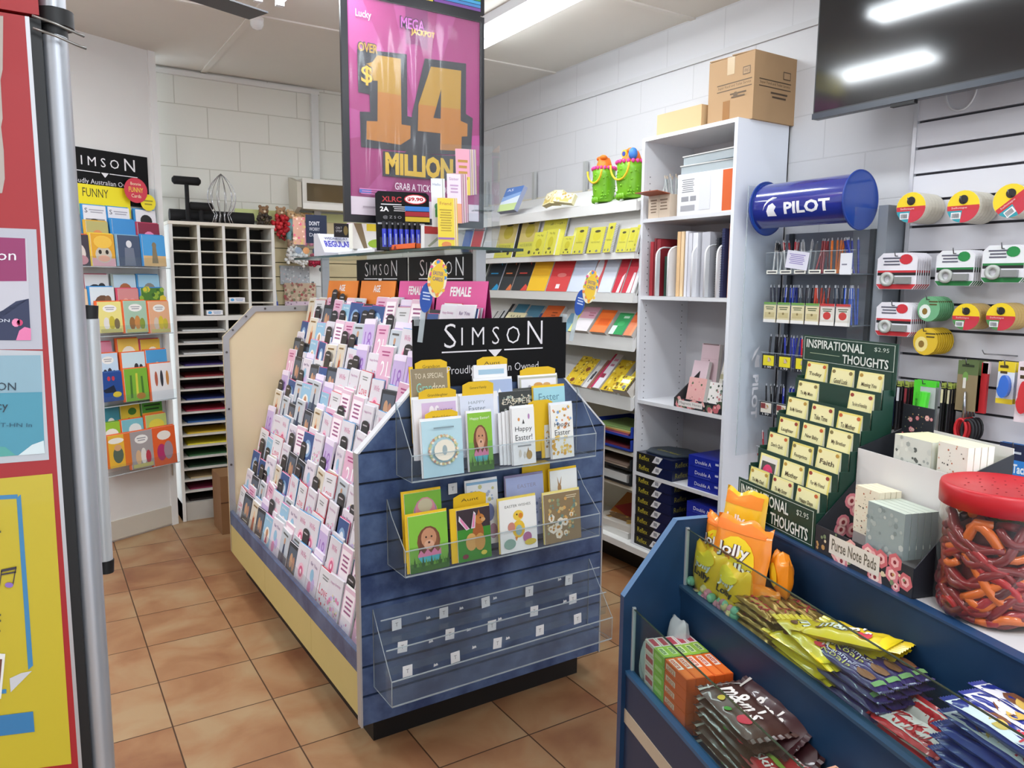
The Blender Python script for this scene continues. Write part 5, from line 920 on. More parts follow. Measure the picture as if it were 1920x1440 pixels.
# files compartment
z = ZS[1]+.001
GB = 'folders standing in the bookcase'
def vfile(label, x0, x1, h, c, d_=.26, name='folder', xo=.02, lean=0, ring=0):
    ya = PX(x0, 500, 2.68).y; yb_ = PX(x1, 500, 2.68).y; w = max(ya-yb_-.002, .003)
    o = thing(name, label, 'folder', (2.66+xo, (ya+yb_)/2, z), (R_(lean), 0, 0), GB); MB().box(0, d_, -w/2, w/2, 0, h, c).build('folder_body', o)
    if ring:
        q = MB()
        for i in range(int(h/.011)): q.tube([(.004*math.cos(t*PI/3)-.002, (w/2+.003)*math.sin(t*PI/3), .006+.011*i) for t in range(6)], .001, '20242c', 4, closed=True)
        q.build('spiral_binding', o)
    return o
Xc = lambda x: 1180+x*.3611
for lb, a_, b2, h, c, rg in (('dark red folder at the left of the file compartment', 106, 124, .27, 'a32a34', 0), ('maroon folder, second from left in the file compartment', 126, 138, .285, '7c1f28', 0), ('dark red wide folder behind the first file holder', 140, 160, .28, '8e2630', 0), ('green folder left of the first white file holder', 142, 156, .19, '24503a', 0), ('dark green folder inside the first white file holder', 182, 218, .195, '1f3f33', 0),
        ('cream folder in the middle of the file compartment', 244, 262, .31, 'eac392', 0), ('pale cream folder beside the cream folder', 264, 280, .31, 'f0d2a8', 0), ('white folder, first of three tall ones', 286, 300, .31, 'e6e4ea', 0), ('white folder, second of three tall ones', 303, 322, .30, 'dcdce4', 0), ('white folder, third of three tall ones', 325, 352, .30, 'e9e9ef', 0), ('grey wide folder behind the second file holder', 372, 415, .30, 'c4c4cc', 0), ('black spiral bound book leaning in the file compartment', 448, 462, .27, '23262e', 1), ('navy spiral bound book at right of the file compartment', 474, 490, .31, '343a66', 1), ('orange folder against the right side of the bookcase', 512, 530, .33, 'e0883a', 0)):
    vfile(lb, Xc(a_), Xc(b2), h, c, ring=rg, name='spiral_book' if rg else 'folder')
for k, (a_, b2) in enumerate(((158, 180), (220, 242), (345, 372), (412, 436), (474, 500))):
    ya = PX(Xc(a_), 500, 2.68).y; yb_ = PX(Xc(b2), 500, 2.68).y; w = .003
    o = thing('file_holder', 'white plastic file divider with rounded top, %s from left' % ORD[k], 'file holder', (2.655, ya, z), group='white file dividers')
    q = MB(); q.prism([(0, 0), (.24, 0), (.24, .24), (.05, .24)]+[(.05-.05*math.sin(t*PI/12), .19+.05*math.cos(t*PI/12)) for t in range(1, 6)]+[(0, .19)], -w/2, w/2, 'ebebee'); q.build('upright_plate', o)
    pr_ = [(0, 0), (0, .19)]+[(.05-.05*math.cos(t*PI/12), .19+.05*math.sin(t*PI/12)) for t in range(1, 7)]+[(.12, .24)]
    MB().tube([(x, 0, zz) for x, zz in pr_], .0045, 'f0f0f2', 8).build('rounded_rim', o)
# pink floral stationery display
z = ZS[2]+.001
fl_ = lambda s, n=30: [('d', .02, .02, .98, .98, n, .05, s, ['dd8f93', '5c6c50', 'e7a8a4', 'c96a72', '41503c']), ('d', .1, .1, .9, .9, n//2, .02, s+1, ['f0c8c0', '8a5a4a'])]
o = thing('floral_display_box', 'dark floral cardboard display box of pads on the bookcase shelf', 'display box', (2.76, 2.52, z))
MB().prism([(-.10, 0), (-.10, .045), (.10, .16), (.12, .16), (.12, 0)], -.15, -.146, M('2a2c30', .5), axis='y').build('side_wall', o)
q = MB(); q.prism([(-.10, 0), (-.10, .045), (.02, .13), (.12, .20), (.12, 0)], .146, .15, M('2a2c30', .5), axis='y').build('side_wall', o)
q = MB().box(-.103, -.10, -.15, .15, 0, .045, '2a2c30'); q.art((-.103, .15, 0), (0, -.3, 0), (0, 0, .045), fl_(11, 26)+[('r', .1, .2, .62, .8, 'e9e3df'), ('t', 'Magnetic Notes', .36, .5, .46, .36, '777070')]); q.build('front_strip', o)
q = MB().box(-.10, .12, -.15, -.151, 0, .16, '2a2c30'); q.art((-.10, -.151, 0), (.22, 0, 0), (0, 0, .10), fl_(12, 26)); q.build('floral_side', o)
def pad(label, dx, dy, dz, w, h, th, bg, it, lean=18, yaw=0):
    o2 = thing('note_pad', label, 'notepad', (2.76+dx, 2.52+dy, z+dz), (0, 0, 0), 'pink floral pads on the bookcase shelf')
    MB().box(-w/2, w/2, 0, th, 0, h, 'f0ece8').art((-w/2, 0, 0), (w, 0, 0), (0, 0, h), it, base=bg).build('pad_cover', o2)
    MB().box(-w/2, w/2, th, th+.004, 0, h, 'd9c9c6').build('backing_card', o2)
    o2.matrix_world = Matrix.Translation((2.76+dx, 2.52+dy, z+dz)) @ Matrix.Rotation(-PI/2, 4, 'Z') @ Matrix.Rotation(R_(-lean), 4, 'X')
pad('tall pale pink floral pad standing at the back of the bookcase shelf', .10, .13, .10, .115, .20, .02, 'e6c9d0', [('d', .1, .3, .5, .6, 6, .05, 2, ['6a5a5c', 'c98a94']), ('r', .05, .97, .95, 1, '8a7070'), ('r', .1, .62, .9, .625, 'c9a8b0')], 6)
pad('pale pink pad half hidden left of the boxed pads', .03, .15, .01, .10, .21, .02, 'e8ccd4', [('e', .5, .3, .2, .1, 'c98a94')], 14)
pad('white boxed pad set with green trim, right of the display', .05, -.03, .02, .125, .22, .05, 'ded9cd', [('r', .0, .55, 1, .66, 'b8b28e'), ('r', .05, .7, .95, .95, 'eceae4'), ('l', .2, .2, .8, .5, 3, 'b0a894')], 16)
pad('pink pad with leaf sprigs in the front of the floral display', -.045, .075, .015, .115, .13, .03, 'e3aba6', fl_(21, 12), 12)
pad('white pad with dark leaf print in the front of the floral display', -.045, -.055, .015, .10, .12, .03, 'efe9e4', [('d', .05, .05, .95, .95, 20, .06, 23, ['3c4a40', 'c98a8a', '6a7a6a'])], 12)
# reams
GR1 = 'black and yellow paper reams in the bookcase'; GR2 = 'blue paper reams in the bookcase'
def ream(kind):
    o = thing('paper_ream', '', 'paper ream')
    if kind:   # black and yellow, long side to the front
        q = MB().box(0, .21, -.26, 0, 0, .052, M('141b38', .3, coat=.3)); q.art((0, 0, 0), (0, -.15, 0), (0, 0, .052), [('r', 0, 0, 1, 1, '121316'), ('t', 'Reflex', .38, .55, .5, .5, 'c9bb34')])
        q.art((0, -.26, 0), (.21, 0, 0), (0, 0, .052), [('t', 'Reflex', .3, .5, .4, .5, '8a8430')])
        q.box(-.0005, 0, -.26, -.15, 0, .05, M('0f1a44', .3))
        q.art((-.0012, -.115, 0), (0, -.07, 0), (0, 0, .052), [('p', [(.4, 1.02), (1.1, .98), (.7, .3), (.0, .3)], 'e4e4e8'), ('r', .4, .5, .75, .85, '9a9aa2')]); q.build('wrapper', o)
        MB().box(.0, .1, .0005, .001, .001, .004, 'e2e2e6').build('paper_edge', o)
    else:
        q = MB().box(0, .25, -.20, 0, 0, .052, M('1a2a9c', .3, coat=.3)); q.art((0, 0, 0), (0, -.20, 0), (0, 0, .052), [('t', 'Double A', .47, .5, .5, .34, 'e6e8f4'), ('l', .2, .1, .7, .22, 1, '4a5ac0')]); q.build('wrapper', o)
        MB().prism([(-.0006, .03), (-.0006, .04), (-.0006, .038)], -.19, -.17, 'cfd4ee', axis='y').build('seal', o)
    return o
rA, rB = ream(1), ream(0); uA = uB = 0
def putream(kind, x, y, z, yaw, label):
    global uA, uB
    r = rA if kind else rB
    if (kind and not uA) or (not kind and not uB): o = r
    else: o = dup(r, (0, 0, 0))
    if kind: uA = 1
    else: uB = 1
    o.location = (x, y, z); o.rotation_euler = (0, 0, R_(yaw)); o['label'] = label; o['group'] = GR1 if kind else GR2
for k in range(7): putream(1, 2.655+.002*(k % 2), 2.922, .207+k*.0535, 0, 'black and yellow ream under the ream shelf, %s from the bottom of its stack' % ORD[k])
for k in range(2): putream(1, 2.655, 2.922, ZS[3]+.001+k*.0535, 0, 'black and yellow ream on the ream shelf, %s of two' % ['lower', 'upper'][k])
for k in range(6): putream(0, 2.665, 2.565, .207+k*.0535, 0, 'blue ream under the ream shelf, %s from the bottom of its stack' % ORD[k])
for k in range(3): putream(0, 2.665, 2.565, ZS[3]+.001+k*.0535, 0, 'blue ream on the ream shelf, %s from the bottom of its stack' % ORD[k])
q = MB().prism([(-.0, -.04), (.02, -.1), (.12, -.15), (.2, -.12), (.22, 0), (.18, .1), (.08, .13), (.0, .08)], 0, .006, M('3a4550', .35), axis='z'); q.art((.03, .08, .006), (0, -.17, 0), (.12, 0, 0), [('t', 'Carbon Neutral', .5, .4, .9, .22, 'c9c04a')])
tag(q.build('paper_sleeve', loc=(2.68, 2.80, ZS[3]+.11)), 'dark wrapper sleeve lying on top of the black and yellow reams', 'wrapper')
# ================================================================ BACK WALL GOODS
sl = M('d3c49a', .55, var=.03)
bs = thing('display_slatwall', 'beige slatwall panel on the back wall right of the pigeonholes', 'slatwall', (1.75, 5.48, 1.0)); SI = Matrix.Translation((-1.75, -5.48, -1.0))
q = MB(); q.T = SI
for k in range(14): z = .6+k*.1; q.box(1.46, 2.2, 5.475, 5.498, z+.006, z+.1, sl)
q.box(1.46, 2.2, 5.488, 5.498, .6, 2.0, M('5c5236', .8)); q.box(1.46, 2.2, 5.47, 5.498, 2.0, 2.06, M('cfd69a', .5)); q.build('slats', bs)
q = MB(); q.T = SI; q.box(1.25, 1.62, 5.46, 5.474, 1.985, 2.06, 'd3dc96').build('header_strip', bs)
c0, c1 = PY(568, 390, 5.3), PY(640, 340, 5.3)
o = thing('wall_box', 'white wall-mounted box with smoked window behind the jackpot poster', 'wall box', ((c0.x+c1.x)/2+.08, 5.4, c0.z)); w = .44; h = c1.z-c0.z
MB().box(-w/2, w/2, -.10, .09, 0, h, 'dedbd2').build('housing', o); MB().box(-w/2+.03, w/2-.03, -.104, -.10, .05, h-.03, M('5c5038', .12, coat=.8)).build('window', o); MB().box(-w/2, w/2, -.106, -.1, -.004, .035, 'efede6').build('lower_lip', o)
solid(MB().prism([(5.498, 2.0), (5.3, 2.08), (5.3, 2.25), (5.498, 2.3)], 1.63, 1.66, M('c9c3b2', .5), axis='x'), 'side_bracket', 'pale bracket plate left of the white wall box', 'bracket')
def blob(label, px, py, Y, r, cols, name, cat, n=40, sx=1, sz=1.3, seed=1, grp='fluffy accessories hanging on the back slatwall', extra=None):
    c = PY(px, py, Y); rr_ = random.Random(seed); o = thing(name, label, cat, (c.x, Y, c.z-r*sz), group=grp)
    q = MB()
    for i in range(n):
        t = rr_.uniform(0, 2*PI); u = rr_.uniform(-1, 1); s_ = math.sqrt(1-u*u); rad = r*rr_.uniform(.5, .95)
        q.ball((rad*s_*math.cos(t)*sx, rad*s_*math.sin(t)*.6, r*sz+rad*u*sz), r*.24, r*.2, r*.24, cols[i % len(cols)], 7, 5)
    q.build('body', o)
    MB().tube([(0, .01, r*sz*1.9), (0, .02, r*sz*2.2), (0, .06, r*sz*2.25)], .003, 'b9a27a', 6).build('hanging_loop', o)
    if extra: extra(o, r*sz)
    return o
def bearhead(c, dz):
    def f(o, h): MB().ball((0, 0, h*2.0), .034, .03, .03, c, 12, 8).ball((-.024, 0, h*2.0+.026), .012, .009, .012, c, 8, 6).ball((.024, 0, h*2.0+.026), .012, .009, .012, c, 8, 6).ball((-.012, -.028, h*2+.004), .004, .003, .004, '1c1410', 6, 4).ball((.012, -.028, h*2+.004), .004, .003, .004, '1c1410', 6, 4).ball((0, -.03, h*2-.008), .010, .006, .008, 'e8d6b8', 8, 5).build('bear_head', o)
    return f
blob('dark brown fluffy bear keyring hanging beside the black roll', 495, 415, 5.40, .055, ['3a302a', '4a3c30', '5a4a3a'], 'plush_keyring', 'plush toy', seed=1, extra=bearhead('8a6a4a', 0))
blob('red fluffy bear keyring hanging on the back slatwall', 527, 420, 5.40, .066, ['c8242e', 'a81c26', 'd83038'], 'plush_keyring', 'plush toy', 60, sx=.95, sz=1.25, seed=2, extra=bearhead('b08a66', 0))
blob('red tassel under the red fluffy keyring', 530, 438, 5.42, .036, ['b81e28', '981820'], 'tassel', 'plush toy', 24, sz=1.5, seed=12)
def doll(label, px, py, c, hair):
    p = PY(px, py, 5.4); o = thing('plush_keyring', label, 'plush toy', (p.x, 5.4, p.z-.09), group='fluffy accessories hanging on the back slatwall')
    for s in (-1, 1): MB().tube([(s*.02, 0, .07), (s*.022, -.004, .0), (s*.022, -.006, -.02)], [.018, .018, .014], c, 10).build('leg', o)
    MB().ball((0, 0, .1), .038, .028, .05, c, 12, 8).build('body', o); bearhead('c9a67a', 0)(o, .085)
    MB().ball((0, .012, .185), .036, .02, .03, hair, 10, 6).build('hood', o)
doll('pale blue plush keyring on the back slatwall', 560, 430, '86b9dc', 'e6dcc8'); doll('teal plush keyring behind the pale blue one', 547, 425, '6f9a9c', 'd9ceb8'); doll('pink plush keyring left of the badge stand', 577, 432, 'dc8aa2', 'c9a27a')
blob('white fluffy plush hanging above the patterned paper', 548, 478, 5.38, .055, ['ecebe8', 'f6f5f2', 'dcdad8'], 'plush_toy', 'plush toy', 60, seed=4, extra=bearhead('a88a70', 0))
blob('second white fluffy plush touching the glass shelf edge', 566, 486, 5.36, .045, ['ecebe8', 'f6f5f2', 'e2e0de'], 'plush_toy', 'plush toy', 50, seed=5)
blob('crimson plush hanging right of the white ones', 590, 488, 5.36, .05, ['a8183c', '8a1430', 'b8244a'], 'plush_toy', 'plush toy', 50, sx=1.3, sz=.9, seed=6)
def bsheet(label, x0, y0, x1, y1, Y, bg, it, name='gift_wrap', cat='gift wrap'):
    a_, b2 = PY(x0, y1, Y), PY(x1, y0, Y); w, h = b2.x-a_.x, b2.z-a_.z
    q = MB().box(0, w, 0, .006, 0, h, bg).art((0, 0, 0), (w, 0, 0), (0, 0, h), it); return tag(q.build(name, loc=(a_.x, Y, a_.z)), label, cat)
bsheet('silver patterned gift wrap sheet on the back slatwall', 526, 499, 584, 533, 5.462, 'b4babf', [('d', 0, 0, 1, 1, 70, .025, 3, ['d8dde0', '8f979e', 'c9b9bc'])])
bsheet('red and beige floral gift wrap sheet below the silver one', 534, 531, 592, 566, 5.452, 'cbb49a', [('d', 0, 0, 1, 1, 70, .04, 4, ['b05a58', '8a8a6a', 'd9c9b0', 'a87068'])])
bsheet('white card with a black round logo behind the orange AGE signs', 581, 497, 612, 536, 5.455, 'e6e8e6', [('e', .7, .78, .14, .12, '3a4a50'), ('r', .1, .1, .25, .2, '4a6a70')], 'logo_card', 'card')
bsheet('pink printed strip at the foot of the floral gift wrap', 535, 565, 592, 577, 5.442, 'e4cfe0', [('d', 0, 0, 1, 1, 12, .02, 6, ['8a6a8a', 'b89ab0'])])
o = thing('gift_wrap_roll', 'pale blue and white gift wrap roll leaning right of the cabinet', 'gift wrap roll', (1.475, 5.38, 1.38)); MB().cyl((0, 0, 0), (-.02, .02, .28), .024, M('c3d4e4', .4, var=.1), 16).build('roll', o); MB().cyl((0, -.0, .01), (-.003, 0, .05), .0255, '5a6ac0', 16).build('blue_band', o)
# ================================================================ HANGING JACKPOT POSTER
YP = 3.0
A, B_ = PY(645, 415, YP), PY(905, 430, YP); pw_ = B_.x-A.x; z0 = (A.z+B_.z)/2; z1 = PY(888, 30, YP).z
o = thing('jackpot_poster', 'hanging pink lottery poster reading OVER $14 MILLION in a black frame', 'poster', ((A.x+B_.x)/2, YP, z0)); hh = z1-z0
bf = M('17161c', .35); W2 = pw_/2; b_ = .028
for nme, bx in (('frame_side', (-W2, -W2+b_, -.008, .008, 0, hh)), ('frame_side', (W2-b_*.7, W2, -.008, .008, 0, hh)), ('frame_bottom', (-W2+b_, W2-b_*.7, -.008, .008, 0, .03)), ('frame_top', (-W2+b_, W2-b_*.7, -.008, .008, hh-.022, hh+.01))): MB().box(*bx, bf).build(nme, o)
def pp(x, y):
    yt = -20+(x-95)*.146; yb2 = 1245+(x-120)*.056; xl = 95+(y+20)*.02; return ((x-xl)/790, (yb2-y)/(yb2-yt))
PG = lambda pts, c: ('p', [pp(*p) for p in pts][::-1], c)
def TX(s, x0, y0, x1, y1, c, bold=0):
    a_ = pp((x0+x1)/2, (y0+y1)/2); e_ = pp(x1, (y0+y1)/2); f_ = pp((x0+x1)/2, y0); return ('t', s, a_[0], a_[1], 2*(e_[0]-a_[0]), 2*(f_[1]-a_[1]), bold, c)
G1c, G2c, DK = 'a98022', 'ab6c20', '28262e'
mag = '98246c'
it = [('p', [(.5, .45), (.12, 1), (.0, 1), (0, .8)], 'a63c80'), ('p', [(.5, .45), (.02, .5), (.02, .36)], 'a63c80'), ('p', [(.5, .5), (.5, 1), (.34, 1)], 'a63c80'), ('p', [(.55, .5), (.8, 1), (.66, 1)], 'a63c80'), ('p', [(.5, .4), (.98, .3), (.98, .45)], 'b03a88'), ('p', [(.45, .4), (.3, .12), (.12, .12)], 'a63c80'),
      ('r', .035, .035, .965, .115, 'd9cdd8'), PG([(435, 60), (558, 70), (560, 290), (500, 262), (440, 262)], '7e1f62'),
      PG([(183, 305), (445, 318), (452, 655), (500, 665), (505, 815), (440, 850), (205, 832), (198, 640), (252, 640), (248, 545), (190, 535)], DK), PG([(545, 335), (785, 352), (790, 632), (832, 655), (826, 862), (600, 862), (440, 862), (470, 800), (478, 640)], DK),
      PG([(288, 332), (412, 345), (416, 545), (290, 530), (290, 470), (224, 470), (224, 385), (262, 370)], G1c), PG([(290, 528), (416, 543), (420, 702), (470, 708), (470, 778), (415, 815), (233, 790), (233, 690), (290, 690)], G2c),
      PG([(580, 378), (756, 393), (757, 610), (512, 590)], G1c), PG([(512, 588), (757, 608), (758, 672), (800, 688), (800, 758), (766, 760), (766, 842), (640, 838), (640, 745), (510, 735)], G2c), PG([(598, 660), (640, 500), (640, 664)], DK),
      TX('$', 200, 385, 266, 505, DK, .03), TX('$', 203, 392, 262, 498, 'd8a832', .01), TX('OVER', 183, 268, 292, 328, DK, .08), TX('OVER', 187, 273, 288, 322, G1c, .03), TX('MEGA', 405, 122, 545, 190, '3c0c38', .05), TX('MEGA', 410, 127, 540, 186, 'c05ab4', .02), TX('JACKPOT', 465, 186, 598, 226, 'd8b04a', .03), TX('Lucky', 172, 100, 252, 150, 'e4c4da', .01),
      PG([(318, 852), (745, 872), (745, 1015), (318, 990)], DK), TX('MILLION', 332, 872, 716, 995, 'cfa92a', .05), TX('GRAB A TICKET TODAY', 385, 1038, 745, 1078, 'ead6e4', .01), PG([(195, 1060), (258, 1063), (258, 1087), (195, 1084)], '3f63b8'), ('l', .1, .125, .28, .155, 3, 'd07ab8'), ('l', .12, .06, .24, .08, 1, 'a89aa6')]
q = MB().box(-W2+b_, W2-b_*.7, -.001, .001, .03, hh-.022, M(mag, .5)); q.art((-W2, -.0012, 0), (pw_, 0, 0), (0, 0, hh), it, step=.0003)
q.build('poster_print', o)
# wavy clear film in front of the print
q = MB(); nx, nz = 60, 30; vs = []
rr_ = random.Random(8)
ph_ = [rr_.uniform(0, 6) for _ in range(6)]
for j in range(nz+1):
    for i in range(nx+1):
        u, v = i/nx, j/nz; a_ = .6+.6*math.sin(3.1*u+1)
        y = -.020-.0030*a_*(math.sin(58*u+1.2*math.sin(5*v+ph_[0])+ph_[1])+.6*math.sin(91*u+1.8*v+ph_[2]))*(1.15-v)*(.35+u)
        vs.append((-W2+b_+(pw_-1.7*b_)*u, y, .03+(hh-.055)*v))
q.add(vs, [(j*(nx+1)+i, j*(nx+1)+i+1, (j+1)*(nx+1)+i+1, (j+1)*(nx+1)+i) for j in range(nz) for i in range(nx)], clear('poster_film', 'ffffff', .05, .12), True)
q.build('clear_cover', o)
hd_ = MB().box(-W2, W2, -.008, .008, hh+.01, hh+.13, bf)
hd_.art((-W2+b_, -.008, hh+.018), (pw_-1.7*b_, 0, 0), (0, 0, .10), [('r', 0, 0, .62, 1, 'd8c44a'), ('t', 'GOLDEN CASKET', .28, .42, .5, .36, .02, '2a2a24')]+[('r', .63, .02+.14*i, 1, .02+.14*i+.12, c) for i, c in enumerate(['7a4a9a', '4a8ac8', '4aa8d8', '5aa84a', 'e0c83a', 'e08a3a', 'c83a3a'])])
hd_.build('brand_header', o)
for s in (-1, 1): MB().cyl((s*W2*.8, 0, hh+.13), (s*W2*.8, 0, ZC-z0), .0012, 'd0d0d0', 6).build('hanging_cord', o)
# ================================================================ GOODS ON THE GLASS SHELF
GZ = 1.697
def gp(x, y, Y): return PY(x, y, Y)
Y = 2.9; a_, b2 = gp(710, 470, Y), gp(803, 470, Y); t_ = gp(757, 358, Y)
o = thing('battery_display', 'black hanging-card display of blue torches priced $9.90 on the glass shelf', 'display', ((a_.x+b2.x)/2, Y, GZ), (R_(-6), 0, R_(-14))); w = (b2.x-a_.x)*1.0; h = t_.z-GZ
q = MB().prism([(-w/2, 0), (w/2, 0), (w/2, h-.012), (w/2-.012, h), (-w/2+.012, h), (-w/2, h-.012)], 0, .004, KB)
q.art((-w/2, 0, 0), (w, 0, 0), (0, 0, h), [('t', 'XLRC', .30, .87, .36, .09, .02, 'b0242e'), ('e', .74, .88, .21, .085, 'c8242e'), ('e', .74, .88, .19, .07, 'f0eef0'), ('t', '$9.90', .74, .88, .30, .07, .04, 'b81e28'), ('l', .1, .76, .48, .8, 1, 'd0d0d4'), ('t', '2A', .16, .70, .16, .08, .03, 'f0f0f0'), ('l', .32, .66, .56, .76, 3, 'c9c9cc'), ('r', .54, .68, 1, .76, '2f78c8'), ('r', .54, .59, 1, .67, 'a01c2a'), ('r', .54, .50, 1, .58, 'd0b52e'), ('t', '@ Z S O', .3, .56, .34, .06, '9a9aa0'), ('r', .03, .44, .9, .47, 'a8a8ae')]); q.build('backing_card', o)
for k in range(7):
    x = -w/2+.03+k*.023; q = MB().cyl((x, -.014, .012), (x, -.014, .085), .0095, M('2436c0', .25, coat=.6), 12).cyl((x, -.014, .085), (x, -.014, .115), .008, '18181c', 12)
    q.art((x-.003, -.0235, .02), (.006, 0, 0), (0, 0, .045), [('r', 0, 0, 1, 1, '8fa4e0')]); q.build('torch', o)
MB().box(-w/2+.01, w/2-.01, -.026, -.024, 0, .05, ACR).build('pocket', o)
o = thing('orange_tray', 'orange tray with round finger holes at the front of the glass shelf', 'tray', (1.345, 2.80, GZ))
q = MB(); L0 = .30
for s in (0,):
    q.box(-.075, .075, -.13, .17, 0, .003, 'e8622a'); q.box(-.075, -.072, -.13, .17, 0, .022, 'ee6a2c'); q.box(.072, .075, -.13, .17, 0, .022, 'ee6a2c'); q.box(-.075, .075, .167, .17, 0, .022, 'ee6a2c'); q.box(-.075, .075, -.13, -.127, 0, .02, 'ee6a2c')
q.build('tray_body', o)
for k, y in enumerate((.11, .06)): MB().cyl((-.0755, y, .006), (-.0752, y, .006), .012, '8a2a14', 14).build('finger_hole', o)
# stepped acrylic booklet rack with greeting booklets
o = thing('booklet_rack', 'clear stepped acrylic rack of small booklets at the near end of the glass shelf', 'booklet rack', (1.44, 2.56, GZ), (0, 0, R_(-20)))
for k, (dx, dy, z, hb_) in enumerate(((-.05, -.03, 0, .10), (-.05, .05, .06, .10), (.02, -.02, .07, .14), (.06, .05, .15, .14))):
    MB().box(dx-.035, dx+.045, dy-.02, dy+.045, z, z+.003, ACR).box(dx-.035, dx+.045, dy-.022, dy-.02, z, z+.06, ACR).build('pocket', o)
MB().box(-.09, .11, .096, .099, 0, .40, ACR).build('back_sheet', o); MB().box(-.09, .11, -.06, .10, 0, .004, ACR).build('base_sheet', o); q = MB().box(.108, .11, -.05, .10, 0, .38, ACR).build('side_sheet', o)
GBk = 'small booklets in the clear rack on the glass shelf'
def booklets(tl, tr, yb2, Y, n, bg, it, lb, cols):
    A_, B2, C2 = PY(*tl, Y), PY(*tr, Y), PY(tl[0], yb2, Y); w = B2.x-A_.x; h = A_.z-C2.z
    for k in range(n):
        q = MB().box(0, w, 0, .0022, 0, h, cols[k % len(cols)] if k else 'f2ecec')
        if k == 0: q.art((0, 0, 0), (w, 0, 0), (0, 0, h), it, base=bg)
        tag(q.build('booklet', loc=(A_.x+.0062*k*1.0, Y+.0045*k, C2.z+.0012*k), rot=(R_(-5), 0, R_(-12))), lb if k == 0 else lb.replace(' at the front', '')+', %s behind the front one' % ORD[k-1], 'booklet', GBk)
L_ = lambda c: [('l', .15, .2, .85, .8, 8, c)]
booklets((822, 370), (850, 365), 468, 2.47, 5, 'ecd23c', [('t', 'Friend', .5, .9, .7, .06, 'c06a3a'), ('l', .12, .35, .88, .8, 9, 'b89a2a'), ('r', 0, .2, 1, .24, '9a6ab0'), ('e', .5, .1, .3, .06, 'e08a4a')], 'yellow booklet at the front of the clear rack', ['e6c25a', 'eddc9a', 'd9a86a', 'f0e6c8'])
booklets((810, 333), (829, 327), 425, 2.52, 4, 'e8eaee', [('t', 'Hello', .5, .88, .7, .05, '7a8ab0'), ('e', .5, .42, .25, .07, '5aa06a'), ('r', .3, .2, .75, .36, '4a9a4a')], 'white booklet with green drawing at the front of the rack left pocket', ['dcdee0', 'b8beb4', 'e8e8e2'])
booklets((840, 324), (864, 318), 418, 2.54, 9, 'eadce8', [('t', 'Sister', .5, .9, .7, .06, 'b080b0'), ('l', .2, .6, .8, .8, 3, 'c09ac0'), ('r', 0, 0, 1, .4, 'f0a880')], 'lilac and peach booklet at the front of the middle pocket', ['d9b0bc', 'b06a8a', 'e8d0d4', '9a5a6a', 'ded4d0'])
booklets((856, 277), (880, 271), 365, 2.58, 9, 'e4a0b4', [('r', 0, 0, 1, .4, 'e8d05a'), ('l', .15, .3, .85, .8, 4, 'b88a3a')], 'pink and yellow booklet at the front of the topmost pocket', ['c8a0b8', '9a86a8', 'd9c9bc', 'a88a7a', 'e0d2b8'])
Y = 2.6; a_ = PY(796, 468, Y); b2 = PY(826, 468, Y); q = MB().box(0, b2.x-a_.x, 0, .03, 0, .085, 'e6e6e4').art((0, 0, 0), (b2.x-a_.x, 0, 0), (0, 0, .085), [('r', 0, .62, 1, .95, 'c8403c'), ('p', [(.2, .1), (.8, .5), (.9, .4), (.3, .05)], 'a8b09a')])
tag(q.build('card_pack', loc=(a_.x, Y, GZ)), 'small red and white pack between the torch display and the booklets', 'pack')
# far half: boxes, badges
Y = 3.72; a_, b2 = PY(612, 470, Y), PY(668, 470, Y)
o = thing('sign_tray', 'white tray lettered REGULAR on the glass shelf with a slanted front', 'tray', ((a_.x+b2.x)/2, Y, GZ)); w = b2.x-a_.x
q = MB(); q.prism([(-.06, 0), (-.06, .01), (.05, .115), (.10, .115), (.10, 0)], -w/2, w/2, 'e2e3ea', axis='x'); q.T = None
q2 = MB(); q2.prism([(-.06, 0), (-.06, .015), (.04, .11), (.10, .11), (.10, 0)], -w/2-.03, w/2, 'c4c6d0', axis='x'); q2.art((-w/2-.02, -.0602+.01, .0245), (w*.98, 0, 0), (0, .08, .076), [('t', 'WEDNESDAY', .5, .82, .8, .16, .02, '2a2a5a'), ('t', 'REGULAR', .5, .45, .9, .42, .04, '3a3aa0')]); q2.build('tray_body', o)
def gbox(label, x0, x1, y0, y1, Y, d_, bg, it, name='pack', cat='pack', zb=None):
    a_, b2 = PY(x0, y1, Y), PY(x1, y0, Y); zz = GZ if zb is None else zb; q = MB().box(0, b2.x-a_.x, 0, d_, 0, b2.z-zz, bg); q.art((0, 0, 0), (b2.x-a_.x, 0, 0), (0, 0, b2.z-zz), it)
    return tag(q.build(name, loc=(a_.x, Y, zz)), label, cat)
gbox('black game card with small print leaning on the white tray', 627, 655, 420, 445, 3.70, .006, '16161a', [('t', 'CAN T', .3, .68, .4, .16, 'c9c9c9'), ('t', 'STOP', .3, .45, .4, .16, 'c9c9c9'), ('e', .75, .5, .15, .35, '7a6a3a')], 'game_card', 'card', zb=PY(640, 445, 3.7).z)
gbox('pink and white clear card box right of the black game card', 655, 668, 418, 450, 3.76, .03, 'd9c0d0', [('d', 0, 0, 1, 1, 10, .1, 3, ['b87a9a', 'f0f0f4'])], zb=GZ+.03)
o = thing('badge_stand', 'clear stand with navy slogan packet and badges at the far end of the glass shelf', 'display stand', (1.27, 3.95, GZ))
MB().box(-.10, .10, 0, .003, 0, .19, ACR).box(-.10, .10, -.05, 0, 0, .003, ACR).box(-.10, .10, -.052, -.05, 0, .06, ACR).build('stand_sheet', o)
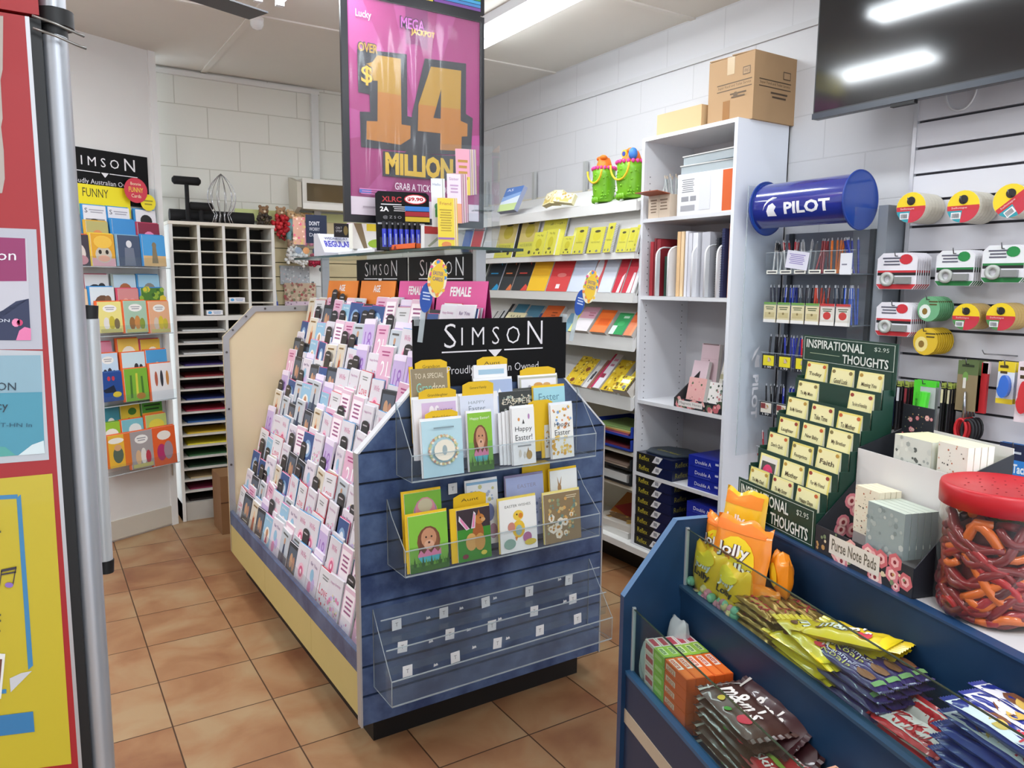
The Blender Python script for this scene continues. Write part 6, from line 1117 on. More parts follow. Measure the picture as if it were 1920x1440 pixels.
q = MB().box(-.02, .09, -.02, -.014, .07, .215, '1f2c44').art((-.02, -.02, .07), (.11, 0, 0), (0, 0, .145), [('t', "DON'T", .4, .7, .5, .15, .02, 'd9dce2'), ('t', 'WORRY', .4, .5, .5, .12, 'd9dce2'), ('t', 'DAY', .4, .3, .5, .12, 'd9dce2')]); q.build('navy_packet', o)
MB().box(-.09, -.03, -.03, -.024, .06, .20, 'c99a84').art((-.09, -.03, .06), (.06, 0, 0), (0, 0, .14), [('d', 0, 0, 1, 1, 24, .1, 5, ['d8607a', 'e8c8b8', 'c8b06a'])]).build('floral_packet', o)
for k, (x, c) in enumerate(((-.07, '8a98a8'), (-.03, 'e09a5a'), (.02, '2a3a5a'), (.06, 'b8c4cc'))): MB().cyl((x, -.045, .03), (x, -.041, .03), .017, c, 16).build('badge', o)
o = thing('paper_block', 'white paper blocks lying along the glass shelf behind the orange tray', 'paper', (1.36, 3.32, GZ)); MB().box(-.07, .07, -.2, .25, 0, .014, 'e4e6ea').build('sheets', o); MB().box(-.06, .08, -.15, .1, .0145, .022, 'dfe3e6').build('upper_sheets', o)
o = thing('game_box', 'white and yellow game box standing behind the torch display', 'box', (1.42, 3.35, GZ+.0225)); q = MB().box(-.14, .10, 0, .05, 0, .115, 'eef0e6').art((-.14, 0, 0), (.24, 0, 0), (0, 0, .115), [('r', .28, .72, 1, 1, 'ecd93a'), ('p', [(.02, 1), (.18, 1), (.3, 0), (.22, 0)], '8a7a5a'), ('e', .55, .22, .25, .2, '9cc23a'), ('e', .9, .15, .14, .14, 'd98a5a')]); q.build('box_body', o)
# ================================================================ PEN STAND (blue drum header)
SX, SY0, SY1 = 2.78, 1.83, 2.26
gy = M('858a94', .5); gp2 = M('80858f', .5)
ps = thing('pen_stand', 'wall pen stand with blue drum header lettered PILOT', 'pen stand', (2.88, 2.04, .75)); QI = Matrix.Translation((-2.88, -2.04, -.75))
def qb(): q = MB(); q.T = QI; return q
qb().box(2.93, 2.96, SY0-.02, SY1+.02, .75, 1.80, gy).build('back_panel', ps)
qb().box(2.86, 2.985, SY0-.075, SY0-.035, .75, 1.885, M('868b92', .5)).build('side_post', ps)
for y in (SY0+.01, SY1-.03): qb().box(2.915, 2.93, y, y+.02, .75, 1.8, M('3a3d44', .5)).build('slotted_strip', ps)
db = M('26328a', .18, coat=1.0); cc = Vector((2.775, 0, 1.905)); Rr = .102
arc = [(cc.x-Rr*math.cos(t), cc.z+Rr*math.sin(t)) for t in [R_(-62)+R_(150)*i/18 for i in range(19)]]
q = qb(); n_ = len(arc); yl, yr = SY1+.0, SY0-.01
vs = [(x, yl, z) for x, z in arc]+[(x, yr, z) for x, z in arc]+[(x+.004, yl, z) for x, z in arc]+[(x+.004, yr, z) for x, z in arc]
q.add(vs, [(i, n_+i, n_+i+1, i+1) for i in range(n_-1)], db, True); q.add(vs, [(2*n_+i, 2*n_+i+1, 3*n_+i+1, 3*n_+i) for i in range(n_-1)], db, True)
q.build('drum_cover', ps)
def sliced(g, n=7):
    bm = bmesh.new(); vv = [bm.verts.new((x, y, 0)) for x, y in g[0]]
    for f in g[1]:
        try: bm.faces.new([vv[i] for i in f])
        except ValueError: pass
    for k in range(1, n): bmesh.ops.bisect_plane(bm, geom=bm.verts[:]+bm.edges[:]+bm.faces[:], plane_co=(0, k/n, 0), plane_no=(0, 1, 0))
    bm.verts.index_update(); r_ = ([(v.co.x, v.co.y) for v in bm.verts], [tuple(v.index for v in f.verts) for f in bm.faces]); bm.free(); return r_
def curved(strs, y0, y1, a0, a1, c):       # print wrapped on the drum
    q = qb()
    for kind, dat in strs:
        vs_, fs_ = sliced(dat)
        P_ = []
        for a_, b_ in vs_: t = R_(a0+(a1-a0)*b_); P_.append((cc.x-(Rr+.0006)*math.cos(t), y0+(y1-y0)*a_, cc.z+(Rr+.0006)*math.sin(t)))
        q.add(P_, fs_, c)
    return q
wl2 = 'e6e6ec'
curved([('t', text_geo('PILOT', .035))], 2.10, 1.885, -24, 4, wl2).build('lettering', ps)
def strip(pts, w):
    vs_, fs_ = [], []
    for i, (x, y) in enumerate(pts): vs_ += [(x, y-w[i]), (x, y+w[i])]
    for i in range(len(pts)-1): fs_.append((2*i, 2*i+2, 2*i+3, 2*i+1))
    return vs_, fs_
lg = [('s', strip([(0, .35), (.12, .62), (.35, .85), (.65, 1.0), (.95, 1.0)], [.01, .06, .08, .06, .01])), ('s', ([(.3, 0), (.95, -.02), (.8, .3), (.95, .5), (.7, .72), (.4, .6), (.25, .3)], [(0, 1, 2, 3, 4, 5, 6)]))]
curved(lg, 2.205, 2.135, -26, 16, wl2).build('logo', ps)
dm = bpy.data.materials.new('blue_clear'); dm.use_nodes = True; nt = dm.node_tree; b = nt.nodes['Principled BSDF']; b.inputs['Base Color'].default_value = col('1f4aa8'); b.inputs['Roughness'].default_value = .12; b.inputs['Alpha'].default_value = .86
for y, ex in ((SY1+.004, 0), (SY0-.012, 1)):
    q = qb(); pts = [(cc.x-.113*math.cos(2*PI*i/40), cc.z-.002+.113*math.sin(2*PI*i/40)) for i in range(40)]
    q.prism(pts, y, y+.005, dm); q.build('end_disc', ps)
    q = qb(); q.tube([(x, y+.0025, z) for x, z in pts], .004, '1c3c90', 6, closed=True).build('disc_rim', ps)
# clear side sheet with vertical lettering
q = qb(); q.box(2.69, 2.93, 2.298, 2.30, .80, 2.0, ACR); q.build('clear_side_sheet', ps); qb().box(2.688, 2.690, 2.297, 2.301, .80, 2.0, ACRE).build('sheet_edge', ps)
vs_, fs_ = text_geo('PILOT', .035); q = qb(); q.add([(2.775+.04*b_, 2.2965, 1.165-.20*a_) for a_, b_ in vs_], fs_, wl2)
q.art((2.76, 2.2965, 1.20), (.06, 0, 0), (0, 0, .09), [('p', [(0, .3), (.3, .8), (.9, 1.1), (.5, .7)], wl2), ('p', [(.4, 0), (.95, 0), (.85, .35), (.95, .55), (.6, .65), (.4, .3)], wl2)]); q.build('side_lettering', ps)
qb().box(2.70, 2.92, SY0-.04, SY0-.038, .9, 1.87, ACR).build('clear_front_sheet', ps)
rows = [(1.620, .13, 6, 'tray'), (1.412, .105, 6, 'card'), (1.213, .085, 5, 'tag'), (1.0, .075, 5, 'tag2'), (.80, .06, 5, 'low')]
PC = [['d9d4d0', 'e0dcd8', 'c9c9cc', '9a3038', 'e0742a', '2a3a9c'], ['1c2034', '22389a', '2a2a34', 'c0402c', '16283a', '2a50b0'], ['16161c', '2230a0', 'c42430', '1a1a20', '20242c'], ['16161c', '2230a0', 'c42430', '1a1a20', '20242c'], ['a82430', 'b02a34', '8a1c28', '1a1a20', '1a1a20']]
RN = ['top', 'second', 'third', 'fourth', 'bottom']; CN = ['clear black', 'clear red', 'clear', 'dark red', 'orange', 'blue']
GPN = 'pens standing in the pen stand pockets'; pens = {}
for r, (z, h, n, kd) in enumerate(rows):
    qb().box(SX+.01, 2.93, SY0, SY1, z-.004, z, gp2).build('shelf', ps)
    qb().box(SX-.002, SX, SY0, SY1, z, z+h*.7, ACR).build('clear_front', ps); qb().box(SX-.003, SX+.001, SY0, SY1, z+h*.7, z+h*.7+.002, ACRE).build('clear_edge', ps)
    wd = (SY1-SY0)/n
    for i in range(n):
        y = SY1-wd*(i+.5); yb2 = y+wd*.40
        if i: qb().box(SX, 2.90, y+wd/2-.0008, y+wd/2+.0008, z, z+h*.75, ACR).build('divider', ps)
        q = qb(); o_, u_ = (SX-.0026, yb2, z+.002), (0, -wd*.8, 0)
        if kd == 'tray': q.box(SX-.0025, SX-.0015, yb2-wd*.8, yb2, z, z+.016, 'e8e6da'); q.art((SX-.0026, yb2, z), u_, (0, 0, .016), [('l', .1, .1, .9, .9, 1, '3a3a40')])
        elif kd == 'card':
            c_ = 'ddd2aa' if i < 4 else 'dcd6cc'; q.box(SX-.0025, SX-.0015, yb2-wd*.86, yb2+.004, z-.004, z+.085, c_); q.art((SX-.0026, yb2+.004, z-.004), (0, -wd*.9, 0), (0, 0, .089), [('r', 0, .86, 1, 1, '6a9a4a' if i < 4 else 'c03a3a'), ('l', .15, .62, .85, .8, 2, '4a5a3a'), ('r', .1, .25, .9, .5, 'c9bb8a' if i < 4 else 'e6e2da'), ('e', .5, .45, .28 if i > 3 else .08, .18 if i > 3 else .06, 'c8403c' if i > 3 else '8a7a50'), ('r', 0, 0, 1, .16, 'eceae6')])
        elif kd == 'low': q.box(SX-.0025, SX-.0015, yb2-wd*.8, yb2, z, z+.01, 'b02a34')
        else: q.box(SX-.0025, SX-.0015, yb2-wd*.8, yb2, z-.012, z+.055, 'c9c9cc'); q.art((SX-.0026, yb2, z-.012), u_, (0, 0, .067), [('r', 0, 0, 1, 1, '23262e'), ('r', .08, .22, .92, .9, 'e6d92e' if kd == 'tag' else 'e2ddd0'), ('e', .5, .62, .2, .16, 'b8983a'), ('p', [(.3, .5), (.7, .5), (.5, .8)], 'd0b8b0'), ('r', .1, .5, .45, .85, '8a3a3a' if kd == 'tag2' else 'e6d92e'), ('t', '1.99', .5, .12, .5, .14, 'f0f0f0')])
        q.build('price_card', ps)
        cnt = 4 if kd != 'tray' else 3
        if kd in ('tag', 'tag2') and i > 3: cnt = 2
        for k in range(cnt+2):
            c_ = PC[r][i]; L2 = .145 if kd == 'tray' else h+.055; key = (c_, L2)
            if key not in pens:
                clr = r == 0 and i < 3; q = MB(); bm = M(c_, .25, coat=.5)
                q.cyl((0, 0, 0), (0, 0, L2*.7), .0042, bm if not clr else M('d6d4d2', .2), 8).cyl((0, 0, L2*.7), (0, 0, L2*.93), .0046, bm if r else M(c_ if i > 2 else ['1c1c20', 'b02030', '9a9a9c'][i], .3), 8).cyl((0, 0, L2*.93), (0, 0, L2), .0022, 'b8bac0', 6).box(.003, .0055, -.001, .001, L2*.66, L2*.92, 'c9cbd0' if r else bm)
                pens[key] = q.build('pen'); o = pens[key]
            else: o = pens[key].copy(); C.objects.link(o)
            o.location = (2.80+.022*(k % 3)+.008*rnd.random(), y-wd*.3+wd*.6*((k*.618) % 1), z+.001); m_ = 14 if kd == 'tray' else 5
            o.rotation_euler = (R_(rnd.uniform(-m_, m_)*1.3), R_(rnd.uniform(-4, 6)), rnd.uniform(0, 6))
            tag(o, '%s pen, pocket %s from left in the %s row of the pen stand' % ({'d9d4d0': 'clear', 'e0dcd8': 'clear', 'c9c9cc': 'grey', '9a3038': 'dark red', 'e0742a': 'orange', '2a3a9c': 'blue'}.get(c_, 'blue' if c_[4:] > '9' and c_[0] == '2' else 'red' if c_[0] in 'cab8' else 'black'), ORD[i], RN[r]), 'pen', GPN+', %s row' % RN[r])
o = thing('notice_card', 'white card with purple handwriting on the top pocket of the pen stand', 'card', (SX-.006, 2.10, 1.64), (0, R_(8), R_(-90))); 
q = MB().box(-.055, .055, 0, .001, 0, .075, 'dcdae6').art((-.055, 0, 0), (.11, 0, 0), (0, 0, .075), [('l', .12, .25, .85, .85, 6, '8a7ab8')]); q.build('card_sheet', o)
tag(MB().box(-.026, .026, -.0015, 0, 0, .085, 'e0e0e6').art((-.026, -.0015, 0), (.052, 0, 0), (0, 0, .085), [('l', .15, .4, .6, .55, 1, '7a7a8a')]).build('notice_card', loc=(SX-.004, 1.865, 1.615), rot=(0, 0, R_(-90))), 'white blank card on the last pocket of the top pen row', 'card')
# ================================================================ WHITE SLATWALL AND HANGING GOODS
sp_ = M('d5d4da', .4); sw2 = thing('slatwall', 'white slatwall on the right wall with hanging tapes and stationery', 'slatwall', (2.985, .6, .5)); VI = Matrix.Translation((-2.985, -.6, -.5))
q = MB(); q.T = VI
q.box(2.99, 2.999, -.6, 1.733, .5, 2.56, M('3a3a40', .6))
for k in range(20):
    z = .502+.1*k; q.box(2.975, 2.99, -.6, 1.73, z+.006, z+.1-.004, sp_)
q.box(2.975, 2.99, -.6, 1.73, 2.306, 2.56, M('cccbd0', .45)); q.build('slats', sw2)
q = MB(); q.T = VI; q.box(2.97, 2.999, 1.73, 1.745, .5, 2.56, M('c9c9ce', .35, .3)).build('edge_strip', sw2)
hk = M('6a6a6e', .3, .8); SW = 2.975
def hook(y, z, L2, up=.02, parent=None):
    return MB().tube([(SW, y, z), (SW-L2, y, z), (SW-L2-.006, y, z+up)], .002, hk, 6)
def YZ(px, py, X): p = PX(px, py, X); return p.y, p.z
GT = 'rolls and packs hanging on slatwall hooks'
def rollstack(label, px, py, X, r, n, th, body, lab, rin=.35, tiltx=0):
    """n rolls on one hook, axis towards the wall; printed disc on the first"""
    y, z = YZ(px, py, X); L2 = SW-X+.02
    tag(hook(y, z+r*rin*.75, L2+.0).build('display_hook'), 'hook of '+label, 'hook')
    for k in range(n):
        o = thing('tape_roll', ('front roll of the ' if k == 0 else '%s roll behind, ' % ORD[k-1])+label, 'tape roll', (X+k*(th+.001), y, z), (0, 0, 0), GT)
        if (label, body) not in rollstack.c:
            q = MB(); ring_ = [(r*rin, 0), (r, 0), (r, th), (r*rin, th)]
            n2 = 28; vs = []; 
            for i in range(n2):
                t = 2*PI*i/n2; vs += [(x_, rr2*math.cos(t), rr2*math.sin(t)) for rr2, x_ in ring_]
            fs = [(i*4+j, i*4+(j+1) % 4, ((i+1) % n2)*4+(j+1) % 4, ((i+1) % n2)*4+j) for i in range(n2) for j in range(4)]
            q.add(vs, fs, M(body, .45, var=.05), False); rollstack.c[(label, body)] = q.build('tape_ring', o)
        else: c2 = rollstack.c[(label, body)].copy(); C.objects.link(c2); c2.parent = o
        if k == 0 and lab:
            q = MB(); a_ = R_(tiltx)
            def sec(t0, t1, c, off, r0=.0):
                pts = [(-.0006-off, -r*.985*math.cos(t), r*.985*math.sin(t)) for t in [R_(t0+(t1-t0)*i/20)+a_ for i in range(20 if t1-t0 > 350 else 21)]]+([(-.0006-off, 0, 0)] if t1-t0 < 350 else [])
                q.quad(*pts[::-1], m=c)
            cols3 = lab
            sec(0, 360, cols3[0], 0); sec(182, 262, cols3[2], .0003); sec(262, 358, cols3[3], .0004)
            pts = [(-.0014, -r*a1*math.cos(a_)+r*b1*math.sin(a_)*1, r*a1*math.sin(a_)*1+r*b1*math.cos(a_)) for a1, b1 in ((-.97, -.24), (.97, -.24), (.98, .08), (-.98, .08))]
            pts = [(-.0014, -(u*math.cos(a_)-v*math.sin(a_))*r, (u*math.sin(a_)+v*math.cos(a_))*r) for u, v in ((-.95, -.24), (.95, -.24), (.97, .06), (-.97, .06))]
            q.quad(*pts, m=cols3[1])
            o_ = lambda u, v: Vector((-.0018, -(u*math.cos(a_)-v*math.sin(a_))*r, (u*math.sin(a_)+v*math.cos(a_))*r))
            q.art(o_(-.75, -.2), o_(.3, -.2)-o_(-.75, -.2), o_(-.75, .02)-o_(-.75, -.2), [('t', 'Sellotape', .5, .5, .9, .7, 'f0d8d8')])
            q.art(o_(-.7, -.75), o_(-.1, -.75)-o_(-.7, -.75), o_(-.7, -.35)-o_(-.7, -.75), [('r', 0, 0, 1, 1, 'eceef0')]+[('r', .1+.1*i, .15, .15+.1*i, .85, '4a4a50') for i in range(8)])
            q.cyl((-.0022, 0, r*.42), (-.0018, 0, r*.42), r*.28, '1c1a1a', 16, smooth=False)
            q.build('round_label', o)
    return
rollstack.c = {}
rollstack('masking tape stack, first from the pen stand, upper row', 1708, 389, 2.84, .057, 6, .021, 'd8d2c2', ('f0cf1e', 'c8303a', '2f9aa8', 'c83244'))
rollstack('masking tape stack, second from the pen stand, upper row', 1806, 387, 2.84, .057, 6, .021, 'd8d2c2', ('f0cf1e', 'c8303a', '2f9aa8', 'c83244'))
rollstack('masking tape stack at the right edge with tilted label', 1895, 376, 2.84, .057, 4, .021, 'd8d2c2', ('f0cf1e', 'c8303a', '2f9aa8', 'c83244'), tiltx=38)
rollstack('amber packing tape stack, left of two in the middle row', 1811, 594, 2.84, .048, 5, .02, 'b99a58', ('f0cf1e', 'c8303a', '4a8a4a', 'c83244'))
rollstack('amber packing tape stack, right of two in the middle row', 1876, 594, 2.84, .048, 5, .02, 'b99a58', ('f0cf1e', 'c8303a', '4a8a4a', 'c83244'))
def packs(label, px0, py0, px1, py1, X, n, gap, build, name, cat, lean=0):
    """n blister packs on one hook facing -x; build(q, w, h) draws one in x-z facing -y"""
    a_ = PX(px0, py1, X); b2 = PX(px1, py0, X); w, h = a_.y-b2.y, b2.z-a_.z; y = (a_.y+b2.y)/2
    tag(hook(y, b2.z-.012, SW-X+.016).build('display_hook'), 'hook of '+label, 'hook')
    o = thing(name, 'front pack of the '+label, cat, group=GT); build(o, w, h)
    o.matrix_world = Matrix.Translation((X, y, a_.z)) @ Matrix.Rotation(R_(-90+lean), 4, 'Z')
    for k in range(1, n):
        d_ = dup(o, (0, 0, 0), label='%s pack behind, %s' % (ORD[k-1], label)); d_.matrix_world = Matrix.Translation((X+gap*k, y-.001*k, a_.z)) @ Matrix.Rotation(R_(-90+lean), 4, 'Z')
def disp(c1, c2, c3):
    def f(o, w, h):
        q = MB(); pf = [(-w/2, h*.12), (-w*.42, 0), (w*.42, 0), (w/2, h*.12), (w/2, h*.88), (w*.36, h), (-w*.36, h), (-w/2, h*.85)]
        q.prism(pf, 0, .0012, 'e6e4ea'); q.art((-w/2, 0, 0), (w, 0, 0), (0, 0, h), [('p', [(.02, .56), (.98, .56), (.98, .85), (.84, .99), (.16, .99), (.02, .85)], c1), ('r', .02, .46, .98, .52, c2), ('r', .02, .38, .98, .46, '1c1c1e'), ('r', 0, .52, 1, .56, c1), ('p', [(.0, .14), (.1, .01), (.9, .01), (1, .14)], c2), ('e', .72, .82, .16, .14, c3), ('l', .14, .64, .6, .9, 3, '5a5a6a')]); q.build('backing_card', o)
        q = MB().lathe([(h*.1, 0), (h*.2, 0), (h*.2, .012), (h*.1, .012), (h*.1, 0)], M('b9bdb8', .25), seg=18); q.v = [(a1-w*.2, -c1_-.001, b1+h*.28) for a1, b1, c1_ in q.v]; q.box(w*.0, w*.38, -.014, 0, h*.16, h*.34, M('8a8c8a', .3)); q.build('tape_dispenser', o)
    return f
packs('red tape dispenser packs, upper group beside the pen stand', 1642, 473, 1722, 542, 2.84, 7, .014, disp('e9e6ec', 'cc3038', 'cc2c38'), 'tape_dispenser_pack', 'tape dispenser')
packs('green tape dispenser packs, left of two groups', 1752, 468, 1830, 536, 2.86, 6, .014, disp('e6e8ea', '1f7a3c', '1f8a44'), 'tape_dispenser_pack', 'tape dispenser')
packs('green tape dispenser packs, right group by the frame edge', 1838, 458, 1925, 530, 2.86, 6, .014, disp('e6e8ea', '1f7a3c', '1f8a44'), 'tape_dispenser_pack', 'tape dispenser')
packs('red tape dispenser packs, lower group beside the pen stand', 1640, 568, 1712, 628, 2.84, 8, .012, disp('e9e6ec', 'cc3038', 'cc2c38'), 'tape_dispenser_pack', 'tape dispenser')
def tapeY(c, c2):
    def f(o, w, h):
        q = MB(); q.prism([(w*.5*math.cos(2*PI*i/16), h*.5+h*.5*math.sin(2*PI*i/16)) for i in range(16)], 0, .004, c); q.art((-w/2, 0, 0), (w, 0, 0), (0, 0, h), [('e', .35, .4, .26, .28, c2), ('e', .35, .4, .12, .13, '8a6a2a'), ('l', .5, .62, .9, .85, 2, '5a4a1a')]); q.build('tape_pack', o)
    return f
packs('yellow tape packs under the red dispensers', 1710, 616, 1760, 664, 2.85, 8, .014, tapeY('dcb82c', 'e8d68a'), 'tape_pack', 'tape')
packs('green and white tape packs between dispensers and amber rolls', 1718, 556, 1764, 602, 2.85, 8, .012, tapeY('6fae80', 'dfe8e0'), 'tape_pack', 'tape')
def marker(o, w, h):
    q = MB().box(-w/2, w/2, 0, .001, 0, h, 'b4b8ba'); q.art((-w/2, 0, 0), (w, 0, 0), (0, 0, h), [('p', [(0, .32), (.3, .36), (.3, .95), (1, .98), (1, 1), (0, 1)], '4fd030'), ('r', .0, .9, 1, 1, '4fd030'), ('t', 'highlighter', .16, .6, .1, .4, '2a6a1c')]); q.build('backing_card', o)
    MB().cyl((-w*.08, -.012, h*.04), (w*.0, -.012, h*.45), .015, M('2fae22', .3), 14).cyl((w*.0, -.012, h*.45), (w*.10, -.012, h*.82), .016, M('56e23c', .3), 14).build('green_marker', o)
packs('green highlighter packs in the lower row', 1706, 716, 1756, 823, 2.87, 2, .02, marker, 'marker_pack', 'marker')
def penblk(body, cap):
    def f(o, w, h):
        MB().box(-w/2, w/2, 0, .001, 0, h, '1e1c20').box(-w/2, w/2, -.0006, 0, h*.9, h, '9aa84a').build('backing_card', o)
        MB().cyl((0, -.008, h*.08), (0, -.008, h*.62), w*.24, M(body, .3), 10).cyl((0, -.008, h*.62), (0, -.008, h*.88), w*.26, M(cap, .3), 10).build('marker_pen', o)
    return f
for k, (px, b2, c2, lb) in enumerate(((1666, '2f6ab8', '7ab4e0', 'blue'), (1684, '1a1a1e', 'c9c9d0', 'black and silver'), (1698, '5a1c24', '8a2a34', 'dark red'), (1766, '1a1a1e', 'd9d2a8', 'black, right of highlighter,'), (1778, '1a1a1e', 'c9c2a0', 'black, left of scissors,'))):
    packs('%s marker pens in the lower row' % lb, px-8, 714+k*1.5, px+8, 806+k*2.5, 2.88, 3, .018, penblk(b2, c2), 'marker_pack', 'marker')
def sciss(o, w, h):
    MB().box(-w/2, w/2, 0, .001, h*.38, h, '8a7a5a').art((-w/2, 0, h*.38), (w, 0, 0), (0, 0, h*.62), [('r', 0, .72, 1, 1, '5c6e42'), ('e', .4, .68, .14, .1, '6f9a4a'), ('r', .3, .45, .45, .66, 'd9d6cc'), ('l', .2, .85, .8, .95, 1, '2a341c')]).build('backing_card', o)
    MB().tube([(w*.0, -.006, h*.62), (w*.04, -.008, h*.3)], [.004, .007], M('b8bac0', .25, .9), 6).build('blades', o)
    for s, c in ((-1, 'c8242c'), (1, '1c1c20')): MB().tube([(s*.012+w*.1+s*.02*(1+.0)*math.cos(2*PI*i/14), -.008, h*.15+h*.13*math.sin(2*PI*i/14)) for i in range(14)], .0055, c, 8, closed=True).build('handle', o)
packs('scissors with red and black handles on green cards', 1785, 678, 1836, 824, 2.88, 4, .02, sciss, 'scissors', 'scissors')
tag(solid(MB().box(2.90, 2.915, PX(1850, 720, 2.9).y, PX(1833, 720, 2.9).y, PX(1840, 775, 2.9).z, PX(1840, 680, 2.9).z, 'c8262e').box(2.90, 2.914, PX(1852, 720, 2.9).y, PX(1840, 720, 2.9).y, PX(1840, 700, 2.9).z, PX(1840, 678, 2.9).z, 'd9c9cc'), 'ruler_pack', 'red boxed pack hanging right of the scissors', 'pack'), 'red boxed pack hanging right of the scissors', 'pack')
def corr(c, bg, tp_):
    def f(o, w, h):
        MB().box(-w/2, w/2, 0, .001, 0, h, bg).art((-w/2, 0, 0), (w, 0, 0), (0, 0, h), [('r', 0, .76, 1, 1, tp_), ('r', 0, 0, 1, .12, tp_), ('l', .1, .68, .6, .95, 2, '4a3a1a')]).build('backing_card', o)
        q = MB(); q.prism([(w*.36*math.cos(2*PI*i/20)*(1 if i < 5 or i > 10 else .7), h*.42+h*.27*math.sin(2*PI*i/20)) for i in range(20)], -.02, 0, M(c, .25, coat=.6)); q.build('correction_tape', o)
    return f
packs('blue correction tape blister on yellow card', 1866, 680, 1905, 755, 2.88, 2, .02, corr('2a6ad0', 'dfe3e8', 'ecd02c'), 'correction_tape_pack', 'correction tape')
packs('red correction tape blister at the right edge', 1900, 680, 1945, 790, 2.88, 2, .02, corr('d0202c', 'e8dade', 'ecdce2'), 'correction_tape_pack', 'correction tape')
packs('small black packs with white heads under the scissors', 1797, 832, 1828, 885, 2.88, 4, .016, lambda o, w, h: MB().box(-w/2, w/2, 0, .004, 0, h, 'e0dcd8').art((-w/2, 0, 0), (w, 0, 0), (0, 0, h), [('r', 0, .35, 1, 1, '1a1a1e'), ('l', .1, .6, .9, .9, 2, 'c9c28a'), ('e', .5, .16, .3, .14, 'b83a5a')]).build('backing_card', o), 'stationery_pack', 'pack')
packs('adhesive putty pack lettered Blu-Tack at the right edge', 1868, 838, 1935, 905, 2.89, 2, .014, lambda o, w, h: MB().box(-w/2, w/2, 0, .006, 0, h, '2a7fd0').art((-w/2, 0, 0), (w, 0, 0), (0, 0, h), [('r', 0, .62, 1, 1, '1a2448'), ('t', 'Blu-Tack', .52, .42, .86, .22, .03, 'e6eef6'), ('r', 0, 0, 1, .22, 'c9d6e0'), ('l', .3, .74, .7, .86, 1, 'c9d0dc')]).build('backing_card', o), 'putty_pack', 'pack')
for k, (px, py, L2) in enumerate(((1775, 836, .11), (1863, 662, .14))):
    y, z = YZ(px, py, 2.9); q = MB().tube([(SW, y-.02, z-.01), (SW-L2, y, z), (SW-L2-.012, y+.002, z+.014)], .0022, M('8a8a8e', .3, .8), 6)
    if k: q.tube([(SW, y-.045, z-.01), (SW-L2, y-.02, z), (SW-L2, y, z)], .0022, M('8a8a8e', .3, .8), 6)
    tag(q.build('display_hook'), ['empty metal hook left of the small black packs', 'empty double wire hook above the blue correction tape'][k], 'hook')
# ================================================================ TELEVISION
a_ = PX(1523, 225, 2.72); Xt = 2.72
tv = thing('television', 'large black wall-mounted television at the upper right reflecting tube lights', 'television', (Xt, 1.37, a_.z))
yl = a_.y-1.37; zt = .72; wy = 1.24
tf = M('101216', .25)
MB().box(0, .035, yl-wy, yl, 0, zt, M('191b20', .3), front=None).build('tv_body', tv, bevel=.004)
tsm, nt, b = nodes('tv_screen'); b.inputs['Base Color'].default_value = (.006, .007, .009, 1); b.inputs['Roughness'].default_value = .10; b.inputs['Specular IOR Level'].default_value = .9
MB().box(-.0012, 0, yl-wy+.008, yl-.008, .028, zt-.008, tsm).build('screen', tv)
MB().box(-.004, .0, yl-wy, yl, 0, .022, M('2e3540', .3)).build('lower_bezel', tv)
MB().box(-.002, .02, yl-.42, yl-.33, -.012, 0, '0c0c0e').build('sensor_bar', tv)
MB().box(.035, .275, yl-.85, yl-.4, .2, .5, M('18181a', .5)).build('wall_bracket', tv)
y, z = YZ(1800, 178, 2.96); MB_ = MB().tube([(2.965, y+.055*math.cos(t), z+.075*math.sin(t)+.02) for t in [PI+PI*i/12 for i in range(13)]], .004, 'dcdcde', 8); tag(MB_.build('cable'), 'white cable looping below the television', 'cable')
# ================================================================ CONFECTIONERY COUNTER (turned 16 degrees to the wall)
TH = R_(16.2); nv = Vector((math.cos(TH), -math.sin(TH), 0)); dv_ = Vector((math.sin(TH), math.cos(TH), 0))
CM = Matrix.Rotation(-TH, 4, 'Z')            # counter frame: x = across (n), y = along (d), z up
def L2W(n, d, z): return CM @ Vector((n, d, z))
def at_n(x, y, N): r_ = ray(x, y); p = EYE+r_*(N/r_.dot(nv)); return (p.dot(nv), p.dot(dv_), p.z)
def at_z(x, y, Z): p = PZ(x, y, Z); return (p.dot(nv), p.dot(dv_), p.z)
def cth(name, label, cat, n, d, z, yaw=0, group=None, rx=0, ry=0):
    o = thing(name, label, cat, L2W(n, d, z), group=group); o.rotation_euler = (Matrix.Rotation(-TH, 3, 'Z') @ Euler((rx, ry, yaw)).to_matrix()).to_euler(); return o
m, nt, b = nodes('counter_blue'); N = nt.nodes.new; L = nt.links.new
tc = N('ShaderNodeTexCoord'); n1 = N('ShaderNodeTexNoise'); n1.inputs['Scale'].default_value = 5; n1.inputs['Detail'].default_value = 6; L(tc.outputs['Object'], n1.inputs[0])
cr = N('ShaderNodeValToRGB'); cr.color_ramp.elements[0].position = .35; cr.color_ramp.elements[0].color = col('152c48'); cr.color_ramp.elements[1].position = .7; cr.color_ramp.elements[1].color = col('1c3a5a'); L(n1.outputs[0], cr.inputs[0]); L(cr.outputs[0], b.inputs[0]); b.inputs['Roughness'].default_value = .4
CB = m; b.inputs['Specular IOR Level'].default_value = .25; EB = M('54779f', .4); GB_ = M('3f474f', .5, var=.1)
ctr = thing('candy_counter', 'blue tiered confectionery counter with clear fronts in the right foreground', 'counter', L2W(.95, .6, 0)); ctr.rotation_euler = (0, 0, -TH)
KI = Matrix.Translation((-.95, -.6, 0))
def kb(): q = MB(); q.T = KI; return q
D1, D0 = 1.44, -.35
prf = [(.684, 0), (.684, .893), (.806, 1.056), (1.45, 1.056), (1.45, 0)]
kb().prism(prf, D1, D1+.018, CB).build('end_panel', ctr)
q = kb()
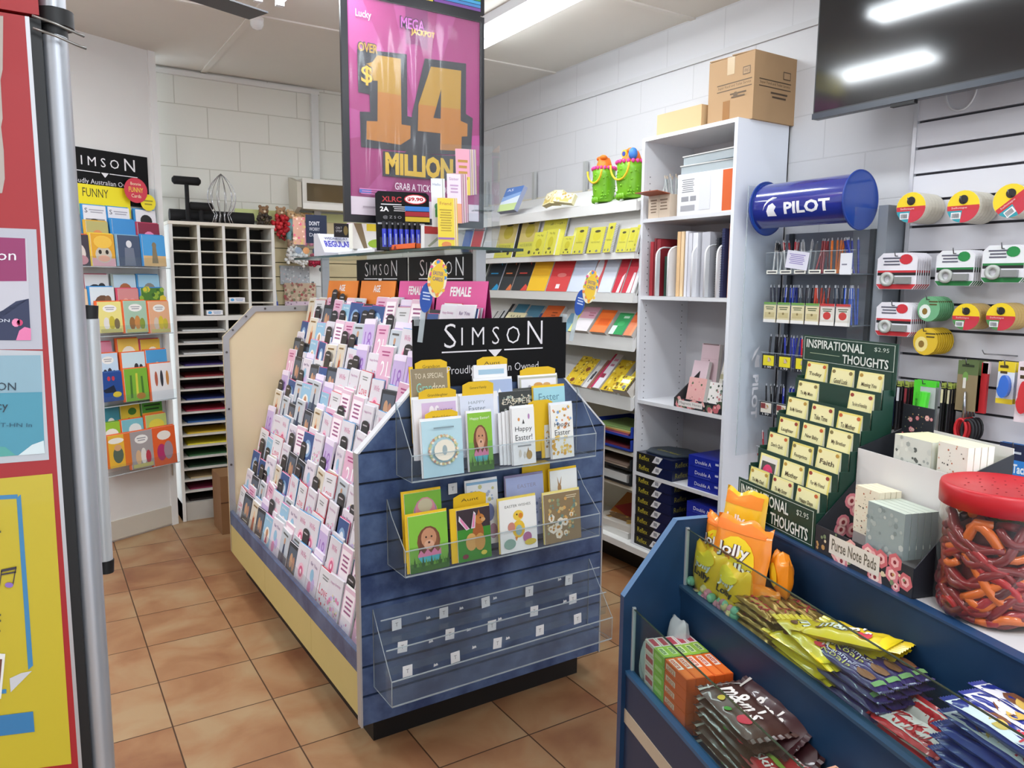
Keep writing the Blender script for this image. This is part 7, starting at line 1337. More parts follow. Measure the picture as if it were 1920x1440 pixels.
for (a_, b_), (c_, d_) in (((.684, .893), (.806, 1.056)), ((.806, 1.056), (1.45, 1.056))): q.quad((a_, D1-.0008, b_+.0008), (c_, D1-.0008, d_+.0008), (c_, D1+.0188, d_+.0008), (a_, D1+.0188, b_+.0008), m=EB)
q.box(.6835, .6842, D1, D1+.018, 0, .893, M('2c3c5c', .4)); q.build('end_panel_edge', ctr)
kb().box(.694, .708, D0, D1, .10, .722, M('232f49', .45, var=.05)).build('front_board', ctr)
kb().box(.692, .7095, D0, D1, .715, .7235, M('2b5276', .4)).build('front_lip', ctr)
kb().box(.6925, .6938, D0, D1, .602, .634, M('b3a28c', .6)).build('tan_trim', ctr)
kb().box(.73, 1.3, D0, D1, 0, .10, M('141418', .6)).build('plinth', ctr)
kb().box(.708, .83, D0, D1, .685, .70, CB).build('lower_shelf', ctr)
kb().box(.822, .836, D0, D1, .70, .905, CB).build('middle_board', ctr); kb().box(.816, .838, D0, D1, .902, .908, M('2a4660', .4)).build('middle_lip', ctr)
kb().box(.836, .985, D0, D1, .865, .88, CB).build('upper_shelf', ctr)
kb().box(.972, .99, D0, D1, .88, 1.049, CB).build('rear_board', ctr); kb().box(.970, .992, D0, D1, 1.047, 1.0515, M('23436a', .4)).build('rear_board_edge', ctr)
kb().box(.992, 1.45, D0, D1, 1.028, 1.0515, M('c9c8ca', .4, var=.02)).build('counter_top', ctr)
kb().box(1.43, 1.45, D0, D1, 0, 1.03, CB).build('rear_panel', ctr)
for nme, n0, z0_, z1_ in (('lower', .705, .7235, .865), ('upper', .828, .908, 1.035)):
    kb().box(n0, n0+.004, D0, D1-.004, z0_, z1_, GLS).build('glass_front', ctr); kb().box(n0, n0+.004, D0, D1-.004, z1_, z1_+.0012, M('2e3a2e', .2)).build('glass_edge', ctr)
    kb().box(n0-.001, n0+.006, D1-.006, D1, z0_, z1_+.004, ACRE).build('glass_channel', ctr)
GC = 'sweets in the lower trough'; GU = 'sweets in the upper trough'
def cbox(label, name, cat, n, d, z, w, l, h, side, top, ends=None, group=None, yaw=0, front=None, rx=0, ry=0, proto={}):
    """box lying in the counter: w across, l along, h high; printed top, front (toward customer) and near end"""
    k = (name, side if isinstance(side, str) else str(side), round(w, 4), round(l, 4), round(h, 4))
    if k not in proto:
        q = MB().box(-w/2, w/2, -l/2, l/2, 0, h, side); q.art((-w/2, l/2, h), (0, -l, 0), (w, 0, 0), top); 
        if front: q.art((-w/2, l/2, 0), (0, -l, 0), (0, 0, h), front)
        if ends: q.art((-w/2, -l/2, 0), (w, 0, 0), (0, 0, h), ends)
        o = q.build(name); proto[k] = o
    else: o = proto[k].copy(); C.objects.link(o)
    o.location = L2W(n, d, z); o.rotation_euler = (Matrix.Rotation(-TH, 3, 'Z') @ Euler((rx, ry, yaw)).to_matrix()).to_euler()
    return tag(o, label, cat, group)
# chewing gum packs: stacks of five, five deep
pinkt = [('r', 0, 0, .48, 1, 'e8dcd8'), ('r', .05, .2, .42, .8, 'c04a5a'), ('r', .48, 0, 1, 1, '9cc83c'), ('r', .55, .2, .9, .8, 'dce8b0'), ('t', 'extra', .73, .5, .28, .45, .02, '2f7a2c')]
orat = [('r', 0, 0, 1, 1, 'f06a1e'), ('r', .06, .18, .56, .82, 'f4e4d8'), ('t', 'extra', .3, .5, .4, .5, .02, 'd04a20'), ('r', .6, .1, .98, .9, 'f4782a')]
for s_, (dc, tp, sd, fr) in enumerate(((1.345, pinkt, 'd9e0c0', [('r', 0, 0, .48, 1, 'dccac6'), ('r', .05, .25, .42, .75, 'b84a58'), ('r', .48, 0, 1, 1, '86b83a'), ('r', .55, .3, .9, .7, 'b8d480')]), (1.256, orat, 'e8601c', [('r', 0, .05, 1, .95, 'e8602a'), ('r', .06, .25, .5, .75, 'eccfc0'), ('t', 'extra', .28, .5, .34, .4, 'c04a28')]))):
    for i in range(5):
        for j in range(5 if i < 4 or s_ else 5):
            cbox('%s chewing gum pack, %s layer up, %s row behind the glass' % (['pink and green', 'orange'][s_], ORD[j], ORD[i]), 'gum_pack', 'chewing gum', .722+.0205*i, dc+rnd.uniform(-.002, .002), .7012+.0235*j, .0195, .086, .0225, sd, tp, [('r', 0, 0, 1, 1, ['8ab83a', 'd8581c'][s_])], GC+', %s gum' % ['pink', 'orange'][s_], front=fr)
# soft packs (pillow shaped)
def pillow(o, w, l, h, c, art, seed=0, crimp=.012, name='wrapper', puff=.9, arth=None):
    """flow wrapped pack, l along y, w along x; art printed on the top as coloured patches that follow the surface"""
    r_ = random.Random(seed); nx, ny = 10, 16; ph1, ph2 = r_.uniform(0, 6), r_.uniform(0, 6)
    def zf(u, v, s):
        e_ = max(0, 1-abs(2*u-1)**3)**.6*max(0, 1-abs(2*v-1)**4)**.5
        return h/2+s*h/2*e_*puff+.0016*math.sin(17*u+ph1+5*v)*e_*s+.0014*math.sin(23*v+ph2)*e_
    for s in (1, -1):
        vs = []
        for j in range(ny+1):
            v = j/ny; end = abs(2*v-1)
            for i in range(nx+1):
                u = i/nx; vs.append(((u-.5)*w*(1-.06*(end > .97)), (v-.5)*l, zf(u, v, s)))
        mb = pillow.mb if s == -1 else MB(); 
        if s == 1: pillow.mb = mb
        mb.add(vs, [((j*(nx+1)+i, j*(nx+1)+i+1, (j+1)*(nx+1)+i+1, (j+1)*(nx+1)+i) if s > 0 else (j*(nx+1)+i, (j+1)*(nx+1)+i, (j+1)*(nx+1)+i+1, j*(nx+1)+i+1)) for j in range(ny) for i in range(nx)], c, True)
    mb = pillow.mb
    for v0, v1, dd in ((-.5, -.5-crimp/l, 0), (.5, .5+crimp/l, 0)):   # crimped ends
        n_ = 14; vs = []
        for i in range(n_+1): u = i/n_; vs += [((u-.5)*w*.96, v0*l, h/2+.0008*(-1)**i), ((u-.5)*w, v1*l, h/2+.0012*(-1)**i)]
        mb.add(vs, [(2*i, 2*i+2, 2*i+3, 2*i+1) for i in range(n_)], c)
    def S(a_, b_, off):      # a along the pack (far end -> near end), b across
        u, v = b_, 1-a_; return ((u-.5)*w, (v-.5)*l, zf(u, v, 1)+off)
    k = 0
    for it in art:
        k += 1; off = .0006+.00035*k; m_ = it[-1]
        if it[0] == 'r':
            nn_ = 6; vs = [S(it[1]+(it[3]-it[1])*i/nn_, it[2]+(it[4]-it[2])*j/3, off) for j in range(4) for i in range(nn_+1)]
            mb.add(vs, [(j*(nn_+1)+i, j*(nn_+1)+i+1, (j+1)*(nn_+1)+i+1, (j+1)*(nn_+1)+i) for j in range(3) for i in range(nn_)], m_, True)
        elif it[0] == 'e':
            vs = [S(it[1], it[2], off)]+[S(it[1]+it[3]*math.cos(2*PI*i/14), it[2]+it[4]*math.sin(2*PI*i/14), off) for i in range(14)]
            mb.add(vs, [(0, 1+i, 1+(i+1) % 14) for i in range(14)], m_, True)
        elif it[0] == 't':
            vs_, fs_ = text_geo(it[1], .0 if it[1][0] in 'CK' else .02); mb.add([S(it[2]+(a_-.5)*it[4], it[3]+(b_-.5)*it[5], off) for a_, b_ in vs_], fs_, m_)
    return mb.build(name, o)
G_ = lambda h_, r=.22, c=.7: M(h_, r+.13, coat=c*.5)
mmart = [('t', "m&m's", .45, .56, .66, .44, 'ece6e2'), ('e', .74, .26, .09, .14, 'd8304a'), ('e', .30, .22, .05, .07, 'd9b82c'), ('e', .5, .16, .05, .07, '4a9a3a'), ('r', .0, .0, .05, 1, 'c9c2bc')]
for k in range(7): o = cth('chocolate_bag', 'brown chocolate candy bag in the lower trough, %s from the bottom of the stack' % ORD[k], 'sweets', .762+.002*(k % 2), 1.098, .701+.0175*k, R_(2*(k % 3)-2), GC); pillow(o, .095, .165, .019, G_('4a2c24'), mmart, k)
o = cth('chocolate_bag', 'dark brown candy bag leaning against the middle board behind the stack', 'sweets', .802, 1.085, .80, R_(4), GC, ry=R_(-32)); pillow(o, .085, .17, .02, G_('3c1c20'), mmart, 11)
o = cth('chocolate_bag', 'second dark brown candy bag wedged behind the leaning one', 'sweets', .806, 1.05, .765, R_(-3), GC, ry=R_(-52)); pillow(o, .085, .17, .018, G_('34181c'), mmart, 12)
ska = [('t', 'Skittles', .5, .45, .7, .34, 'ece4e0'), ('r', .1, .7, .5, .95, '8aa83a'), ('e', .7, .8, .1, .12, 'e0a82c')]
for k in range(4): o = cth('candy_bag', 'red fruit candy bag at the bottom edge, %s' % ['left pile lower', 'left pile upper', 'right pile lower', 'right pile upper'][k], 'sweets', .742+.055*(k//2), .975, .745+.02*(k % 2), R_(3*k-4), GC); pillow(o, .052, .14, .02, G_('b8242e'), ska, 20+k)
for k in range(6): cbox('red support box under the fruit candy, %s layer' % ORD[k], 'candy_box', 'sweets', .768, .975, .7012+.0072*k, .10, .15, .007, 'a8202a', [], group=GC+', flat boxes')
tt = [('r', .0, 0, 1, 1, 'f2b89a'), ('r', .08, .25, .6, .92, '1f5a3a'), ('r', .11, .28, .57, .89, 'e6ece6'), ('t', 'tic tac', .34, .58, .36, .4, .02, '1f4a30'), ('e', .8, .4, .12, .2, 'e8742a')]
for k, (n_, d_, z_, yw) in enumerate(((.752, .872, .785, 8), (.792, .882, .790, 6), (.785, .812, .788, 10), (.742, .805, .776, 4), (.80, .745, .78, 8), (.755, .74, .77, 2))): cbox('red and white mint box in the lower trough, %s from the far end' % ORD[k], 'mint_box', 'sweets', n_, d_, z_, .036, .062, .03, M('e8281c', .2, coat=.5), tt, group=GC+', mints', yaw=R_(yw), front=[('r', .55, .1, .95, .9, 'f0a080')])
cbox('red outer tray under the mint boxes', 'display_tray', 'tray', .766, .81, .7012, .095, .20, .062, 'd0261e', [('r', 0, 0, 1, 1, 'e03426')], group=None)
# clear plastic bag at the far end of the lower trough
def crumple(label, name, cat, n, d, z, w, l, h, m_, art=(), yaw=0, seed=1, amp=.12, rx=0, ry=0, grp=None):
    """upright or lying puffed bag, face printed on -x side (customer side) with crimped top"""
    r_ = random.Random(seed); o = cth(name, label, cat, n, d, z, yaw, grp, rx, ry); nu, nv_ = 14, 16; fr = [(r_.uniform(6, 16), r_.uniform(6, 16), r_.uniform(0, 6)) for _ in range(5)]
    def P(u, v, s):
        e_ = max(0, 1-abs(2*u-1)**2.6)**.55*max(0, 1-abs(2*v-1)**2.4)**.5; wob = sum(math.sin(a*u+b*v+c) for a, b, c in fr)/5
        fold = abs(math.sin(9*u+7*v*s+fr[0][2]))**.5
        return (s*(-l/2)*e_*(.86+amp*wob+.12*fold), (.5-u)*w*(1-.08*math.sin(v*PI)*0+.03*wob), v*h+.012*wob*(v > .9))
    q = MB()
    for s in (1, -1):
        vs = [P(i/nu, j/nv_, s) for j in range(nv_+1) for i in range(nu+1)]; q.add(vs, [((j*(nu+1)+i, j*(nu+1)+i+1, (j+1)*(nu+1)+i+1, (j+1)*(nu+1)+i) if s > 0 else (j*(nu+1)+i, (j+1)*(nu+1)+i, (j+1)*(nu+1)+i+1, j*(nu+1)+i+1)) for j in range(nv_) for i in range(nu)], m_, True)
    k = 0
    for it in art:
        k += 1
        S = lambda a_, b_: (P(a_, b_, 1)[0]-.001-.0005*k, P(a_, b_, 1)[1], P(a_, b_, 1)[2])
        if it[0] == 'e': vs = [S(it[1], it[2])]+[S(it[1]+it[3]*math.cos(2*PI*i/16), it[2]+it[4]*math.sin(2*PI*i/16)) for i in range(16)]; q.add(vs, [(0, 1+i, 1+(i+1) % 16) for i in range(16)], it[-1], True)
        elif it[0] == 'r': vs = [S(it[1]+(it[3]-it[1])*i/6, it[2]+(it[4]-it[2])*j/4) for j in range(5) for i in range(7)]; q.add(vs, [(j*7+i, j*7+i+1, (j+1)*7+i+1, (j+1)*7+i) for j in range(4) for i in range(6)], it[-1], True)
        elif it[0] == 't': vs_, fs_ = text_geo(it[1], it[6]); q.add([S(it[2]+(a_-.5)*it[4], it[3]+(b_-.5)*it[5]) for a_, b_ in vs_], fs_, it[-1])
    q.build('bag_body', o); return o
wbag = clear('frosted_bag', 'eef4f0', .45, .25)
crumple('crumpled frosted clear bag at the far end of the lower trough, front', 'plastic_bag', 'plastic bag', .735, 1.405, .701, .05, .05, .095, wbag, seed=3, grp=GC)
crumple('crumpled frosted clear bag with two peaks behind the gum packs', 'plastic_bag', 'plastic bag', .795, 1.395, .701, .06, .05, .15, wbag, seed=5, grp=GC)
# big orange and yellow lolly bags
OY, OG = G_('f3c018', .25), G_('ee8a14', .25)
ja = [('e', .5, .5, .34, .3, 'f4d21c'), ('r', .06, .84, .94, .95, 'f07a18'), ('t', 'Jolly', .46, .60, .60, .20, .07, '5a3430'), ('t', 'Lolly', .52, .38, .60, .20, .07, '5a3430'), ('t', 'Jolly', .46, .605, .58, .19, .02, 'f2ece8'), ('t', 'Lolly', .52, .385, .58, .19, .02, 'f2ece8'), ('t', 'Puffs', .72, .2, .24, .08, .02, '4a2a14')]
crumple('orange and yellow Jolly Lolly sweets bag facing front in the upper trough', 'lolly_bag', 'sweets bag', .872, 1.315, .92, .135, .045, .165, OG, ja, yaw=R_(22), seed=2, ry=R_(12), grp=GU)
crumple('orange sweets bag left of the front Jolly Lolly bag', 'lolly_bag', 'sweets bag', .885, 1.392, .93, .12, .045, .14, OG, ja, yaw=R_(4), seed=8, ry=R_(5), grp=GU)
crumple('tall orange sweets bag rising behind the front Jolly Lolly bag', 'lolly_bag', 'sweets bag', .94, 1.405, .955, .11, .04, .165, OY, [('r', .06, .8, .94, .95, 'f08a18'), ('t', 'Jolly', .4, .6, .5, .16, .03, 'f2ece8'), ('t', "Don't", .6, .35, .4, .1, .02, '4a2a14')], yaw=R_(18), seed=4, ry=R_(8), grp=GU)
ja2 = [('t', 'Jolly', .5, .72, .5, .18, .03, 'e8e2dc'), ('t', 'Lolly', .5, .55, .5, .16, .03, '3a2a1a'), ('e', .5, .85, .3, .12, 'f0d020')]
clr = ['d98a9a', '7ab08a', 'd9c28a', 'b87a8a', '8ac0a0']
def lowbag(label, n, d, seed, w=.12, h=.125):
    o = crumple(label, 'lolly_bag', 'sweets bag', n, d, .881, w, .05, h, OY, ja2, seed=seed, grp=GU)
    q = MB(); r_ = random.Random(seed)
    for i in range(16): q.ball((-.020-.004*r_.random(), r_.uniform(-w*.4, w*.4), r_.uniform(.012, h*.34)), .011, .012, .011, clr[i % 5], 7, 5)
    q.build('visible_sweets', o)
lowbag('yellow sweets bag against the far end behind the upper glass', .862, 1.385, 31); lowbag('yellow sweets bag behind the upper glass beside the gold bars', .865, 1.30, 33, .11, .115)
crumple('small orange sweets bag at the right of the bag pile', 'lolly_bag', 'sweets bag', .935, 1.245, .955, .085, .04, .08, OG, [('e', .55, .5, .28, .3, 'f0c81c')], yaw=R_(-20), seed=6, grp=GU)
crumple('small yellow sweets bag wedged under the small orange one', 'lolly_bag', 'sweets bag', .90, 1.25, .90, .07, .04, .07, OG, [('e', .5, .5, .3, .3, 'e8b41c')], yaw=R_(30), seed=7, grp=GU)
# gold bars
gold = M('96702e', .28, .5); ga = [('r', .0, .35, 1, .65, 'b08a3c'), ('t', 'TWIX', .5, .5, .66, .66, .03, 'a81c28')]
for c_ in range(3):
    for k in range(5): o = cth('gold_bar', 'gold wrapped biscuit bar in the upper trough, %s column, %s from the bottom' % (['front', 'middle', 'rear'][c_], ORD[k]), 'chocolate bar', .858+.038*c_, 1.205-.008*c_, .881+.0155*k, R_(rnd.uniform(-3, 3)), GU+', gold bars'); pillow(o, .034, .125, .016, gold, ga, 40+k+5*c_, crimp=.008)
# yellow peanut candy packs
ya = [('t', "m&m's", .45, .55, .6, .4, '3a2a20'), ('t', "m&m's", .45, .56, .58, .38, 'f0ece6'), ('e', .72, .3, .08, .13, 'c8283c'), ('e', .2, .25, .05, .08, '6a3a1c'), ('r', .9, 0, 1, 1, 'f4d818')]
YC = G_('e6c81c', .25)
for k, (n_, d_, z_, w_, rx_, ry_, yw) in enumerate(((.872, 1.06, .884, .075, 0, 0, 4), (.872, 1.055, .902, .075, 0, 2, -3), (.87, 1.05, .92, .078, 0, 4, 5), (.872, 1.045, .938, .08, 4, 6, -6), (.925, 1.04, .885, .06, 0, 0, 3), (.925, 1.045, .915, .065, 2, -8, -4), (.93, 1.02, .945, .065, -6, -14, 8), (.905, 1.0, .962, .07, -8, 4, 24))):
    o = cth('yellow_candy_bag', 'yellow peanut candy bag, %s in the crumpled pile of the upper trough' % ORD[k], 'sweets bag', n_, d_+.012, z_, R_(yw), GU+', yellow bags', R_(rx_), R_(ry_)); pillow(o, w_, .15, .026, YC, ya, 60+k, crimp=.02)
# purple bars in rows
pa = [('r', .02, .08, .1, .92, 'c9c4dc'), ('t', 'Caramello', .38, .68, .5, .24, 'e2dcf0'), ('t', 'Koala', .36, .30, .44, .24, 'd9cf6a'), ('e', .76, .5, .12, .34, '8a5a3c'), ('r', .9, .1, .96, .9, '7fa86a')]
PP = G_('3c2a6c', .22)
for c_ in range(4):
    for k in range(5): o = cth('purple_bar', 'purple chocolate bar, %s row behind the glass, %s from the bottom' % (ORD[c_], ORD[k]), 'chocolate bar', .856+.030*c_, .958+.004*c_, .881+.0165*k, R_(rnd.uniform(-1.5, 1.5)), GU+', purple bars'); pillow(o, .029, .155, .0172, PP, pa if k > 2 else [('r', .02, .3, .6, .7, '6a5a9a')], 80+k, crimp=.006)
# red wafer bars
ka = [('r', .12, .12, .9, .88, 'e6dcd8'), ('t', 'KitKat', .5, .5, .64, .6, .04, 'c01c28')]
KR = G_('c8202c', .22)
for k in range(3): o = cth('red_bar', 'red wafer bar lying between purple and white bars, %s from the bottom' % ORD[k], 'chocolate bar', .872, .835, .881+.0135*k, R_(2*k), GU+', red bars'); pillow(o, .062, .115, .0145, KR, ka, 90+k, crimp=.006)
o = cth('red_bar', 'red wafer bar leaning at the back between purple and white bars', 'chocolate bar', .925, .85, .905, 0, GU+', red bars', 0, R_(-55)); pillow(o, .055, .115, .013, KR, ka, 95, crimp=.006)
# blue and white banana bars
na = [('r', 0, .06, 1, .94, 'e8e6ee'), ('e', .28, .5, .1, .34, '7a4a30'), ('e', .36, .42, .07, .26, 'd9b45a'), ('t', 'PERKY', .62, .68, .36, .3, .02, 'd02c44'), ('t', 'NANA', .7, .3, .34, .3, .02, 'd02c44')]
NB = G_('24308c', .18)
for c_ in range(4):
    for k in range(7 if c_ == 0 else 6): o = cth('banana_bar', 'blue and white banana bar, %s row behind the glass, %s from the bottom' % (ORD[c_], ORD[k]), 'chocolate bar', .853+.0345*c_, .675-.003*k+.015*c_, .881+.0197*k, R_(rnd.uniform(-2, 2)), GU+', banana bars', R_(1), 0); pillow(o, .0335, .20, .020, NB, na if k > 4 else [('r', .0, .35, 1, .65, '3a48a8')], 100+k+7*c_, crimp=.010)
# ================================================================ ON TOP OF THE COUNTER
ZT = 1.0525
gr = M('123a2e', .4); st = thing('card_stand', 'dark green stepped cardboard stand lettered INSPIRATIONAL THOUGHTS', 'card stand', L2W(.985, 1.348, ZT)); st.rotation_euler = (0, 0, -TH)
w = .132
pf = [(0, 0), (0, .072)]
for k in range(7): pf += [(.006+.0225*k, .072+.040*k), (.006+.0225*(k+1), .072+.040*k)] if k else [(.0285, .072)]
pf = [(0, 0), (0, .072)]+[p for k in range(1, 7) for p in ((.0225*k+.004, .072+.04*(k-1)), (.0225*k+.004, .072+.04*k))]+[(.165, .312), (.165, 0)]
for s in (-1, 1): MB().prism(pf, s*w-.0015, s*w+.0015, gr, axis='y').build('side_panel', st)
q = MB()
for k in range(7):
    x = .0225*k+.004; q.box(x+.018, x+.0195, -w, w, .0, .072+.04*k+.035, gr)
q.build('step_dividers', st)
ia = lambda: [('r', .02, .06, .98, .075, 'c9d6cc'), ('r', .02, .925, .98, .94, 'c9d6cc'), ('r', .02, .06, .026, .94, 'c9d6cc'), ('r', .974, .06, .98, .94, 'c9d6cc'), ('t', 'INSPIRATIONAL', .37, .70, .64, .32, .02, 'dfe6e0'), ('t', 'THOUGHTS', .70, .28, .46, .32, .02, 'dfe6e0'), ('r', .1, .34, .44, .36, 'a8b89a'), ('t', '$2.95', .86, .74, .14, .16, 'c9d6cc')]
q = MB().box(-.002, 0, -w-.002, w+.002, 0, .080, gr); q.art((-.002, w+.002, 0), (0, -2*w-.004, 0), (0, 0, .080), ia()); q.build('front_sign', st)
q = MB().box(.158, .160, -w-.01, w+.012, .30, .404, gr); q.art((.158, w+.012, .344), (0, -2*w-.022, 0), (0, 0, .060), ia()); q.build('header_sign', st)
GI_ = 'small cream verse cards on the green stand'
base_art = lambda c: [('r', .07, .05, .93, .95, 'f3ecb4'), ('e', .12, .9, .08, .05, c), ('e', .88, .9, .08, .05, c), ('l', .2, .1, .8, .42, 4, 'a89a6a')]
words = [['To My Dad', 'To My Sister', 'Happy Days'], ['rose', 'Mother', 'For My Friend'], ["Don't Quit", 'Footprints', 'Faith'], ['Laughter', 'New Baby', 'My Brother'], ['Be My Valentine', 'Take Time', 'To Mother'], ['To My Mum', '', 'The Art of Friendship'], ['Today', 'Good Luck', 'Missing You']]
for k in range(7):
    for j in range(3):
        wd = words[k][j]
        if not wd: continue
        y = w-.045-.083*j-.003*(k % 2); x = .0225*k+.010; z = .040*k+.022+(.006 if k == 0 else 0)+rnd.uniform(-.003, .004)
        lb = ('verse card with a pink rose' if wd == 'rose' else 'cream verse card')+' on the green stand, %s row from the bottom, %s' % (ORD[k], ['left', 'middle', 'right'][j])
        o = thing('verse_card', lb, 'card', (0, 0, 0), group=GI_); o.matrix_world = Matrix.Translation(L2W(.985, 1.348, ZT)) @ CM @ Matrix.Translation((x, y, z)) @ Matrix.Rotation(-PI/2, 4, 'Z') @ Matrix.Rotation(R_(-8), 4, 'X')
        a_ = [('r', .08, .06, .92, .94, 'e6e2dc'), ('r', .14, .16, .86, .8, '4a4a44'), ('e', .5, .5, .27, .24, 'd8386a'), ('e', .5, .42, .2, .2, 'e0487a')] if wd == 'rose' else ([('r', .12, .1, .88, .5, '5a3a24'), ('e', .5, .3, .15, .14, 'c9a07a')] if (k, j) == (0, 2) else [])
        q = MB().box(-.034, .034, 0, .0012, 0, .080, 'f2ecc0').art((-.034, 0, 0), (.068, 0, 0), (0, 0, .080), (base_art(['b8903a', '9a3a2c', 'c8602c', '8a7a4a'][(k*3+j) % 4])+[('t', wd, .5, .66, .62, .13, .01, '4a3a24')] if wd != 'rose' else [])+a_, base='efe79c' if (k+j) % 3 else 'eadb74'); q.build('card_front', o)
        MB().box(-.0342, .0342, .0014, .009, 0, .079, 'f4f0d8').build('card_stock', o)
# purse note pads box
fm = '23262e'; bx = thing('note_pad_box', 'dark floral display box labelled Purse Note Pads beside the sweets jar', 'display box', L2W(.985, 1.09, ZT)); bx.rotation_euler = (0, 0, -TH); w = .122
fl2 = lambda s, n=16: [('d', .03, .06, .97, .94, n, .06, s, ['d9808c', 'c9666e', 'e8a8a4'])]+[('d', .03, .06, .97, .94, n, .035, s, ['f0ccc4', 'e8b0b0', 'f4d8cc'])]+[('d', .03, .06, .97, .94, n, .014, s, ['8a2a34'])]+[('d', .02, .02, .98, .98, n*2, .016, s+5, ['7a8a68', 'b8905a', 'd9c9a8'])]
q = MB().box(-.002, 0, -w, w, 0, .052, fm); q.art((-.002, w, 0), (0, -2*w, 0), (0, 0, .052), fl2(3, 14)+[('r', .17, .18, .70, .88, 'dcd6cc'), ('t', 'Purse Note Pads', .435, .55, .47, .42, .015, '6a6458')], step=.0002); q.build('front_strip', bx)
sd = [(0, 0), (0, .052), (.085, .135), (.085, .20), (.19, .235), (.19, 0)]
for s in (-1, 1):
    q = MB().prism(sd, s*w-.001, s*w+.001, fm, axis='y')
    if s > 0: q.art((0, w+.0012, 0), (.19, 0, 0), (0, 0, .235), [], step=0)
    rr_ = random.Random(9)
    for i in range(22):
        x, z = rr_.uniform(.02, .17), rr_.uniform(.02, .17)
        if z < x*.95+.03:
            for rad, c_, of in ((.016, 'd9808c', .0016), (.010, 'eec0ba', .0020), (.0045, '8a2a34', .0024)): q.quad(*[(x+rad*math.cos(2*PI*t/10), s*w-of if s < 0 else -(-w+of)*-1, z+rad*math.sin(2*PI*t/10)) for t in (range(10) if s < 0 else range(10))][::1], m=c_)
            if s > 0:
                for rad, c_, of in ((.016, 'd9808c', .0016), (.010, 'eec0ba', .0020), (.0045, '8a2a34', .0024)): q.quad(*[(x+rad*math.cos(2*PI*t/10), w-of, z+rad*math.sin(2*PI*t/10)) for t in range(10)], m=c_)
    q.build('side_panel', bx)
MB().box(.085, .087, -w, w, 0, .20, M('dcdad8', .5)).build('white_divider', bx); MB().box(.1885, .190, -w, w, 0, .245, M('dcdad8', .5)).build('white_divider', bx)
q = MB().box(.187, .1885, .045, w, .0, .285, fm); q.art((.187, w, .20), (0, -(w-.045), 0), (0, 0, .085), fl2(13, 9)); q.build('floral_back', bx)
GPd = 'small marbled and patterned note pads in the floral box'
def npads(lb, x, y, z, n, w_, h_, bg, it, top, t=.012):
    for k in range(n):
        q = MB().box(0, t-.001, -w_/2, w_/2, 0, h_, top); q.art((0, w_/2, 0), (0, -w_, 0), (0, 0, h_), it, base=bg); q.art((0, -w_/2, 0), (t-.001, 0, 0), (0, 0, h_), [], base=bg)
        o = tag(q.build('note_pad'), lb+(', front' if k == 0 else ', %s behind' % ORD[k-1]), 'notepad', GPd); o.matrix_world = Matrix.Translation(L2W(.985, 1.09, ZT)) @ CM @ Matrix.Translation((x+t*k, y-.0004*k, z))
mar = [('d', .02, .02, .98, .98, 26, .05, 6, ['a8b2ae', '7f8c8a', '98a3a2', 'b9c0ba'])]; spk = [('d', .02, .02, .98, .98, 40, .022, 7, ['b8603a', '6a5a4a', 'd9a88a', '3c3c3a'])]; mrb = [('d', .02, .02, .98, .98, 34, .045, 8, ['c9cec6', 'a4aaa4', '5c625e', 'dde0d6'])]
npads('grey marbled note pads in the lower compartment', .006, -.045, .052, 5, .085, .082, '93a09f', mar, 'c3cdc0', .014)
npads('cream speckled note pads left of the grey marbled ones', .030, .028, .058, 4, .06, .088, 'e8dfc8', spk, 'e9e0c4', .012)
npads('white marbled note pads in the upper compartment', .092, -.005, .17, 5, .085, .075, 'd3d6cd', mrb, 'e9e6b4', .015)
npads('white speckled note pads at the upper right of the floral box', .095, -.088, .165, 4, .06, .085, 'e6e3d8', spk, 'e6e6c0', .014)
# jar of snake sweets
jr = .083; jn, jd = 1.062, .888
jar = thing('sweets_jar', 'large clear jar with red screw lid full of snake sweets', 'jar', L2W(jn, jd, ZT))
pr_ = [(0, .001), (jr*.9, .001), (jr*.97, .008), (jr, .02), (jr, .175), (jr*.97, .185), (jr*.97, .19)]
MB().lathe(pr_, clear('jar_plastic', 'f6f2ee', .02, .05), seg=48).build('jar_body', jar)
lr = M('b81a26', .4, var=.06)
q = MB().lathe([(jr*1.0, .178), (jr*1.035, .178), (jr*1.04, .204), (jr*1.02, .210), (jr*.97, .2115), (jr*.93, .209), (0, .209)], lr, seg=56)
for i in range(80): t = 2*PI*i/80; q.box(-.0006, .0006, 0, .0006, 0, .02, lr) if 0 else None
q.build('lid', jar)
q = MB(); rr_ = random.Random(2)
for i in range(26): q.cyl((jr*.8*math.sqrt(rr_.random())*math.cos(i*2.4), jr*.8*math.sqrt(rr_.random())*math.sin(i*2.4), .2092), (0, 0, 0), 0, 'cf2430', 3) if 0 else q.prism([(jr*.75*math.sqrt((i+.5)/26)*math.cos(i*2.4)+.0022*math.cos(t), jr*.75*math.sqrt((i+.5)/26)*math.sin(i*2.4)+.0014*math.sin(t)) for t in range(6)], .2092, .2096, '8a1820', axis='z')
q.build('lid_marks', jar)
def gummy(c1, c2): return M(c1, .3, coat=.4)
gc = [('780c16', 'dark red'), ('98121e', 'red'), ('cc6418', 'orange'), ('a81420', 'bright red'), ('64802a', 'green'), ('6c0c14', 'deep red'), ('4c0810', 'maroon'), ('c48a1c', 'yellow')]
GSn = 'snake sweets in the jar'
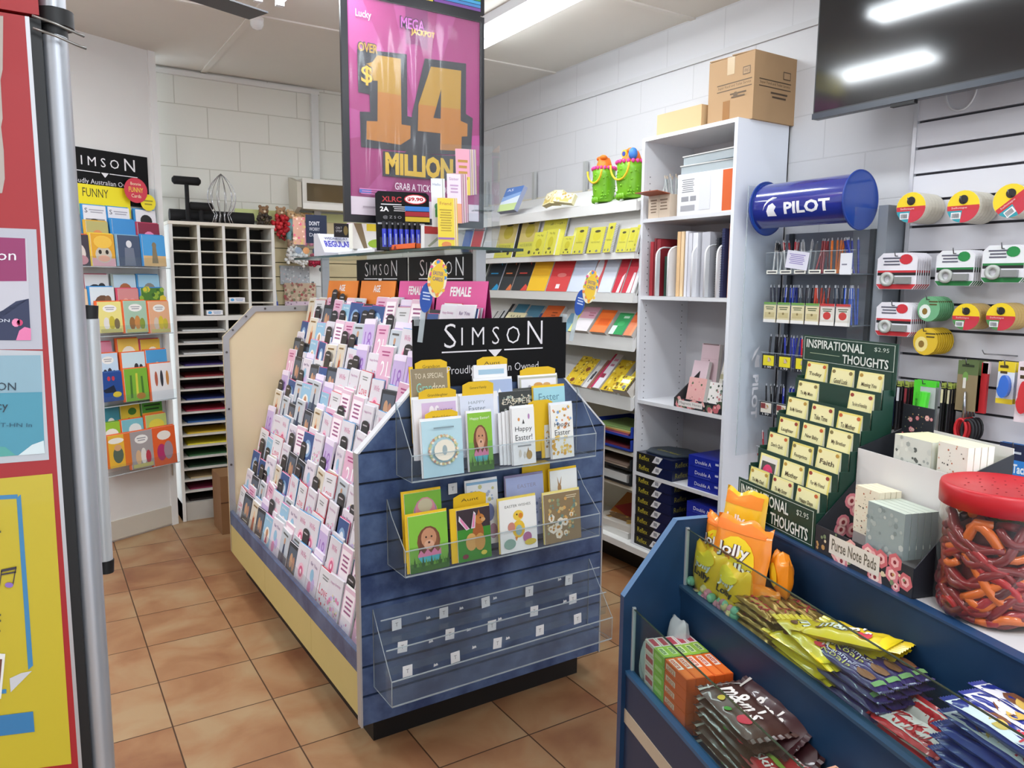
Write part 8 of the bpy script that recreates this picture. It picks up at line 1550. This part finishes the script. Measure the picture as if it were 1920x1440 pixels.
MB().cyl((0, 0, .004), (0, 0, .142), jr*.70, M('5a0a10', .4), 24).build('packed_sweets', jar)['kind'] = 'stuff'
for i in range(84):
    c, nm_ = gc[(i*5+i//3) % 8 if i % 2 == 0 else (0, 1, 3, 5, 6)[i % 5]]; t0 = rr_.uniform(0, 2*PI); z0_ = .012+.135*((i*.618) % 1); R0 = jr*.865; n_ = 12; sl = rr_.uniform(-1.6, 1.6); A_ = rr_.uniform(.004, .013); L3 = rr_.uniform(.9, 1.7); pts = []
    for k in range(n_):
        s_ = k/(n_-1); t = t0+L3*(s_-.5); z = z0_+sl*.028*(s_-.5)*2+A_*math.sin(s_*7+i); z = min(max(z, .009), .162); R1 = R0-.004*(1+math.sin(s_*9+i*1.3))*.6; pts.append((R1*math.cos(t), R1*math.sin(t), z))
    q = MB().tube(pts, [.0062+.0022*math.sin(PI*min(1, k/(n_-1)*1.2))*(1-.3*k/n_) for k in range(n_)], M(c, .3, coat=.5), 8)
    o = q.build('snake_sweet', loc=L2W(jn, jd, ZT)); o.rotation_euler = (0, 0, -TH)
    tag(o, '%s snake sweet pressed against the jar wall' % nm_, 'sweet', GSn+', '+nm_)
for i in range(7):
    c, nm_ = gc[(i*3) % 8]; pts = [((-.055+.11*k/9)*math.cos(i)-.02*math.sin(i)*math.sin(k), (-.055+.11*k/9)*math.sin(i)+.02*math.cos(i)*math.sin(k*.8), .148+.0035*i+.006*math.sin(k*.9+i)) for k in range(10)]
    o = MB().tube(pts, .0068, M(c, .3, coat=.5), 8).build('snake_sweet', loc=L2W(jn, jd, ZT)); tag(o, '%s snake sweet lying on top of the pile in the jar, layer %s' % (nm_, ORD[i]), 'sweet', GSn+', top')
# ================================================================ CARTON BEHIND THE ISLAND
o = thing('carton', 'brown carton on the floor behind the far end of the card island', 'box', (1.10, 4.93, 0)); MB().box(-.15, .15, -.12, .12, 0, .37, M('8a6440', .75, var=.05)).build('carton_body', o); MB().box(-.151, .151, -.122, -.12, .20, .206, M('5a3c24', .7)).build('seam', o)
